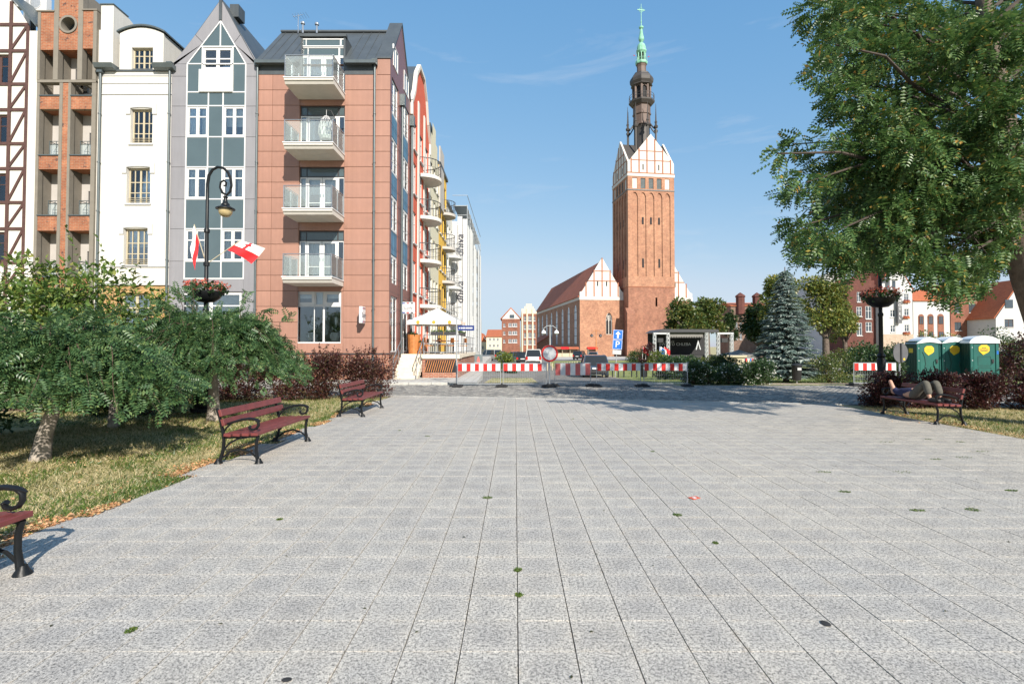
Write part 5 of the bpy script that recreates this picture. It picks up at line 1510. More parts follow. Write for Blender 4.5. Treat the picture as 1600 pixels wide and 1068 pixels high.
# at the end of the street
sw = []
for v in (510, 522.5, 535): sw += [(786.5, 789.5, v, v-5), (794.5, 799.5, v, v-5.5), (800.5, 808, v, v-5.5)]
B1 = simple_house('street_end_house', 'dark red brick house with white gable at the end of the street', 784, 812.5, 498, 482, 112, 'brick_far', sw + [(797, 803.5, 496.8, 491.5)][:0], gmat='stucco', roofm='roof_tile')
q = at(800, 494, 112); W(B1).box(q.x-.5, q.x+.5, 111.9, 111.97, q.z-.35, q.z+.35).build('gable_window', M['far_window'], B1)
sw = []
for v in (501, 514, 527, 538): sw += [(818.5, 821.8, v, v-7), (825.5, 830.5, v, v-7.5), (833.5, 836.5, v, v-7)]
B2 = simple_house('pilaster_house', 'tall red brick house with cream pilasters beside the church', 814.5, 838.5, 490, 474.5, 118, 'brick_far', sw, style='step', gmat='stucco_pale')
for u in (815, 822.5, 831.3):
    a, b = at(u, 500, 118).x, at(u+2.2, 500, 118).x; W(B2).box(a, b, 117.8, 117.997, gz(118), at(800, 482, 118).z).build('pilaster', M['stucco_pale'], B2)
sw = [(a, a+3.2, v, v-4) for v in (532, 542) for a in (764, 770, 776)]
simple_house('orange_roofed_house', 'cream house with steep orange tiled roof far down the street', 760, 786, 526, 513, 150, 'stucco_pale', sw, style='slope', depth=16)
simple_house('small_orange_roofed_house', 'small cream house with orange hipped roof beside the low white building', 741, 762, 534, 521, 160, 'stucco_pale', [(a, a+3, 545, 540) for a in (746, 753)], style='gable', gmat='roof_tile', depth=16)
# across the square on the right
Y1 = 100
simple_house('arch_gabled_house', 'pale house with quarter round white gable and orange roof', 1284, 1324, 462, 427, Y1+8, 'stucco_trim', [(1292, 1298, 490, 480), (1305, 1311, 490, 480)], style='arc', depth=10, roofm='stucco_trim')
simple_house('roof_behind_house', 'orange tiled roof with skylight rising behind the stepped brick gable', 1306, 1336, 458, 438, Y1+12, 'stucco_pale', [(1312, 1317, 470, 463)], style='slope', depth=12)
simple_house('stepped_gable_house', 'dark red brick house with stepped gable across the square', 1324, 1372, 452, 424, Y1, 'brick_dark',
    [(1338.5, 1347, 494, 479), (1352.5, 1362, 498, 478), (1338.5, 1347, 524, 504), (1352.5, 1362, 518, 503), (1339.5, 1345.5, 471.5, 456)], style='step')
B3 = simple_house('hotel', 'tall cream white gabled house with dark vertical sign and red window flowers', 1374, 1426, 452, 406, Y1-1, 'stucco_trim',
    [(1391, 1399, 495, 484), (1413, 1420.5, 493, 482), (1391, 1399, 519, 508), (1413, 1420.5, 518, 507), (1413, 1420.5, 469, 458.5)], style='gable', frame='white_plastic')
q0, q1 = at(1401.5, 505, Y1-1.4), at(1407, 466, Y1-1.4)
W(B3).box(q0.x, q1.x, Y1-1.7, Y1-1.3, q0.z, q1.z).build('vertical_sign', M['grey_paint'], B3)
hs_ = W(B3); loc0 = Vector(((q0.x+q1.x)/2, Y1-1.72, 0)) - Vector(B3.location)
for i, ch in enumerate('HOTEL'):
    text_part('sign_letter', ch, .75, M['white_paint'], B3, (loc0.x, loc0.y, q1.z - .55 - i*.82 - B3.location.z), (math.pi/2, 0, 0), .01)
for u, v in ((1416.5, 471), (1416.5, 495.5), (1416.5, 520.5)):
    q = at(u, v, Y1-1.2); t = thing('window_box', 'red flower box under the ' + {471: 'top', 495.5: 'middle', 520.5: 'lowest'}[v] + ' right window of the white hotel', 'flower box', (q.x, Y1-1.25, q.z), 0, 'flower boxes on the white hotel')
    MB().bbox(-.55, .55, -.16, .16, -.2, .0, .02).build('trough', M['barrel_wood'], t)
    mb = MB()
    for k in range(90):
        c = Vector((random.uniform(-.6, .6), random.uniform(-.25, .2), random.uniform(-.25, .3))); d = Vector((random.gauss(0,1), random.gauss(0,1), random.gauss(0,1))).normalized()*.12; e = d.cross(Vector((.3,.5,.8))).normalized()*.1
        mb.poly([c-d, c+e, c+d, c-e])
    mb.build('flowers', M['petal_mix'], t)
q = at(1394.5, 438, Y1-1.5); W(B3).prism([(q.x-1.2, q.z+.2), (q.x+1.2, q.z+.2), (q.x+.5, q.z+1.2), (q.x-.5, q.z+1.2)], Y1-2.0, Y1-1.002).box(q.x-.75, q.x+.75, Y1-1.8, Y1-1.002, q.z-2.4, q.z+.19).build('oriel', M['stucco_trim'], B3)
W(B3).box(q.x-.3, q.x+.3, Y1-1.86, Y1-1.803, q.z-1.6, q.z-.1).build('oriel_window', M['far_window'], B3)
W(B3).box(at(1374, 500, Y1-1).x, at(1426, 500, Y1-1).x, Y1-1.15, Y1-1.004, gz(Y1)-.2, at(1400, 522, Y1-1).z).build('ground_floor', M['sand_path'], B3)
ar = [(1434.5, 1443.5), (1449, 1458.5), (1464.5, 1474.5)]
B4 = simple_house('arcaded_house', 'low white house with three brick filled arches and orange roof', 1427, 1484, 470, 448, Y1, 'stucco_trim', [], style='slope', depth=10)
for a, b in ar:
    xa, xb = at(a, 500, Y1).x, at(b, 500, Y1).x; xm = (xa+xb)/2; r = (xb-xa)/2; zc = at(1450, 495, Y1).z
    W(B4).prism([(xb, gz(Y1))] + [(xm+r*math.cos(t), zc+r*math.sin(t)) for t in np.linspace(0, math.pi, 11)] + [(xa, gz(Y1))], Y1-.06, Y1-.003).build('brick_arch', M['brick_far'], B4)
    for z0, z1 in ((506, 494), (530, 518)):
        window(B4, xa+.2-B4.location.x*0, xb-.2, at(1450, z0, Y1).z, at(1450, z1, Y1).z, Y1-.15, M['timber'], 2, fw=.06, glass='far_window')
B5 = simple_house('brick_house', 'red brick house with white arched doorways behind the toilets', 1485.5, 1529, 452, 440, Y1, 'brick_far',
    [(1491.5, 1502, 516, 503), (1514, 1525, 516, 503), (1514, 1525, 488, 474), (1491.5, 1502, 488, 474)], style='slope', frame='dark_frame')
for a, b in ((1490, 1502), (1511.5, 1525)):
    xa, xb = at(a, 500, Y1).x, at(b, 500, Y1).x; xm = (xa+xb)/2; r = (xb-xa)/2; zc = at(1450, 529, Y1).z
    d_ = W(B5).prism([(xb, gz(Y1))] + [(xm+r*math.cos(t), zc+r*math.sin(t)) for t in np.linspace(0, math.pi, 11)] + [(xa, gz(Y1))], Y1-.08, Y1-.003).build('doorway', M['stucco'], B5)
    W(B5).box(xa+.25, xb-.25, Y1-.12, Y1-.082, gz(Y1), zc).build('door', M['timber'], d_)
simple_house('white_link_house', 'narrow white rendered house right of the red brick house', 1530, 1551, 470, 462, Y1+.6, 'stucco_trim', [(1536, 1541, 515, 506)], style='slope')
B6 = simple_house('white_gabled_house', 'white rendered house with half timbered window surrounds beside the big trunk', 1556, 1640, 497, 438, Y1-6, 'stucco_trim',
    [(1569.5, 1583.5, 511, 498.5), (1600, 1614, 511, 498.5)], style='gable', frame='timber')
W(B6).box(at(1570, 470, Y1-6).x, at(1582, 470, Y1-6).x, Y1-6.1, Y1-6.003, at(1570, 481, Y1-6).z, at(1570, 468, Y1-6).z).build('gable_window', M['far_window'], B6)
sw = []
for v in (513, 530): sw += [(1149, 1152.5, v, v-9), (1155.5, 1159, v, v-9)]
B7 = simple_house('turreted_house', 'brown brick building with small turrets and orange roof behind the trees', 1142, 1210, 478, 470, 128, 'brick_brown', sw, style='slope')
for u in (1157, 1183):
    q = at(u, 478, 127.8); W(B7).lathe([(1.1, q.z-2), (1.1, q.z+2.2), (1.3, q.z+2.3), (1.2, q.z+2.6), (.1, q.z+3.4)], 8, (q.x, 127.9, 0)).build('turret', M['brick_dark'], B7)

# ------------------------------------------------------------------ leaves and plants
LEAF = (np.array([(0,0,0), (.42,.5,.10), (1,0,0), (.42,-.5,.10)]), np.array([(0,1,2,3)]))
def pinnate(pairs, lw=.34, ll=.50):
    v, f = [], []
    sp = .80/(pairs-1)*.46
    for i in range(pairs):
        t = .14 + .80*i/(pairs-1); L = ll*(1 - .55*abs(t-.45))
        for s in (-1, 1):
            n = len(v); dr = -.05 - .10*t
            v += [(t, 0, dr*t), (t+.04+sp, s*L*.52, dr*t+.015), (t+.08, s*L, dr*t-.06), (t+.04-sp, s*L*.52, dr*t-.02)]
            f.append((n, n+1, n+2, n+3))
    n = len(v); v += [(.96, 0, -.13), (1.06, .07, -.14), (1.2, 0, -.2), (1.06, -.07, -.14)]; f.append((n, n+1, n+2, n+3))
    return np.array(v), np.array(f)
PIN7, PIN5 = pinnate(7), pinnate(5)
def sprig_template(n=7):
    v, f = [], []
    for i in range(n):
        t = i/n
        for s in (-1, 1):
            k = len(v); L = .42*(1-.6*t)+.08
            v += [(t, 0, 0), (t+.10, s*L*.55, .03), (t+.26, s*L, -.04), (t+.12, s*L*.4, -.03)]; f.append((k, k+1, k+2, k+3))
    return np.array(v), np.array(f)
SPRIG = sprig_template()
def leaves(name, mat, P, D, L, wr, tmpl, parent, kind=None, roll=1.0):
    """one mesh of leaf-shaped faces: P base points, D directions, L lengths"""
    n = len(P)
    D = D / np.linalg.norm(D, axis=1)[:, None]
    up = np.tile(np.array([0., 0., 1.]), (n, 1)) + rng.normal(0, .55*roll, (n, 3))
    S = np.cross(D, up); S /= np.maximum(np.linalg.norm(S, axis=1), 1e-6)[:, None]
    N = np.cross(S, D)
    tv, tf = tmpl
    V = P[:, None] + L[:, None, None] * (tv[None, :, :1]*D[:, None] + wr*tv[None, :, 1:2]*S[:, None] + tv[None, :, 2:3]*N[:, None])
    FA = tf[None] + (np.arange(n)*len(tv))[:, None, None]
    return fast_mesh(name, V.reshape(-1, 3), FA.reshape(-1, tf.shape[1]), mat, parent, kind=kind)
def unit(n):
    P = rng.normal(0, 1, (n, 3)); return P / np.linalg.norm(P, axis=1)[:, None]
def blob_points(clumps, n, fill=.45):
    """points in a set of ellipsoid clumps (x,y,z,rx,ry,rz), denser towards the skin; returns point and outward direction"""
    C = np.array(clumps); w = (C[:, 3]*C[:, 4]*C[:, 5]) ** (2/3); idx = rng.choice(len(C), n, p=w/w.sum())
    d = unit(n); r = rng.uniform(fill**3, 1, n) ** (1/3) * rng.normal(1, .07, n)
    return C[idx, :3] + d * r[:, None] * C[idx, 3:6], d
def clumpy(c, r, n, cr, seed=None, low=-.9, squash=.75):
    """clumps spread over the skin of an ellipsoid crown"""
    g = np.random.default_rng(seed if seed is not None else int(rng.integers(1e9)))
    out = []
    for _ in range(n):
        d = g.normal(0, 1, 3); d /= np.linalg.norm(d)
        if d[2] < low: d[2] = -d[2]
        k = g.uniform(.45, 1.0) * g.uniform(.85, 1.12); s = cr * g.uniform(.6, 1.35)
        out.append((c[0]+d[0]*r[0]*k, c[1]+d[1]*r[1]*k, c[2]+d[2]*r[2]*k, s, s, s*squash))
    return out
def branch_set(parent, base, targets, r0, mat, name='branches', sag=.0, jit=.12, n=5):
    mb = MB()
    for t in targets:
        b, t = Vector(base), Vector(t); pts, rs = [], []
        for k in range(n+1):
            s = k/n
            p = b.lerp(t, s) + Vector((random.gauss(0, jit), random.gauss(0, jit), random.gauss(0, jit*.6))) * math.sin(math.pi*s) + Vector((0, 0, sag*math.sin(math.pi*s)))
            pts.append(p); rs.append(r0*(1-s*.85))
        mb.tube(pts, rs, 6)
    return mb.build(name, mat, parent, smooth=True)
def bush(name, label, cat, base, r, n, mat, size=.07, wr=.6, clumps=22, cr=.35, tmpl=LEAF, group=None, stems=9, flowers=None, up=.35, squash=.8, low=-.55, dense=.4, shoots=0):
    """shrub: stems from the ground and leaves gathered in uneven clumps"""
    B = thing(name, label, cat, base, 0, group)
    rx, ry, rz = r
    cl = clumpy((0, 0, rz*.95), (rx*.8, ry*.8, rz*.85), clumps, cr*min(r), low=low, squash=squash)
    cl += [(random.uniform(-.6, .6)*rx, random.uniform(-.6, .6)*ry, rz*random.uniform(.3, .8), rx*.35, ry*.35, rz*.35) for _ in range(5)]
    for _ in range(9):                                    # skirts down to the ground
        a, q = random.uniform(0, 6.28), math.sqrt(random.random())*.8
        cl.append((rx*q*math.cos(a), ry*q*math.sin(a), rz*.26, rx*.3, ry*.3, rz*.28))
    P, d = blob_points(cl, int(n*1.2), dense)
    if shoots:
        sp = []
        for _ in range(shoots):
            a = random.uniform(0, 6.28); q = random.uniform(.1, .9)
            b = np.array([rx*q*math.cos(a), ry*q*math.sin(a), rz*(1.2 + .6*math.sqrt(1-q*q))]); h = random.uniform(.15, .5)*rz; lean = rng.normal(0, .25, 3)
            for t in np.linspace(0, 1, 16): sp.append(b + np.array([lean[0]*t*h, lean[1]*t*h, t*h]) + rng.normal(0, .012, 3))
        P = np.vstack([P, np.array(sp)]); d = np.vstack([d, unit(len(sp))])
    P[:, 2] = np.maximum(P[:, 2], .02)
    D = d + rng.normal(0, .7, P.shape) + np.array([0, 0, up])
    L = size * rng.uniform(.6, 1.35, len(P))
    leaves('foliage', mat, P, D, L, wr, tmpl, B)
    tg = [(c[0]*.9, c[1]*.9, c[2]) for c in random.sample(cl, min(stems, len(cl)))]
    branch_set(B, (0, 0, -.03), tg, .012 + .006*max(r), M['twig'], 'stems', jit=.06*max(r))
    if flowers:
        fm, fn, fs = flowers
        P, d = blob_points([(c[0], c[1], c[2], c[3]*1.08, c[4]*1.08, c[5]*1.08) for c in cl], fn, .93)
        P[:, 2] = np.maximum(P[:, 2], .05)
        leaves('flowers', fm, P, d + rng.normal(0, .5, P.shape), np.full(fn, fs) * rng.uniform(.7, 1.3, fn), .9, LEAF, B, kind='stuff')
    return B
def tree(name, label, base, h, crown, r, n, mat, size, wr=.6, clumps=60, cr=.3, trunk=.2, group=None, tmpl=LEAF, low=-.6, trunk_mat='bark', droop=0.0, dense=.4):
    B = thing(name, label, 'tree', base, 0, group)
    cx_, cy_, cz_ = crown
    cl = clumpy(crown, r, clumps, cr*min(r), low=low)
    P, d = blob_points(cl, n, dense)
    D = d + rng.normal(0, .6, P.shape) + np.array([0, 0, -droop])
    leaves('crown', mat, P, D, size * rng.uniform(.6, 1.35, n), wr, tmpl, B)
    fork = (cx_*.5, cy_*.5, max(.3, cz_ - r[2]*.75))
    mb = MB(); pts = [Vector((0,0,-.1)), Vector((.02,0,fork[2]*.4)), Vector(fork), Vector((cx_*.9, cy_*.9, cz_ + r[2]*.3))]
    mb.tube(pts, [trunk*1.25, trunk*.95, trunk*.8, trunk*.25], 10); mb.build('trunk', M[trunk_mat], B, smooth=True)
    branch_set(B, fork, [c[:3] for c in random.sample(cl, min(len(cl), 16))], trunk*.45, M[trunk_mat], 'limbs', jit=.05*max(r))
    return B

# ------------------------------------------------------------------ benches
def make_bench(label, loc, rz):
    B = thing('park_bench', label, 'bench', loc, rz, 'red slatted park benches')
    HL = .95
    for s in (-1, 1):
        y = s * (HL - .07)
        def P(pts): return [(x, y, z) for x, z in pts]
        mb = MB()
        mb.tube(P([(.285, .0), (.262, .07), (.245, .18), (.247, .30), (.272, .40)]), [.034, .026, .023, .022, .024], 8, sq=(1.2, 1.0))
        mb.tube(P([(-.305, .0), (-.268, .08), (-.235, .20), (-.228, .34), (-.243, .46), (-.285, .64), (-.335, .80)]), [.034, .026, .023, .023, .023, .021, .017], 8, sq=(1.2, 1.0))
        mb.tube(P([(.275, .393), (.05, .385), (-.22, .375)]), .018, 6)
        mb.tube(P([(.250, .085), (.16, .165), (.02, .205), (-.12, .175), (-.235, .09)]), .015, 6)
        mb.tube(P([(-.225, .20), (-.15, .29), (-.03, .355), (.14, .385)]), .014, 6)
        fl = mb.build('side_frame', M['iron'], B, smooth=True)
        mb = MB()
        mb.tube(P([(-.265, .575), (-.19, .572), (-.09, .60), (.03, .635), (.14, .648), (.225, .638), (.272, .60), (.275, .55), (.245, .505), (.195, .487), (.150, .498), (.140, .525), (.160, .538)]),
                [.013, .014, .017, .020, .022, .022, .021, .020, .019, .018, .019, .022, .020], 8, sq=(1.25, 1.0))
        mb.tube(P([(.20, .640), (.255, .632), (.305, .612)]), [.024, .022, .008], 8, sq=(1.35, .8))
        mb.tube(P([(-.235, .455), (-.19, .52), (-.12, .582), (-.03, .622)]), .013, 6)
        mb.build('armrest', M['iron'], B, smooth=True)
        for x0 in (.285, -.305):
            MB().lathe([(.062, 0), (.058, .012), (.036, .045), (.028, .07)], 10, (x0, y, 0)).build('foot', M['iron'], fl, smooth=True)
    base = None
    for i in range(4):
        x = .245 - i * .131
        if base is None:
            base = MB().bbox(-.051, .051, -HL, HL, -.022, .022, .006).build('seat_slat', M['bench_wood'], B); q = base
        else:
            q = base.copy(); COL.objects.link(q)
        q.location = (x, 0, .430 - .004*i); q.rotation_euler = (0, .03*i, 0)
    for z, x in ((.600, -.262), (.735, -.300)):
        q = base.copy(); COL.objects.link(q); q.name = 'back_slat'; q.location = (x + .048, 0, z); q.rotation_euler = (0, R(90 - 15.5), 0)
    return B
make_bench('red slatted bench cut off by the left edge in the foreground', (-3.95, 3.86 - .88, 0), R(1))
make_bench('red slatted bench standing between the two weeping trees and the slabs', (-4.02, 8.38, 0), R(0))
make_bench('red slatted bench farthest on the left, before the purple hedge', (-3.98, 13.35, 0), R(0))
RB = make_bench('red slatted bench on the right with a person lying on it', (9.52, 12.08, 0), R(180 - 3))

# ------------------------------------------------------------------ person asleep on the right bench
def skin_mesh(name, nodes, edges, mat, parent, sub=2, root=0):
    me = bpy.data.meshes.new(name)
    me.from_pydata([Vector(p[:3]) for p in nodes], edges, [])
    o = bpy.data.objects.new(name + '_src', me); COL.objects.link(o)
    o.modifiers.new('Skin', 'SKIN').use_smooth_shade = True
    sd = me.skin_vertices[0].data
    for i, p in enumerate(nodes):
        r = p[3]; sd[i].radius = (r, p[4] if len(p) > 4 else r)
    sd[root].use_root = True
    m = o.modifiers.new('Sub', 'SUBSURF'); m.levels = sub; m.render_levels = sub
    dg = bpy.context.evaluated_depsgraph_get(); dg.update()
    me2 = bpy.data.meshes.new_from_object(o.evaluated_get(dg))
    bpy.data.objects.remove(o); bpy.data.meshes.remove(me)
    me2.name = name; me2.materials.clear(); me2.materials.append(mat)
    me2.polygons.foreach_set('use_smooth', [True]*len(me2.polygons))
    r = bpy.data.objects.new(name, me2); COL.objects.link(r); r.parent = parent
    return r
PO = Vector((9.46, 12.1, .455))
PE = thing('person', 'person in navy shirt and grey trousers lying on the bench, knees raised, arm over face', 'person', PO)
def rel(p): return (p[0]-PO.x, p[1]-PO.y, p[2]-PO.z, *p[3:])
pel, ab, ch, nk = (9.46,12.10,.575,.125), (9.46,12.30,.58,.115), (9.46,12.50,.59,.13), (9.455,12.66,.58,.055)
hd, cr = (9.45,12.78,.585,.085), (9.45,12.90,.575,.075)
nodes = [pel, ab, ch, nk, hd, cr, (9.45,12.745,.68,.03), (9.45,12.80,.685,.02)]
edges = [(0,1),(1,2),(2,3),(3,4),(4,5),(4,6),(4,7)]
def chain(start, pts):
    i = start
    for p in pts:
        nodes.append(p); edges.append((i, len(nodes)-1)); i = len(nodes)-1
    return i
for s, kx in ((-1, 9.355), (1, 9.585)):
    k = chain(0, [(9.46+s*.095,12.05,.565,.088), (kx,11.86,.74,.075), (kx+.005*s,11.69,.885,.058), (kx+.01*s,11.63,.72,.054), (kx+.01*s,11.565,.53,.036), (kx+.012*s,11.50,.495,.036), (kx+.015*s,11.38,.488,.030)])
def hand(i, w, d, side):
    """palm and five fingers from wrist node i"""
    w, d, side = Vector(w), Vector(d).normalized(), Vector(side).normalized(); up = d.cross(side)
    p = w + d*.05; nodes.append((*p, .026, .016)); pi = len(nodes)-1; edges.append((i, pi))
    for k, l in enumerate((.070, .078, .072, .058)):
        b = p + d*.035 + side*(.030 - .020*k); nodes.append((*b, .009)); a = len(nodes)-1; edges.append((pi, a))
        for t in (.55, 1.0):
            q = b + d*l*t*.9 - up*.020*t*t; nodes.append((*q, .0085)); edges.append((a, len(nodes)-1)); a = len(nodes)-1
    b = w + d*.03 + side*.035; nodes.append((*b, .010)); a = len(nodes)-1; edges.append((i, a))
    q = b + d*.03 + side*.03; nodes.append((*q, .009)); edges.append((a, len(nodes)-1))
e1 = chain(2, [(9.30,12.57,.60,.058), (9.275,12.62,.74,.046), (9.27,12.68,.865,.040), (9.34,12.77,.79,.034), (9.40,12.83,.715,.025)])
hand(e1, (9.40,12.83,.715), (.75, .45, -.35), (.2, .5, .8))
e2 = chain(2, [(9.62,12.56,.60,.058), (9.68,12.42,.58,.046), (9.69,12.28,.565,.040), (9.59,12.20,.655,.033), (9.52,12.17,.705,.025)])
hand(e2, (9.52,12.17,.705), (-.9, -.2, .05), (.1, -.9, .1))
skin_mesh('body', [rel(p) for p in nodes], edges, M['skin'], PE)
T_ = [(9.46,12.02,.580,.150), (9.46,12.22,.585,.150), (9.46,12.50,.59,.158), (9.46,12.615,.588,.085), (9.31,12.56,.60,.074), (9.285,12.60,.70,.066), (9.61,12.55,.60,.074), (9.665,12.46,.585,.066)]
skin_mesh('shirt', [rel(p) for p in T_], [(0,1),(1,2),(2,3),(2,4),(4,5),(2,6),(6,7)], M['shirt_navy'], PE)
T_ = [(9.46,12.20,.577,.142), (9.46,12.07,.577,.158)]; E_ = [(0,1)]
for s, kx in ((-1, 9.355), (1, 9.585)):
    b = len(T_); T_ += [(9.46+s*.098,12.03,.575,.108), (kx,11.86,.745,.098), (kx,11.685,.89,.080), (kx+.005*s,11.63,.73,.080), (kx+.01*s,11.58,.59,.072)]
    E_ += [(1,b),(b,b+1),(b+1,b+2),(b+2,b+3),(b+3,b+4)]
skin_mesh('trousers', [rel(p) for p in T_], E_, M['trouser_grey'], PE)
for s, kx in ((-1, 9.365), (1, 9.597)):
    skin_mesh('shoe', [rel(p) for p in ((kx,11.63,.512,.062), (kx+.003*s,11.47,.500,.062), (kx+.006*s,11.30,.496,.056))], [(0,1),(1,2)], M['shoe'], PE)
skin_mesh('hair', [rel(p) for p in ((9.45,12.86,.555,.088), (9.45,12.915,.578,.080), (9.45,12.90,.62,.07))], [(0,1),(1,2)], M['hair'], PE)

# ------------------------------------------------------------------ park lamps with flower baskets and flags
def flower_ball(name, parent, c, r, zs_, n, mat, size=.05):
    P = rng.normal(0, 1, (n, 3)); P /= np.linalg.norm(P, axis=1)[:, None]
    P *= (rng.uniform(.55, 1, n) ** .5)[:, None] * np.array([r, r, zs_]); P += np.array(c)
    D = rng.normal(0, 1, (n, 3)); D /= np.linalg.norm(D, axis=1)[:, None]
    return leaves(name, mat, P, D, np.full(n, size) * rng.uniform(.6, 1.3, n), .8, LEAF, parent)
def park_lamp(label, loc, rz, flags):
    B = thing('park_lamp', label, 'street lamp', loc, rz, 'black park lamps with flower baskets')
    MB().lathe([(.33, 0), (.33, .10), (.26, .14), (.27, .42), (.21, .50), (.17, .62), (.19, .66), (.14, .74), (.11, 1.0), (.125, 1.3), (.09, 1.36), (.12, 1.42), (.075, 1.5)], 12).build('pedestal', M['iron'], B, smooth=True)
    MB().lathe([(.062, 1.5), (.058, 2.6), (.075, 2.62), (.075, 2.68), (.052, 2.72), (.046, 4.7), (.07, 4.72), (.07, 4.8), (.042, 4.84), (.04, 5.92)], 12).build('pole', M['iron'], B, smooth=True)
    k = 1/59.0
    cv = [(322.5,300), (322.5,286), (324.5,272), (330,263), (338,259), (347,260.5), (354,267), (358.5,277), (360,288), (358,298), (352.5,303), (346,299.5), (342,291), (343,283), (348,280), (352,283.5), (351,288.5), (348,288)]
    z300 = 1.7 + (541-300)*13.5/800
    MB().tube([((u-322.5)*k, 0, z300 + (300-v)*k) for u, v in cv], [.04]*3 + [.036]*5 + [.032]*4 + [.026]*6, 8).build('scroll', M['iron'], B, smooth=True)
    zl = z300 + (300-303)*k; xl = (351-322.5)*k
    MB().lathe([(.03, .0), (.035, -.04), (.07, -.06), (.04, -.09), (.05, -.16), (.06, -.20), (.10, -.24), (.105, -.28), (.14, -.31), (.235, -.36), (.235, -.385), (.02, -.385)], 20, (xl, 0, zl)).build('lamp_hood', M['iron'], B, smooth=True)
    MB().lathe([(.17, -.386), (.172, -.43), (.155, -.50), (.115, -.555), (.06, -.585), (.01, -.592)], 20, (xl, 0, zl)).build('lamp_globe', M['lamp_glass'], B, smooth=True)
    o = MB().lathe([(.05, 2.86), (.20, 2.88), (.33, 2.98), (.40, 3.12), (.40, 3.15), (.33, 3.13)], 18).build('flower_basket', M['iron'], B, smooth=True)
    flower_ball('foliage', o, (0, 0, 3.2), .52, .18, 500, M['leaf_rose'], .09)
    flower_ball('flowers', o, (0, 0, 3.30), .56, .17, 420, M['petal_mix'], .06)
    if flags:
        zf = 3.88
        MB().lathe([(.075, zf-.05), (.075, zf+.05)], 10).build('flag_clamp', M['iron'], B)
        for kf, (az, el, col) in enumerate(flags):
            d = Vector((math.cos(az)*math.cos(el), math.sin(az)*math.cos(el), math.sin(el)))
            st = thing('flag', ('red and white flag with a red emblem sticking out right from the lamp', 'red and white flag drooping at the left of the lamp')[kf] if col == 'l' else ('red flag hanging from the right lamp among the leaves', 'red and yellow flag on the right lamp')[kf], 'flag', Vector(loc) + Matrix.Rotation(rz, 3, 'Z') @ (Vector((0, 0, zf)) + d*.07), rz, 'flags on the park lamps')
            MB().tube([d*0, d*1.0], .012, 6).build('staff', M['cream_plastic'], st)
            nu, nv = 14, 8; Lc, Hc = .64, .44
            V_, F_, mi = [], [], []
            side = Vector((-d.y, d.x, 0)).normalized()
            fly = (Vector((d.x, d.y, -.25)).normalized() if el < 1.0 else Vector((d.x*.45, d.y*.45, -1)).normalized())
            for i in range(nu+1):
                for j in range(nv+1):
                    t, s = i/nu, j/nv
                    base = d*(1.0 - Hc*(s)) if True else d
                    p = base + fly*Lc*t + side*(.07*math.sin(t*7+s*2)*t**.5) + Vector((0, 0, -.16*t*t*s))
                    V_.append(p)
            mb = MB(); n = len(mb.v); mb.v += [tuple(p) for p in V_]
            for i in range(nu):
                for j in range(nv):
                    a = i*(nv+1)+j; mb.f.append((a, a+nv+1, a+nv+2, a+1))
                    em = kf == 0 and ((5 <= i <= 6 and j <= 3) or (j == 1 and 4 <= i <= 7) or (3 <= i <= 8 and j == 5 and False))
                    mb.mi.append((1 if j >= nv//2 else 0) if not em else 1)
            mb.build('cloth', [M['cloth_white'], M['cloth_red']], st, smooth=True)
    return B

LL = gp(322.5, 640)
park_lamp('black scroll-topped lamp with two flags and flower basket behind the weeping tree', (at(322.5, 420, 13.5).x, 13.5, 0), 0, [(R(8), R(38), 'l'), (R(200), R(74), 'l')])
park_lamp('black lamp with flower basket behind the sleeping person, its head among the leaves', (at(1377, 560, 15.3).x, 15.3, 0), R(160), [(R(20), R(35), 'r'), (R(60), R(60), 'r')])

# ------------------------------------------------------------------ barriers
def stripes(mb, x0, x1, y0, y1, z0, z1, n): pass
def barrier(label, u0, u1, Y, v_top=569, pink=False, posts=True, zoff=0.0):
    x0, x1 = at(u0, 590, Y).x, at(u1, 590, Y).x; w = x1 - x0
    B = thing('barrier', label, 'barrier', ((x0+x1)/2, Y, gz(Y) if Y > 24 else .0), 0, 'striped mesh barriers across the street')
    h = 1.0; r = .017
    mb = MB()
    mb.tube([(-w/2+.03, 0, .03), (-w/2+.03, 0, h), ], r, 8); mb.tube([(w/2-.03, 0, .03), (w/2-.03, 0, h)], r, 8)
    for z in (.12, h-.01): mb.tube([(-w/2+.03, 0, z), (w/2-.03, 0, z)], r*.9, 8)
    mb.build('frame', M['galv'], B, smooth=True)
    mb = MB()
    for x in np.arange(-w/2+.1, w/2-.05, .075): mb.tube([(x, 0, .12), (x, 0, h-.3)], .0035, 4, False)
    for z in (.30, .48): mb.tube([(-w/2+.03, 0, z), (w/2-.03, 0, z)], .0035, 4, False)
    mb.build('mesh_bars', M['galv'], B, kind='stuff')
    hh = .30 if not pink else .50
    pl = MB().bbox(-w/2+.05, w/2-.05, -.035, -.015, h-.03-hh, h-.03, .004).build('plate', M['white_paint'], B)
    n = 10 if not pink else 7; sw_ = (w-.1)/n
    for i in range(0, n, 2):
        MB().box(-w/2+.05+i*sw_+.002, -w/2+.05+(i+1)*sw_-.002, -.038, -.0352, h-.028-hh, h-.032).build('red_stripe', M['pink_paint' if pink else 'red_paint'], pl)
    for x in (-w/2+.03, w/2-.03):
        f = MB().bbox(x-.20, x+.20, -.30, .30, 0, .06, .02).bbox(x-.12, x+.12, -.18, .18, .06, .11, .015).build('foot', M['rubber'], B)
    return B
bl = ['barrier nearest the cafe terrace, left of the first shared foot', 'barrier between the cafe end and the round sign', 'barrier with the large faded pink striped board right of the round sign',
      'barrier standing before the dark parked car', 'barrier at the right end of the row beside the rose hedge']
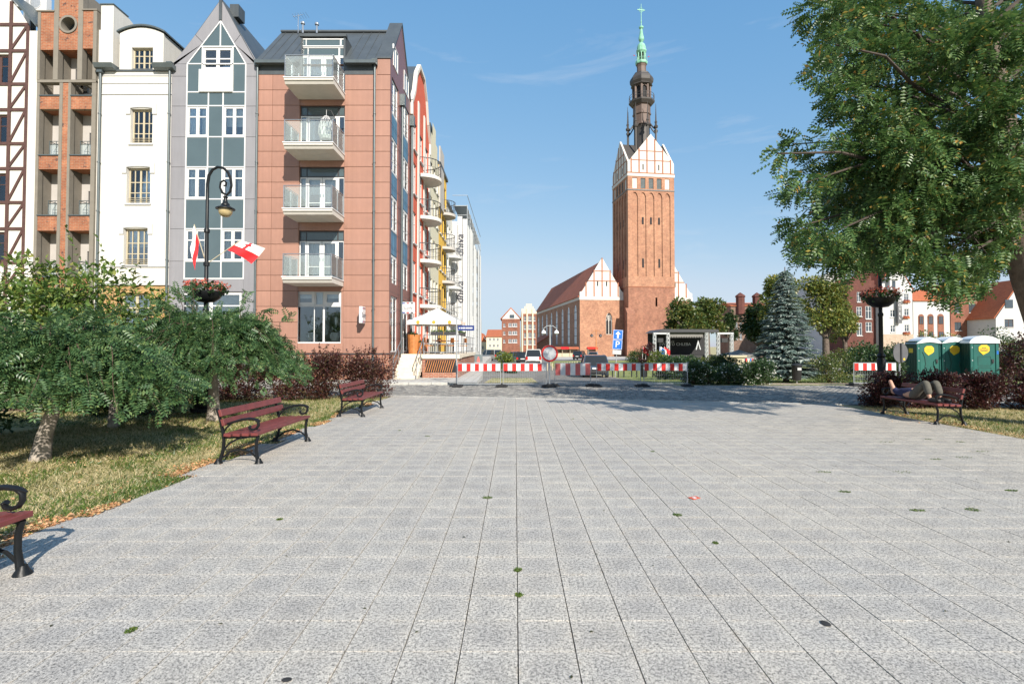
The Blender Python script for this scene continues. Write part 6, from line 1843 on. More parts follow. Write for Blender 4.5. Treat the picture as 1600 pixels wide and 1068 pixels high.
for i, (a, b) in enumerate(((714, 783), (785, 855), (866, 924), (931, 1002), (1005, 1075))):
    barrier(bl[i], a, b, 21.7 + .06*i + (.25 if i == 2 else 0), pink=(i == 2))
barrier('barrier standing alone on the grass before the green toilets', 1333, 1401, 22.3)

# ------------------------------------------------------------------ traffic signs
def sign_post(name, label, cat, x, Y, h, z=0.0, tilt=0.0, foot=True):
    B = thing(name, label, cat, (x, Y, z)); B.rotation_euler = (0, tilt, 0)
    MB().tube([(0, 0, 0), (0, 0, h)], .03, 8).build('post', M['galv'], B, smooth=True)
    if foot: MB().bbox(-.28, .28, -.2, .2, 0, .07, .02).bbox(-.12, .12, -.12, .12, .07, .13, .02).build('foot', M['rubber'], B)
    return B
q = at(858.5, 552, 21.6)
B = sign_post('closed_road_sign', 'round white road sign with red rim in the middle of the barriers', 'road sign', q.x, 21.6, 1.78)
MB().lathe([(.36, -.07), (.36, -.05)], 32, (0, 0, q.z), ax='y').build('plate', M['galv'], B)
MB().lathe([(.355, -.076), (.355, -.0705), (.275, -.0705), (.275, -.076), (.355, -.076)], 40, (0, 0, q.z), ax='y', cap=False).build('red_rim', M['red_paint'], B)
MB().lathe([(.274, -.0735), (.274, -.0705)], 40, (0, 0, q.z), ax='y').build('white_field', M['white_paint'], B)
q = at(1405, 551, 19.3)
B = sign_post('turned_road_sign', 'round road sign seen from its dark grey back beside the toilets', 'road sign', q.x, 19.3, 1.75, foot=True); B.rotation_euler = (0, 0, R(16))
MB().lathe([(.37, -.06), (.37, -.04), (.02, -.04)], 32, (0, 0, q.z), ax='y').build('plate', M['grey_paint'], B)
MB().box(-.025, .025, -.10, -.062, q.z-.36, q.z+.36).build('rail', M['dark_frame'], B)
MB().box(.12, .2, -.066, -.0605, q.z-.27, q.z-.2).build('sticker', M['yellow_paint'], B)
q = at(713.5, 513, 21.9)
B = sign_post('street_name_sign', 'tall steel post with blue street name plate by the cafe', 'street sign', q.x, 21.9, at(713, 496, 21.9).z)
pl = MB().bbox(.05, .75, -.012, .012, q.z-.09, q.z+.13, .006).build('name_plate', M['navy_paint'], B)
mb = MB()
for i, w in enumerate((.04, .05, .07, .05, .08, .06, .07, .05)): mb.box(.10 + i*.075, .10 + i*.075 + w, -.0155, -.0125, q.z-.01, q.z+.05)
mb.build('lettering', M['white_paint'], pl)
q = at(963, 515, 35.0); zg = gz(35)
B = sign_post('parking_sign', 'leaning post with blue one-way arrow sign above a blue parking sign', 'road sign', at(961, 575, 35).x, 35, q.z - zg, zg, R(4), False)
hz = q.z - zg
for k, (z0, z1) in enumerate(((hz-.66, hz+.0), (hz-1.34, hz-.68))):
    p = MB().bbox(-.33, .33, -.06, -.035, z0, z1, .01).build('plate', M['blue_paint'], B)
    MB().box(-.315, .315, -.0615, -.0605, z0+.015, z0+.035).box(-.315, .315, -.0615, -.0605, z1-.035, z1-.015).box(-.315, -.295, -.0615, -.0605, z0+.036, z1-.036).box(.295, .315, -.0615, -.0605, z0+.036, z1-.036).build('border', M['white_paint'], p)
    if k == 0: MB().prism([(-.06, z0+.1), (.06, z0+.1), (.06, z0+.36), (.18, z0+.36), (0, z0+.56), (-.18, z0+.36), (-.06, z0+.36)], -.063, -.0605).build('arrow', M['white_paint'], p)
    else: text_part('letter', 'P', .62, M['white_paint'], p, (0, -.062, (z0+z1)/2), (math.pi/2, 0, 0), .0015)
MB().bbox(-.3, .3, -.06, -.035, hz-1.68, hz-1.38, .01).build('supplementary_plate', M['stucco_trim'], B)

# ------------------------------------------------------------------ bollards, bins
ORD = ('first', 'second', 'third', 'fourth', 'fifth', 'sixth', 'seventh', 'eighth', 'ninth', 'tenth', 'eleventh', 'twelfth', 'thirteenth', 'fourteenth')
bp = None
for i, u in enumerate((941, 949, 957, 966, 975, 987, 995, 1020, 1033)):
    p = gp(u, 589 - .25*(i % 3)); 
    if bp is None:
        bp = thing('bollard', 'slim black bollard with yellow band along the lawn behind the barriers', 'bollard', p, 0, 'bollards along the lawn')
        MB().lathe([(.045, 0), (.045, .68), (.05, .69), (.05, .72)], 10).build('post', M['black_plastic'], bp, smooth=True)
        MB().lathe([(.052, .722), (.052, .84)], 10).build('band', M['yellow_paint'], bp)
        MB().lathe([(.05, .842), (.06, .87), (.05, .96), (.01, .98)], 10).build('cap', M['black_plastic'], bp, smooth=True)
    else:
        c = copy_tree(bp); c.location = p
    (bp if i == 0 else c)['label'] = ORD[i] + ' slim black bollard from the left along the lawn behind the barriers'
bp = None
for i in range(13):
    p = gp(855 + i*3.9, 579 - .35*i)
    if bp is None:
        bp = thing('lawn_post', 'short pale wooden post in the low row along the street lawn', 'post', p, 0, 'short posts along the street lawn')
        MB().lathe([(.05, 0), (.05, .6), (.03, .66), (.01, .67)], 8).build('stake', M['cream_plastic'], bp, smooth=True)
    else: c = copy_tree(bp); c.location = p
    (bp if i == 0 else c)['label'] = ORD[i] + ' short pale post from the left in the low row along the street lawn'
def bin_(label, p, s=1.0):
    B = thing('litter_bin', label, 'litter bin', p)
    MB().tube([(0, .0, 0), (0, .0, .25)], .03, 8).build('post', M['galv'], B)
    MB().lathe([(.16*s, .12), (.19*s, .16), (.225*s, .78), (.235*s, .80), (.235*s, .84), (.17*s, .90), (.05*s, .92)], 18).build('body', M['black_plastic'], B, smooth=True)
    MB().box(-.09, .09, -.243, -.225, .60, .72).build('sticker', M['stucco_trim'], B)
bin_('black litter bin on the grass right of the spruce', gp(1245, 598))
bin_('black litter bin behind the right end of the barrier row', gp(1006, 592))

# ------------------------------------------------------------------ portable toilets
def toilet(label, x, Y, rz, arched):
    B = thing('portable_toilet', label, 'portable toilet', (x, Y, gz(Y) - .0), rz, 'green portable toilets')
    w, h = .55, 2.05
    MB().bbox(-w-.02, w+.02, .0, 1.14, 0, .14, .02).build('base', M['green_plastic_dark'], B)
    mb = MB()
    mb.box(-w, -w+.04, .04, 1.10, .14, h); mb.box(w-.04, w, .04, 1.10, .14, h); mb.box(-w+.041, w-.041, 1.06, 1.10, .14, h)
    for y in np.linspace(.2, .95, 6):
        for s in (-1, 1): mb.box(s*w-.012 if s < 0 else w-.005, -w+.005 if s < 0 else w+.012, y-.03, y+.03, .2, h-.1)
    mb.build('side_wall', M['green_plastic_dark'], B)
    mb = MB(); mb.bbox(-w-.01, -w+.12, -.01, .06, .14, h+.0, .015); mb.bbox(w-.12, w+.01, -.01, .06, .14, h, .015)
    top = [(w*math.cos(t), h - .16 + (.30 if arched else .26)*math.sin(t)) for t in np.linspace(0, math.pi, 13)] if arched else [(w, h-.1), (w*.55, h+.06), (0, h+.16), (-w*.55, h+.06), (-w, h-.1)]
    mb.prism([(w-.12, h-.2), (w, h-.2)] + top + [(-w, h-.2), (-w+.12, h-.2)], .0, .06); mb.build('door_frame', M['green_plastic'], B)
    dw = w - .13
    d = MB().bbox(-dw, dw, .012, .045, .18, h-.19, .01).build('door', M['green_plastic'], B)
    mb = MB()
    if arched:
        for z0, z1 in ((.3, .72), (.8, 1.25)):
            mb.box(-.26, .26, .004, .011, z1-.02, z1); mb.box(-.26, .26, .004, .011, z0, z0+.02); mb.box(-.26, -.24, .004, .011, z0+.021, z1-.021); mb.box(.24, .26, .004, .011, z0+.021, z1-.021)
    else:
        mb.tube([(-.30, .008, 1.5), (-.20, .008, 1.2), (-.17, .008, .9), (-.22, .008, .6), (-.33, .008, .35)], .018, 5); mb.tube([(.30, .008, 1.15), (.18, .008, 1.0), (.18, .008, .75), (.32, .008, .5)], .018, 5)
    mb.build('door_rib', M['green_plastic_dark'], d)
    s = MB().prism([(.0-.05, 1.32), (.14, 1.44), (.20, 1.52), (.20, 1.70), (.10, 1.80), (-.12, 1.80), (-.22, 1.70), (-.22, 1.52), (-.14, 1.42)][::-1], -.004, .0035) .build('yellow_sticker', M['yellow_paint'], d)
    mb = MB()
    for z, n in ((1.66, 3), (1.58, 6), (1.51, 5)):
        for i in range(n): mb.box(-.01 + (i-n/2)*.058, -.01 + (i-n/2)*.058 + .045, -.0065, -.0042, z-.018, z+.018)
    mb.build('sticker_print', M['text_dark' if arched else 'parasol_logo'], s)
    mb = MB(); mb.box(.28, .36, -.02, .011, .95, 1.12); mb.box(.30, .33, -.035, -.021, .90, 1.0); mb.build('latch', M['black_plastic'], d)
    mb = MB()
    for z in (.45, 1.05, 1.68): mb.lathe([(.022, -.022), (.022, -.012)], 8, (-w+.07, 0, z), ax='y')
    mb.build('hinge', M['white_plastic'], B)
    mb = MB()
    if arched: mb.prism([((w+.05)*math.cos(t), h - .17 + .36*math.sin(t)) for t in np.linspace(0, math.pi, 13)], -.05, 1.15)
    else: mb.prism([(w+.05, h-.13), (w*.55, h+.10), (0, h+.21), (-w*.55, h+.10), (-w-.05, h-.13), (-w+.02, h-.13), (0, h-.05), (w-.02, h-.13)], -.05, 1.15)
    mb.prism([(-w, h-.2), (w, h-.2), (w, h-.1), (-w, h-.1)], .061, 1.1) if False else None
    mb.build('roof', M['roof_white'], B)
    return B
t1 = toilet('green portable toilet at the left of the three, dark side with yellow notice', at(1453, 590, 26.0).x, 26.0, R(-12), False)
MB().box(-.566, -.563, .35, .75, 1.45, 1.68).build('side_notice', M['yellow_paint'], t1)
toilet('green portable toilet in the middle of the three', at(1493, 590, 25.7).x, 25.7, R(-12), False)
t3 = toilet('green portable toilet with rounded roof at the right of the three', at(1539, 590, 24.6).x, 24.6, R(-18), True)
MB().box(.47, .54, -.016, -.012, 1.35, 1.52).build('blue_sticker', M['blue_paint'], t3)

# ------------------------------------------------------------------ festival stage, tent, kiosk
SY_ = 78.0
def sx2(u): return at(u, 540, SY_).x
def sz2(v): return at(1080, v, SY_).z
g0 = gz(SY_)
Sg = thing('open_air_stage', 'open air stage with dark backdrop, white side towers and flat dark roof', 'stage', (sx2(1080), SY_, g0))
W(Sg).box(sx2(1024), sx2(1128), SY_, SY_+7, g0, g0+1.0).build('platform', M['black_plastic'], Sg)
W(Sg).prism([(sx2(1026), sz2(519)), (sx2(1034), sz2(514)), (sx2(1120), sz2(514.5)), (sx2(1122), sz2(519))], SY_-.6, SY_+7).build('roof', M['dark_frame'], Sg)
W(Sg).box(sx2(1024)+.3, sx2(1124), SY_+5.5, SY_+5.7, g0, sz2(519.5)).build('backdrop', M['cloth_black'], Sg)
mb = W(Sg); xs = np.linspace(sx2(1044), sx2(1098), 22)
for a, b in zip(xs, xs[1:]): mb.poly([(a, SY_-.1, sz2(520)), (a, SY_-.1, sz2(525)), ((a+b)/2, SY_-.1, sz2(528)), (b, SY_-.1, sz2(525)), (b, SY_-.1, sz2(520))])
mb.build('valance', M['cloth_grey'], Sg)
for u, v0 in ((1020, 520), (1041, 518), (1101, 518), (1119, 520), (1140, 520)):
    x = sx2(u); mb = W(Sg); s = .35
    for dx in (0, s):
        for dy in (0, s): mb.tube([(x+dx, SY_-.5+dy, g0), (x+dx, SY_-.5+dy, sz2(v0))], .06, 5)
    for k in range(7):
        z0 = g0 + (sz2(v0)-g0)*k/7; z1 = g0 + (sz2(v0)-g0)*(k+1)/7; mb.tube([(x, SY_-.5, z0), (x+s, SY_-.5, z1)], .045, 5); mb.tube([(x+s, SY_-.5, z0), (x, SY_-.5, z1)], .045, 5)
    mb.build('truss_tower', M['truss'], Sg)
for a, b in ((1020, 1041), (1119, 1141.5)):
    W(Sg).box(sx2(a), sx2(b)+.3, SY_-.5, SY_-.15, sz2(522), sz2(519.5)).build('truss_beam', M['truss'], Sg)
    W(Sg).bbox(sx2(a)+.7, sx2(b)-.5, SY_-.3, SY_+.2, sz2(535), sz2(528), .05).build('loudspeaker', M['black_plastic'], Sg)
for i in range(5):
    u = 1052 + i*10; W(Sg).lathe([(.14, sz2(523)), (.17, sz2(521)), (.05, sz2(520))], 8, (sx2(u), SY_+.6, 0)).build('spotlight', M['black_plastic'], Sg)
text_part('stage_lettering', 'ŚWIĘTO CHLEBA', .66, M['white_paint'], Sg, (sx2(1072)-sx2(1080), 5.46, sz2(537.5)-g0), (math.pi/2, 0, 0), .01)
text_part('stage_lettering', 'ELBLĄSKIE', .34, M['white_paint'], Sg, (sx2(1063)-sx2(1080), 5.46, sz2(533)-g0), (math.pi/2, 0, 0), .01)
W(Sg).prism([(sx2(1088), sz2(546)), (sx2(1092), sz2(531)), (sx2(1096.5), sz2(546)), (sx2(1094.8), sz2(546)), (sx2(1092), sz2(536)), (sx2(1089.8), sz2(546))], SY_+.3, SY_+.45).build('letter_frame', M['truss'], Sg)
# small flags before the stage
for i, (u, c) in enumerate(((1003, 'cloth_red'), (1008, 'cloth_white'), (1029, 'blue_paint'), (1036, 'cloth_red'), (1030.5, 'cloth_white'))):
    p = at(u, 552, 62); t = thing('small_flag', ('red', 'white', 'blue', 'second red', 'second white')[i] + ' flag on a short staff before the stage', 'flag', (p.x, 62, gz(62)), 0, 'small flags before the stage')
    MB().tube([(0, 0, 0), (.15, 0, 2.2)], .025, 6).build('staff', M['white_plastic'], t)
    mb = MB()
    for k in range(6):
        a, b = k/6, (k+1)/6; mb.poly([(.15+.7*a, .1*math.sin(a*6), 2.2-.5*a), (.15+.7*b, .1*math.sin(b*6), 2.2-.5*b), (.12+.7*b, .1*math.sin(b*6), 1.55-.5*b), (.12+.7*a, .1*math.sin(a*6), 1.55-.5*a)])
    mb.build('cloth', M[c], t)
TY = 60.0
p0, p1 = at(1131, 570, TY), at(1177, 570, TY); g0 = gz(TY)
Tn = thing('pavilion_tent', 'dark grey pavilion tent with peaked roof and draped front', 'tent', ((p0.x+p1.x)/2, TY, g0))
w = (p1.x-p0.x)/2; ze = at(1150, 554, TY).z - g0; zp = at(1150, 546, TY).z - g0
mb = MB(); c4 = [(-w, -w), (w, -w), (w, w), (-w, w)]
for a, b in zip(c4, c4[1:]+c4[:1]):
    mb.poly([(*a, ze), (*b, ze), (b[0]*.35, b[1]*.35, ze+(zp-ze)*.5), (a[0]*.35, a[1]*.35, ze+(zp-ze)*.5)]); mb.poly([(a[0]*.35, a[1]*.35, ze+(zp-ze)*.5), (b[0]*.35, b[1]*.35, ze+(zp-ze)*.5), (0, 0, zp)]); mb.poly([(*a, ze), (*a, ze-.35), (*b, ze-.35), (*b, ze)])
mb.build('canopy', M['cloth_grey'], Tn)
for a in c4: MB().tube([(*a, 0), (*a, ze)], .04, 6).build('pole', M['galv'], Tn)
mb = MB(); curtain(mb, -w, w*1.0, 0, ze-.3, w-.05, .06); mb.build('back_cloth', M['cloth_grey'], Tn)
mb = MB(); curtain(mb, -w, -w*.4, 0, ze-.3, -w+.03, .06); mb.build('side_cloth', M['cloth_black'], Tn)
mb = MB()
for i in range(9):
    mb.cur = i % 3; x = -w*.4 + i*w*.14; mb.poly([(x, -w-.02, ze-.42), (x+w*.12, -w-.02, ze-.42), (x+w*.06, -w-.02, ze-.85)])
mb.build('bunting', [M['cloth_red'], M['cloth_white'], M['blue_paint']], Tn)
p = at(1142, 566, 45); t = thing('yellow_kiosk', 'low yellow topped kiosk behind the rose hedge', 'kiosk', (p.x, 45, gz(45)))
MB().bbox(-.95, .95, -.6, .6, 0, 1.2, .03).build('counter', M['cream_plastic'], t); MB().bbox(-1.1, 1.1, -.75, .75, 1.2, 1.38, .03).build('top', M['cream_plastic'], t)
p = at(1085, 572, 40); t = thing('green_dome_tent', 'small green dome tent between the bushes by the stage', 'tent', (p.x, 40, gz(40)))
MB().lathe([(1.0, 0), (.98, .35), (.82, .75), (.5, 1.05), (.1, 1.18)], 12).build('shell', M['copper_green'], t, smooth=True)
MB().prism([(-.35, 0), (.35, 0), (.0, .8)], -.985, -.93).build('door_flap', M['green_plastic_dark'], t)

# ------------------------------------------------------------------ market stalls, church lamps, poster board
for i, u in enumerate((872, 884, 896, 925)):
    p = gp(u, 557); t = thing('market_stall', ('leftmost', 'second', 'third', 'rightmost')[i] + ' wooden market stall with red roof before the church', 'stall', p, R(6), 'market stalls before the church')
    MB().box(-1.1, 1.1, -.8, -.75, 0, .95).box(-1.1, -1.05, -.749, .8, 0, 2.0).box(1.05, 1.1, -.749, .8, 0, 2.0).box(-1.049, 1.049, .75, .8, 0, 2.0).build('booth', M['cream_plastic'], t)
    MB().prism([(-1.1, 2.0), (1.0, 2.0), (1.0, 2.1), (-.05, 2.6), (-1.1, 2.1)], -1.35, 1.35, 'yz').build('roof', M['red_paint' if i % 2 else 'church_roof'], t)
for i, u in enumerate((931.5, 859.5)):
    p = gp(u, 560 if i == 0 else 566); h = at(u, 515 if i == 0 else 507, p.y).z - p.z
    t = thing('church_lamp', ('double headed dark lamp post before the church corner', 'double headed lamp post with white globes above the round sign')[i], 'street lamp', p)
    MB().tube([(0, 0, 0), (0, 0, h)], [.14, .06], 8).tube([(-.9, 0, h*.86), (-.9, 0, h*.9), (-.4, 0, h*.97), (.4, 0, h*.97), (.9, 0, h*.9), (.9, 0, h*.86)], .05, 6).build('post', M['barrel_wood' if i == 0 else 'galv'], t)
    for s in (-.9, .9): MB().lathe([(.06, h*.86), (.3, h*.82), (.34, h*.77), (.1, h*.74)], 10, (s, 0, 0)).build('lamp_head', M['dark_frame' if i == 0 else 'roof_white'], t, smooth=True)
p = gp(747.5, 574); t = thing('poster_board', 'free standing grey blue poster board with a pale figure by the terrace', 'poster board', p)
MB().bbox(-.42, .42, -.05, .05, .15, 1.35, .02).box(-.4, -.34, -.04, .04, 0, .149).box(.34, .4, -.04, .04, 0, .149).build('board', M['louvre'], t)
MB().prism([(-.12, .3), (.12, .3), (.16, .75), (.08, .95), (.06, 1.12), (-.06, 1.12), (-.08, .95), (-.16, .75)], -.056, -.051).build('poster_figure', M['pink_paint'], t)

# ------------------------------------------------------------------ cars
def car(name, label, x, Y, rz, paint, L=4.3, Wd=1.78, H=1.5, suv=True, group='parked cars'):
    B = thing(name, label, 'car', (x, Y, gz(Y)), rz, group)
    hl, hw = L/2, Wd/2; wl = H*.56; gc = .22                      # belt line, clearance
    st = [(-hl, .62, gc+.18, wl*.93), (-hl+.10, .92, gc+.02, wl*1.0), (-hl*.72, 1.0, gc, wl*1.03), (0, 1.0, gc, wl*1.0), (hl*.55, 1.0, gc, wl*.98), (hl*.80, .97, gc, wl*.90), (hl-.08, .88, gc+.05, wl*.80), (hl, .60, gc+.2, wl*.68)]
    mb = MB(); ring = []
    for y, k, z0, z1 in st:
        w = hw*k; b = .10
        ring.append([(-w+b, y, z0), (w-b, y, z0), (w, y, z0+b), (w, y, (z0+z1)/2), (w-.03, y, z1-b*.8), (w-b*1.3, y, z1), (-w+b*1.3, y, z1), (-w+.03, y, z1-b*.8), (-w, y, (z0+z1)/2), (-w, y, z0+b)])
    n = len(ring[0]); vs = [p for r in ring for p in r]; fs = []
    for i in range(len(ring)-1):
        for j in range(n): fs.append((i*n+j, i*n+(j+1) % n, (i+1)*n+(j+1) % n, (i+1)*n+j))
    fs += [tuple(range(n))[::-1], tuple(range((len(ring)-1)*n, len(ring)*n))]
    mb._add(vs, fs); body = mb.build('body', paint, B, smooth=True)
    rear = -hl+.12 if suv else -hl*.62
    cab = [(rear, wl, .93), (rear+.22, H-.06, .74), (rear+.6, H, .76), (hl*.10, H-.02, .76), (hl*.30, H-.12, .74), (hl*.58, wl, .90)]
    m = MB(); vs = []
    for y, z, k in cab: vs += [(-hw*k, y, z), (hw*k, y, z)]
    lo = [(rear, .93), (rear+.3, .95), (rear+.7, .95), (hl*.1, .95), (hl*.3, .95), (hl*.58, .90)]
    for y, k in lo: vs += [(-hw*k, y, wl-.03), (hw*k, y, wl-.03)]
    fs = [(2*i, 2*i+1, 2*i+3, 2*i+2) for i in range(5)]
    for i in range(5): fs += [(2*i, 2*i+2, 12+2*i+2, 12+2*i), (2*i+1, 12+2*i+1, 12+2*i+3, 2*i+3)]
    m._add(vs, fs); m.build('cabin', M['car_glass'], B)
    m = MB()
    m.bbox(-hw*.77, hw*.77, rear+.20, hl*.30, H-.07, H+.015, .03)
    for s in (-1, 1):
        for ya, yb in (((rear+.02), (rear+.25)), (hl*.02, hl*.02), (hl*.56, hl*.28)):
            m.tube([(s*hw*.94, ya, wl-.02), (s*hw*.765, yb, H-.05)], .045, 5)
    m.build('roof', paint, body)
    m = MB(); m.tube([(s*hw*.72, y, H+.05) for s, y in ((-1, rear+.4), (-1, hl*.05))], .02, 5); m.tube([(s*hw*.72, y, H+.05) for s, y in ((1, rear+.4), (1, hl*.05))], .02, 5); m.build('roof_rail', M['dark_frame'], body)
    for s in (-1, 1):
        for y in (-hl*.60, hl*.62):
            w_ = MB().lathe([(.20, -.10), (.31, -.11), (.335, -.07), (.335, .07), (.31, .11), (.20, .10)], 18, (s*(hw-.12), y, .335), ax='x').build('wheel', M['rubber'], B, smooth=True)
            MB().lathe([(.01, s*.115), (.19, s*.112), (.21, s*.09)], 14, (s*(hw-.12), y, .335), ax='x').build('rim', M['rim'], w_)
        MB().bbox(s*hw*.78-.12, s*hw*.78+.12, -hl-.015, -hl+.12, wl*.66, wl*1.0, .02).build('tail_light', M['tail_red'], B)
        MB().bbox(s*hw*.72-.16, s*hw*.72+.16, hl-.16, hl-.0, wl*.62, wl*.78, .02).build('headlight', M['roof_white'], B)
        MB().bbox(s*(hw+.10)-.08, s*(hw+.10)+.08, hl*.34, hl*.34+.12, wl+.0, wl+.14, .03).build('mirror', paint, B)
    MB().bbox(-hw*.85, hw*.85, -hl-.05, -hl+.1, gc+.10, gc+.36, .04).build('bumper', M['black_plastic'] if suv else paint, B)
    MB().box(-.26, .26, -hl-.056, -hl-.051, gc+.38, gc+.49).build('number_plate', M['white_paint'], B)
    return B
q = at(931, 580, 35.5); car('parked_car', 'dark blue hatchback seen from behind, just past the barriers', q.x, 36.5, R(-4), M['car_dark'], 4.2, 1.80, 1.52)
q = at(835, 560, 58); car('parked_car', 'white pickup-like car seen from behind on the street', q.x, 60, R(-3), M['car_white'], 4.8, 1.9, 1.85)
q = at(819, 560, 66); car('parked_car', 'black car half hidden left of the white car', q.x, 66.5, R(-6), M['car_black'], 4.3, 1.75, 1.5)
q = at(806, 553, 78); car('parked_car', 'dark car standing across the street end, seen from its side', q.x, 80, R(62), M['car_dark'], 4.4, 1.8, 1.45)
q = at(766, 552, 86); car('parked_car', 'silver van-like car far down the street by the low white building', q.x, 86, R(40), M['car_silver'], 4.8, 1.85, 1.8)
q = at(777, 552, 95); car('parked_car', 'blue black car behind the silver one far down the street', q.x, 96, R(20), M['car_dark'], 4.3, 1.8, 1.5)
q = at(907, 553, 92); car('parked_car', 'black car parked before the church stalls', q.x, 93, R(-20), M['car_black'], 4.3, 1.8, 1.6)
q = at(930, 553, 95); car('parked_car', 'silver car parked before the church corner', q.x, 97, R(-12), M['car_silver'], 4.3, 1.8, 1.45)

# ------------------------------------------------------------------ the big locust tree on the right
def big_tree():
    base = Vector((12.05, 10.85, 0))
    B = thing('locust_tree', 'big leaning locust tree with feathery leaves filling the upper right corner', 'tree', base)
    tr = [(0, 0, -.1), (-.28, .0, .8), (-.72, .0, 2.0), (-1.12, .0, 3.2), (-1.40, -.05, 4.4), (-1.53, -.05, 5.6), (-1.7, .05, 7.4), (-1.9, .1, 9.5), (-2.0, .1, 11.5)]
    MB().tube(tr, [.50, .40, .34, .31, .29, .25, .20, .14, .07], 14).build('trunk', M['bark'], B, smooth=True)
    # crown: clumps hung along boughs; every bough runs from the trunk to its clumps
    g = np.random.default_rng(5)
    cl = []
    def addc(x, y, z, s): cl.append((x - base.x, y - base.y, z, s, s, s*.72))
    # the outline seen in the photograph, on several depths round the trunk
    out = [(1285,15,1.0), (1330,25,1.2), (1305,70,.8), (1290,110,.7), (1340,85,1.1), (1300,165,.6), (1330,150,1.0), (1300,215,.5), (1240,225,.55), (1215,240,.4), (1290,250,.9), (1260,285,.75), (1235,300,.55), (1310,320,1.0),
           (1245,355,.6), (1285,370,.9), (1260,395,.6), (1330,395,.9), (1310,410,.6), (1375,402,.6), (1420,385,.8), (1370,340,1.2), (1360,250,1.3), (1390,180,1.3), (1380,90,1.3), (1400,20,1.3),
           (1450,60,1.3), (1460,150,1.3), (1440,240,1.3), (1420,310,1.2), (1470,330,1.2), (1500,260,1.3), (1520,170,1.3), (1510,80,1.2), (1560,60,1.2), (1570,180,1.2), (1560,280,1.1), (1460,410,.9), (1500,400,1.0), (1480,450,.6), (1520,440,.7), (1545,400,.8), (1550,350,.9), (1590,120,1.1), (1600,230,1.1)]
    for u, v, s in out:
        Y = g.uniform(8.6, 11.2); p = at(u, v, Y); addc(p.x, p.y, p.z, .52*s)
        if s > .75 and g.random() < .8:
            Y2 = g.uniform(11.2, 13.2); p = at(u + g.normal(0, 12), v + g.normal(0, 10), Y2)
            addc(p.x, p.y, p.z, .60*s)
    for _ in range(95):                                   # the far side, top and right side, out of the frame
        a = g.uniform(0, 2*math.pi); r = 4.9 * math.sqrt(g.uniform(.1, 1)); z = g.uniform(3.6, 12.0)
        k = math.sqrt(max(.05, 1 - ((z-7.2)/5.4)**2)); x, y = 10.8 + r*k*math.cos(a), base.y + .3 + r*k*math.sin(a)
        u = CX + F*x/max(y, 1)
        v = 541 - F*(z-1.7)/max(y, 1)
        if u < 1330 and y > 0 and v > -40: continue
        if y < 8.2: continue
        if y + 1.46*(z-.8) > 18.6 and x - .66*(z-.8) < 6.2: continue  # unseen clumps left out so their shade misses the barriers
        if v > 395 and u < 1620: continue
        addc(x, y, z, g.uniform(.5, .85))
    C = np.array(cl)
    n = 22000
    w = C[:, 3]**2.2; idx = rng.choice(len(C), n, p=w/w.sum())
    d = unit(n); rr = rng.uniform(.15, 1, n)**(1/2.2) * rng.normal(.92, .12, n)
    P = C[idx, :3] + d*rr[:, None]*C[idx, 3:6]
    outw = P - np.array([-1.6, 0, 7.0]); outw /= np.linalg.norm(outw, axis=1)[:, None]
    D = .7*d + .55*outw + rng.normal(0, .45, (n, 3)) + np.array([0, 0, -.55])
    leaves('crown', M['leaf_locust'], P, D, rng.uniform(.16, .33, n), .72, PIN5, B, roll=.9)
    mb = MB()
    for c in cl:
        t = Vector(c[:3]); zt_ = min(max(t.z - .35*math.hypot(t.x+1.5, t.y) - .3, 3.3 + 1.6*random.random()), 10.5)
        k = next(i for i in range(len(tr)-1) if tr[i+1][2] >= zt_); a, b2 = Vector(tr[k]), Vector(tr[k+1])
        s0 = a.lerp(b2, (zt_-a.z)/(b2.z-a.z)); l = (t-s0).length
        pts, rs = [], []
        for q in range(6):
            s = q/5; pts.append(s0.lerp(t, s) + Vector((random.gauss(0, .1), random.gauss(0, .1), .12*l*math.sin(math.pi*s))) * (1 if 0 < q < 5 else 0)); rs.append((.022+.0075*l)*(1-.8*s))
        mb.tube(pts, rs, 6)
    mb.build('boughs', M['bough'], B, smooth=True)
big_tree()

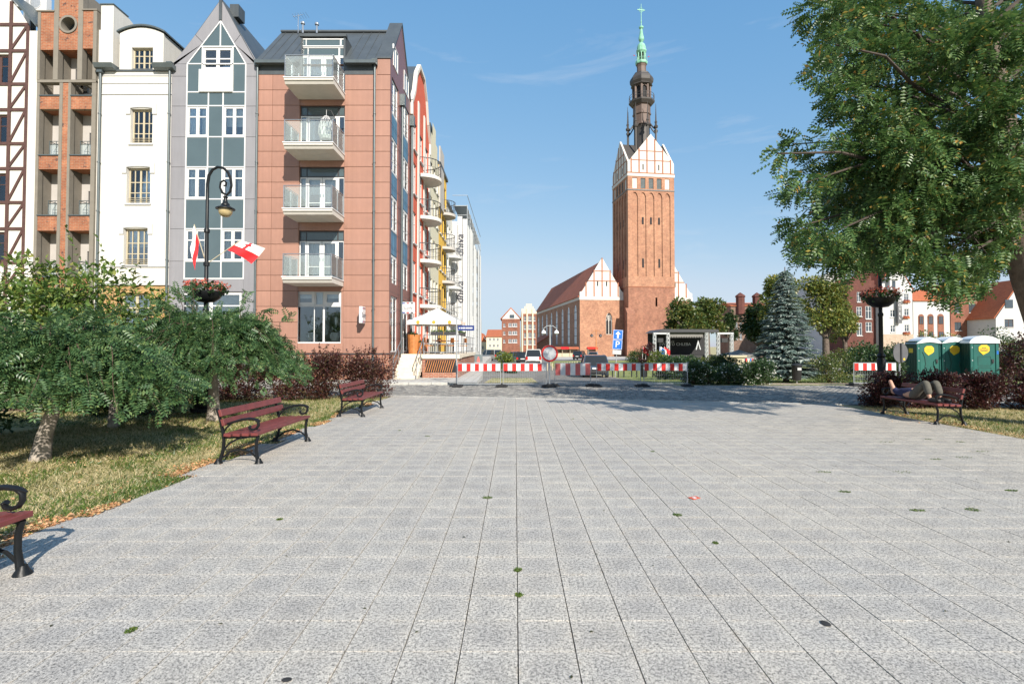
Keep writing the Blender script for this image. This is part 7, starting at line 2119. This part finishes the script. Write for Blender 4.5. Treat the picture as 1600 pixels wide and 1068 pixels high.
# ------------------------------------------------------------------ weeping trees on the left lawn
def weeping(label, base, h, rx, ry, n, seed, trunk_h=.75, lean=(0, 0), tr=.14):
    """grafted weeping tree: short trunk, cascading shoots clothed in pinnate leaves"""
    g = np.random.default_rng(seed)
    B = thing('weeping_tree', label, 'tree', base, 0, 'weeping trees on the left lawn')
    top = Vector((lean[0], lean[1], trunk_h + .45))
    MB().tube([(0, 0, -.05), (lean[0]*.3, lean[1]*.3, trunk_h*.5), (lean[0]*.8, lean[1]*.8, trunk_h), top], [tr*1.3, tr*.95, tr*.85, tr*.5], 12).build('trunk', M['bark_birch'], B, smooth=True)
    P, D, mb = [], [], MB()
    ns = n // 16
    for k in range(ns):
        a = g.uniform(0, 2*math.pi); q = g.uniform(.25, 1.0)**.6
        ex_, ey_ = rx*q*math.cos(a), ry*q*math.sin(a)
        rise = (h - top.z) * g.uniform(.55, 1.08) * (1.05 - .45*q); drop = top.z + rise - g.uniform(.32, .75) * (.6 + .6*q)
        wig = g.normal(0, .12, 3)
        pts = []
        for t in np.linspace(0, 1, 9):
            x, y = top.x + (ex_)*t**.8, top.y + ey_*t**.8
            z = top.z + rise*math.sin(min(1.0, t*1.7)*math.pi/2) - max(0, t-.42)**1.35*(drop + .25)*1.35*q
            pts.append(Vector((x + wig[0]*math.sin(t*5), y + wig[1]*math.sin(t*4.3), max(z, .30 + .25*g.random()))))
        if k % 5 == 0: mb.tube(pts, [.011*(1-.8*t) for t in np.linspace(0, 1, 9)], 5, False)
        for _ in range(16):
            t = g.uniform(.18, 1.0)*8; i = min(int(t), 7); p = pts[i].lerp(pts[i+1], t-i); tg = (pts[i+1]-pts[i]).normalized()
            P.append(p + Vector(g.normal(0, .05, 3))); D.append(tg*.6 + Vector((math.cos(a)*.35, math.sin(a)*.35, -.25)) + Vector(g.normal(0, .55, 3)))
    for k in range(16):                                   # stray shoots that stand out of the dome
        a = g.uniform(0, 2*math.pi); q = g.uniform(.1, .85)
        b = Vector((top.x + rx*q*math.cos(a), top.y + ry*q*math.sin(a), top.z + (h-top.z)*(1.0-.5*q)))
        d = Vector((math.cos(a)*.7 + g.normal(0, .4), math.sin(a)*.7 + g.normal(0, .4), g.uniform(.1, .7))).normalized() * g.uniform(.2, .5)
        mb.tube([b - Vector((0, 0, .3)), b, b + d], [.012, .008, .004], 5, False)
        for t in np.linspace(.2, 1, 9):
            P.append(b + d*t); D.append(d.normalized() + Vector(g.normal(0, .7, 3)) + Vector((0, 0, -.2)))
    P, D = np.array(P), np.array(D)
    leaves('crown', M['leaf_weeping'], P, D, g.uniform(.13, .24, len(P)), .80, PIN5, B, roll=1.3)
    mb.build('shoots', M['twig'], B, smooth=True)
    return B
pA = gp(62, 715); weeping('weeping tree nearest the foreground with pale leaning trunk', pA, 2.15, 2.0, 1.7, 7200, 3, .72, (.24, 0), .105)
pA2 = Vector((pA.x-2.1, pA.y + .7, 0))
weeping('weeping tree at the far left edge behind the nearest one', pA2, 2.0, 1.6, 1.5, 3800, 8, .7, (0, 0), .085)
pB = gp(334, 655); weeping('weeping tree behind the second bench with short grey trunk', pB, 2.85, 2.25, 1.8, 7600, 4, .8, (-.02, 0), .125)
weeping('low weeping tree between the two nearer ones', Vector((-8.6, 11.0, 0)), 2.1, 1.6, 1.3, 3400, 9, .75, (0, 0), .085)

# taller lilac-like shrubs behind
bush('tall_shrub', 'tall yellow green leafy shrub at the left below the timber house', 'shrub', (-12.6, 13.4, 0), (2.8, 1.5, 2.25), 8000, M['leaf_lilac'], .16, .5, 34, .42, stems=14, up=-.1, shoots=10)
bush('tall_shrub', 'smaller yellow green shrub left of the lamp, below the white house', 'shrub', (-10.6, 14.2, 0), (1.7, 1.1, 1.75), 3800, M['leaf_lilac'], .15, .5, 24, .42, stems=10, up=-.1, shoots=8)
bush('dark_shrub', 'dark green shrub at the very left behind the weeping tree', 'shrub', (-10.8, 9.8, 0), (1.2, 1.0, .95), 2600, M['leaf_rose'], .12, .55, 18, .5, stems=3)
bush('dark_shrub', 'dark green undergrowth below the weeping trees on the left', 'shrub', (-9.5, 13.0, 0), (1.9, .9, .75), 2600, M['leaf_rose'], .11, .55, 18, .6)
# purple barberry along the house
for i, (x, y, rx, rz) in enumerate(((-5.0, 17.3, .95, .80), (-6.3, 17.0, 1.0, .78), (-7.7, 16.6, 1.1, .72), (-9.2, 16.4, 1.1, .70), (-10.8, 16.2, 1.2, .70))):
    bush('barberry_bush', ('rightmost purple barberry bush, behind the farthest left bench', 'purple barberry bush second from the house corner', 'purple barberry bush third from the house corner, above the second bench', 'purple barberry bush behind the weeping tree with the lamp', 'leftmost purple barberry bush behind the lawn trees')[i],
         'bush', (x, y, 0), (rx, .85, rz), 6500, M['leaf_barberry'], .070, .6, 34, .42, group='purple barberry bushes by the corner house', stems=14, up=.5, shoots=26)
# dark barberry behind the right bench
for i, (x, y, rx, rz) in enumerate(((10.6, 14.6, .75, .46), (11.8, 14.5, .85, .50), (13.1, 14.3, .9, .50), (14.5, 14.1, .95, .52), (15.9, 13.9, 1.0, .56))):
    bush('dark_barberry_bush', ('leftmost dark barberry bush, behind the head of the right bench', 'dark barberry bush second from the left behind the right bench', 'dark barberry bush in the middle of the row before the toilets', 'dark barberry bush second from the right edge', 'dark barberry bush at the right edge below the toilets')[i],
         'bush', (x, y, 0), (rx, .65, rz), 6500, M['leaf_barberry_shade'], .066, .6, 34, .46, group='dark barberry bushes behind the right bench', stems=12, up=.5, shoots=18)
# rose hedge with white flowers
for i, u in enumerate((1092, 1122, 1152, 1183, 1207)):
    p = gp(u, 602 - (i == 0)*1); z = .52 if i < 4 else .6
    bush('rose_bush', ('rose bush touching the right end of the barriers', 'second rose bush from the barriers, full of white flowers', 'third rose bush from the barriers', 'fourth rose bush, left of the spruce', 'rose bush under the spruce, end of the hedge')[i], 'bush', (p.x, 23.4, 0), (.78, .7, z), 2600, M['leaf_rose'], .085, .6, 20, .45,
         group='white flowering rose hedge', flowers=(M['petal_pale'], 170, .085), stems=10)
for i, (u, v, Y, rx, rz, m) in enumerate(((1065, 570, 34, 1.9, .70, 'leaf_rose'), (1050, 575, 30, 1.1, .75, 'leaf_rose'), (1100, 566, 36, 1.5, .72, 'leaf_round'), (1120, 570, 30, 1.3, .75, 'leaf_dark'))):
    p = at(u, v, Y)
    bush('flowering_bush', ('broad flowering bush before the stage', 'low flowering bush left of the broad one', 'bush with reddish leaves below the stage', 'dark bush behind the rose hedge')[i], 'bush', (p.x, Y, gz(Y)), (rx, 1.1, rz), 3000, M[m], .13, .6, 24, .42, flowers=(M['petal_pale'], 50, .09) if i < 2 else None)
p = gp(1297, 597); bush('flowering_bush', 'round shrub with pale flowers right of the litter bin', 'bush', p, (1.25, .9, .78), 3000, M['leaf_round'], .085, .55, 24, .42, flowers=(M['petal_pale'], 70, .06), stems=14, up=.6)
for i, (u, v, Y, rx, rz, m) in enumerate(((1028, 551, 60, 1.2, .9, 'leaf_bright'), (1000, 553, 66, 1.6, 1.0, 'leaf_dark'), (990, 551, 70, 1.2, .9, 'leaf_round'), (1012, 549, 62, 1.3, 1.3, 'leaf_barberry_shade'), (788, 560, 44, .95, .95, 'leaf_bright'), (800, 570, 42, .5, .4, 'leaf_dark'))):
    p = at(u, v, Y)
    bush('square_bush', ('yellow green round bush left of the stage', 'dark bush at the foot of the church tower', 'mid green bush at the foot of the church tower', 'dark purple bush left of the stage', 'yellow flowering shrub on the street verge', 'small dark shrub on the street verge')[i], 'bush', (p.x, Y, gz(Y)), (rx, 1.0, rz), 1300, M[m], .17, .6, 16, .45)
for i, (u, v, Y, rx, rz, m) in enumerate(((1355, 545, 30, 1.5, 1.2, 'leaf_rose'), (1410, 540, 32, 1.4, 1.35, 'leaf_rose'), (1330, 545, 42, 1.6, 1.1, 'leaf_bright'), (1460, 520, 44, 2.6, 1.9, 'leaf_autumn'), (1565, 520, 36, 2.6, 1.8, 'leaf_rose'), (1600, 545, 28, 1.6, 1.3, 'leaf_barberry_shade'), (1580, 550, 31, 1.5, 1.2, 'leaf_round'), (1380, 575, 24, 1.0, .8, 'leaf_dark'))):
    p = at(u, v, Y)
    bush('park_bush', ('light flowering bush behind the right lamp', 'light bush left of the toilets', 'yellow green bush below the stepped gable house', 'broad yellowing bush behind the toilets', 'big round dark bush right of the toilets', 'dark purple bush at the right edge', 'grey green bush right of the toilets', 'dark bush between lamp and toilets')[i], 'bush', (p.x, Y, gz(Y)), (rx, 1.2, rz), 2600, M[m], .14, .6, 24, .42, flowers=(M['petal_pale'], 60, .09) if i < 2 else None)

# spruce
def spruce():
    p = gp(1228, 597); p = Vector((at(1228, 560, 26).x, 26.0, gz(26)))
    B = thing('blue_spruce', 'blue green spruce with layered branches right of the rose hedge', 'tree', p)
    h = at(1228, 417, 26).z - p.z
    MB().tube([(0, 0, -.1), (0, 0, h*.5), (0, 0, h)], [.15, .09, .02], 8).build('trunk', M['bark'], B, smooth=True)
    P, D, L, mb = [], [], [], MB()
    z = .55
    while z < h - .15:
        f = 1 - (z/h); R_ = 1.68*f**.85 + .08; nb = int(9 + 8*f)
        for k in range(nb):
            a = 2*math.pi*(k + rng.uniform(-.3, .3))/nb + z*3; rl = R_*rng.uniform(.75, 1.12)
            tip = Vector((rl*math.cos(a), rl*math.sin(a), z - .12*rl + rng.normal(0, .04))); b = Vector((0, 0, z + .1)); mid = b.lerp(tip, .55) + Vector((0, 0, -.10*rl))
            mb.tube([b, mid, tip], [.022, .014, .005], 4, False)
            m = int(8 + 22*rl)
            for _ in range(m):
                t = rng.uniform(.15, 1.0); q = (b.lerp(mid, t/.55) if t < .55 else mid.lerp(tip, (t-.55)/.45))
                dd = (tip-b).normalized(); s = Vector((-dd.y, dd.x, 0))*rng.choice((-1, 1))*rng.uniform(.0, 1.1)
                P.append(q); D.append(dd + s + Vector((0, 0, rng.uniform(-.35, .12)))); L.append(rng.uniform(.16, .32)*(.6+.5*f))
        z += .24*(.6+.5*f)
    leaves('crown', M['needle_blue'], np.array(P), np.array(D), np.array(L)*1.25, .75, SPRIG, B, roll=.6)
    mb.build('branches', M['twig'], B)
spruce()

# trees round the square
def far_tree(name, label, u, v_top, v_bot, half_px, Y, mat, n, size, group=None, seed=None):
    zb = gz(Y); zt_, zl = at(u, v_top, Y).z - zb, at(u, v_bot, Y).z - zb
    r = half_px*Y/800; x = at(u, 520, Y).x
    return tree(name, label, (x, Y, zb), zt_, (0, 0, (zt_+zl)/2), (r*.82, r*.8, (zt_-zl)/2*.86), n, M[mat], size, clumps=46, cr=.34, trunk=.03*zt_+.05, group=group)
far_tree('round_tree', 'round green brown tree beside the church tower, left crown', 1072, 466, 540, 33, 92, 'leaf_round', 5200, .55)
far_tree('round_tree', 'round green brown tree behind the stage, right crown', 1106, 461, 535, 30, 94, 'leaf_round', 5200, .55)
far_tree('dark_tree', 'dark tree between the round trees and the turreted building', 1140, 482, 545, 14, 104, 'leaf_dark', 2200, .5)
far_tree('dark_tree', 'dark green tree behind the spruce', 1188, 468, 560, 34, 58, 'leaf_dark', 5000, .36)
far_tree('autumn_tree', 'yellowing tree directly behind the spruce', 1222, 424, 520, 38, 52, 'leaf_autumn', 5200, .32)
far_tree('autumn_tree', 'broad yellow green tree right of the spruce', 1290, 424, 552, 46, 46, 'leaf_autumn', 6500, .27)
far_tree('autumn_tree', 'small yellow green tree below the orange roof', 1320, 470, 552, 22, 50, 'leaf_autumn', 2600, .27)

# ------------------------------------------------------------------ grass, litter, moss
def scatter(x0, x1, y0, y1, dens, keep):
    n = int((x1-x0)*(y1-y0)*dens); X = rng.uniform(x0, x1, n); Y = rng.uniform(y0, y1, n)
    k = keep(X, Y); return X[k], Y[k]
def vnoise(X, Y, s, seed):
    g = np.random.default_rng(seed); T = g.random((64, 64)); x, y = X/s, Y/s
    xi, yi = np.floor(x).astype(int), np.floor(y).astype(int); fx, fy = x-xi, y-yi
    fx, fy = fx*fx*(3-2*fx), fy*fy*(3-2*fy); q = lambda a, b: T[a % 64, b % 64]
    return (q(xi,yi)*(1-fx)+q(xi+1,yi)*fx)*(1-fy) + (q(xi,yi+1)*(1-fx)+q(xi+1,yi+1)*fx)*fy
BLADE = (np.array([(0,-.5,0), (0,.5,0), (.55,.28,0), (1,0,0), (.55,-.28,0)]), np.array([(0,1,2,3,4)]))
def grass(name, label, areas, mat, size, wr, zf=None):
    Xs, Ys = [], []
    for a in areas:
        X, Y = scatter(*a); Xs.append(X); Ys.append(Y)
    X, Y = np.concatenate(Xs), np.concatenate(Ys); n = len(X)
    Z = np.array([gz(y) for y in Y]) - .03 if zf is None else np.full(n, zf)
    D = np.column_stack([rng.normal(0, .6, n), rng.normal(0, .6, n), rng.uniform(.25, 1, n)])
    o = leaves(name, mat, np.column_stack([X, Y, Z]), D, size*rng.uniform(.5, 1.5, n), wr, BLADE, None, roll=2)
    o['kind'] = 'stuff'; o['label'] = label; o['category'] = 'grass'
    return o
patch = lambda X, Y: vnoise(X, Y, .8, 1)*.6 + vnoise(X, Y, .25, 2)*.4
le_ = np.array([left_ext(j) for j in range(0, 80)])
edgeL = lambda X, Y: X < LEFT0 - le_[np.clip((Y/TILE).astype(int), 0, 79)] + .01 + .05*(vnoise(X*0+3, Y, .2, 4)-.5)
edgeR = lambda X, Y: X > PR + .02 - .05*vnoise(X*0+3, Y, .35, 6)
la = [(-7.0, PL+.15, 2.4, 6.5, 2600, lambda X, Y: edgeL(X, Y) & (patch(X, Y) < .50+.3*rng.random(len(X)))), (-10, PL+.15, 6.5, 11, 1400, lambda X, Y: edgeL(X, Y) & (patch(X, Y) < .5+.3*rng.random(len(X)))), (-13, PL+.15, 11, 17.5, 700, lambda X, Y: edgeL(X, Y))]
ra = [(PR-.1, 14, 8.0, 13.2, 1500, lambda X, Y: edgeR(X, Y) & (patch(X, Y) < .5+.35*rng.random(len(X)))), (10, 19, 13.2, 15, 700, lambda X, Y: edgeR(X, Y))]
grass('dry_lawn', 'short half dried lawn grass beside the slabs', la + ra, M['grass_blade'], .055, .14)
gg = [(-7.0, PL+.12, 2.4, 11, 700, lambda X, Y: edgeL(X, Y) & (patch(X, Y) > .46)), (-13, PL+.1, 11, 17, 250, lambda X, Y: edgeL(X, Y)), (PR-.1, 14, 8, 13.4, 420, lambda X, Y: edgeR(X, Y) & (patch(X, Y) > .45)), (PL-.4, PL+.12, 2.4, 15, 1500, lambda X, Y: edgeL(X, Y) & (vnoise(X, Y, .5, 9) > .52)),
      (7.6, 24, 24.5, 60, 26, lambda X, Y: (X > .22*Y)), (-1.5, 1.2, 24.6, 33, 120, lambda X, Y: np.abs(X+.2) < 1.2), (9, 24, 23.1, 30, 90, lambda X, Y: (X > 9) & ~((Y > 23.4) & (Y < 24.4) & (X > 10.6)))]
grass('green_grass', 'green grass and ground plants at the lawn edges', gg, M['grass_green'], .06, .22)
# verge of grass on the street
sheet('street_verge', lambda y: -1.5, lambda y: 1.1, 24.6, 33, -.014, M['lawn_soil'])
# fallen leaves along the slab edges
Xs, Ys = [], []
Y = rng.uniform(2.3, 15.5, 12000); X = LEFT0 - le_[(Y/TILE).astype(int)] + .03 - np.abs(rng.normal(0, .15, 12000)); k = vnoise(X, Y, .6, 12) > .40; Xs.append(X[k]); Ys.append(Y[k])
X = rng.uniform(-9, -4.2, 1200); Y = rng.uniform(2.5, 15, 1200); Xs.append(X); Ys.append(Y)
X = PR + np.abs(rng.normal(0, .25, 900)) - .06; Y = rng.uniform(8, 14, 900); Xs.append(X); Ys.append(Y)
X = rng.normal(9.6, .5, 160); Y = rng.normal(12, 1.0, 160); Xs.append(X); Ys.append(Y)
X, Y = np.concatenate(Xs), np.concatenate(Ys); n = len(X)
D = np.column_stack([rng.normal(0, 1, n), rng.normal(0, 1, n), rng.normal(0, .15, n)])
Z = np.where((X > PL+.0) & (X < PR), .006, .0) + rng.uniform(0, .012, n)
o = leaves('leaf_litter', M['leaf_litter'], np.column_stack([X, Y, Z]), D, rng.uniform(.018, .046, n), .65, LEAF, None, roll=.9)
o['kind'] = 'stuff'; o['label'] = 'fallen brown leaves along the edge of the slabs'; o['category'] = 'leaf litter'
# loose leaves and crumbs on the slabs
n = 150
X = rng.uniform(-4, 9.2, n); Y = rng.uniform(2.4, 16, n) ; D = np.column_stack([rng.normal(0, 1, n), rng.normal(0, 1, n), rng.normal(0, .1, n)])
o = leaves('scattered_leaf_litter', M['moss_dark'], np.column_stack([X, Y, np.full(n, .004)]), D, rng.uniform(.012, .035, n), .6, LEAF, None, roll=.25)
o['kind'] = 'stuff'; o['label'] = 'tiny dark leaf scraps scattered on the slabs'; o['category'] = 'leaf litter'
# moss cushions growing in the joints
ms = [(761,777,.10), (809,890,.075), (811,929,.065), (1058,804,.085), (1118,848,.055), (205,984,.07), (437,811,.05), (1320,768,.07), (1433,797,.08), (1520,796,.11), (1286,737,.10), (1383,690,.12), (1451,686,.10), (1463,717,.09), (1535,705,.10), (1500,690,.10), (1410,737,.13), (1505,714,.13), (668,681,.09), (624,672,.08), (895,654,.09), (1020,705,.06), (1580,766,.07), (1545,660,.14)]
for i, (u, v, r) in enumerate(ms):
    p = gp(u, v);
    r *= .62; nn = 150 if v > 760 else 60
    a = rng.uniform(0, 6.28, nn); q = np.sqrt(rng.uniform(0, 1, nn)) * r
    st = 1.7 if i % 3 else 1.1
    P = np.column_stack([p.x + q*np.cos(a)*(1/st if abs(p.x) < 3 else st), p.y + q*np.sin(a)*.8, np.full(nn, .0)])
    D = np.column_stack([rng.normal(0, .8, nn), rng.normal(0, .8, nn), rng.uniform(.1, .6, nn)])
    P -= np.array([p.x, p.y, 0])
    o = leaves('moss_tuft', M['grass_green'], P, D, rng.uniform(.007, .017, nn), .8, LEAF, None, roll=2)
    o.location = (p.x, p.y, .0)
    where = 'in the near foreground' if v > 860 else ('in the middle of the slabs' if v > 740 else 'on the far slabs')
    zone = [m_[:2] for m_ in sorted(ms) if (('in the near foreground' if m_[1] > 860 else ('in the middle of the slabs' if m_[1] > 740 else 'on the far slabs')) == where)]
    tag(o, 'small green moss tuft, ' + ORD[zone.index((u, v))] + ' from the left of those ' + where, 'moss', 'moss tufts ' + where)
q = gp(1085, 778); t = thing('paper_scrap', 'small red and white paper scrap lying on the slabs', 'litter', (q.x, q.y, .003), .5)
MB().prism([(-.06, -.04), (.06, -.035), (.065, .04), (-.055, .045)], 0, .004, 'xy').build('sheet', M['stucco_red'], t)
MB().prism([(-.025, -.02), (.02, -.02), (.02, .018), (-.02, .02)], .0045, .006, 'xy').build('print', M['white_paint'], t)
for i, (u, v) in enumerate(((1290, 974), (448, 1062))):
    q = gp(u, v); t = tag(MB().lathe([(.025, 0), (.028, .002), (.018, .004), (.005, .005)], 9, ph=i).build('dark_stain', M['rubber']), ('flattened dark gum spot on the slabs at the lower right', 'dark spot on the slabs at the bottom edge')[i], 'gum'); t.location = (q.x, q.y, .002); t.scale = (1, 1.3 if i == 0 else .7, 1)
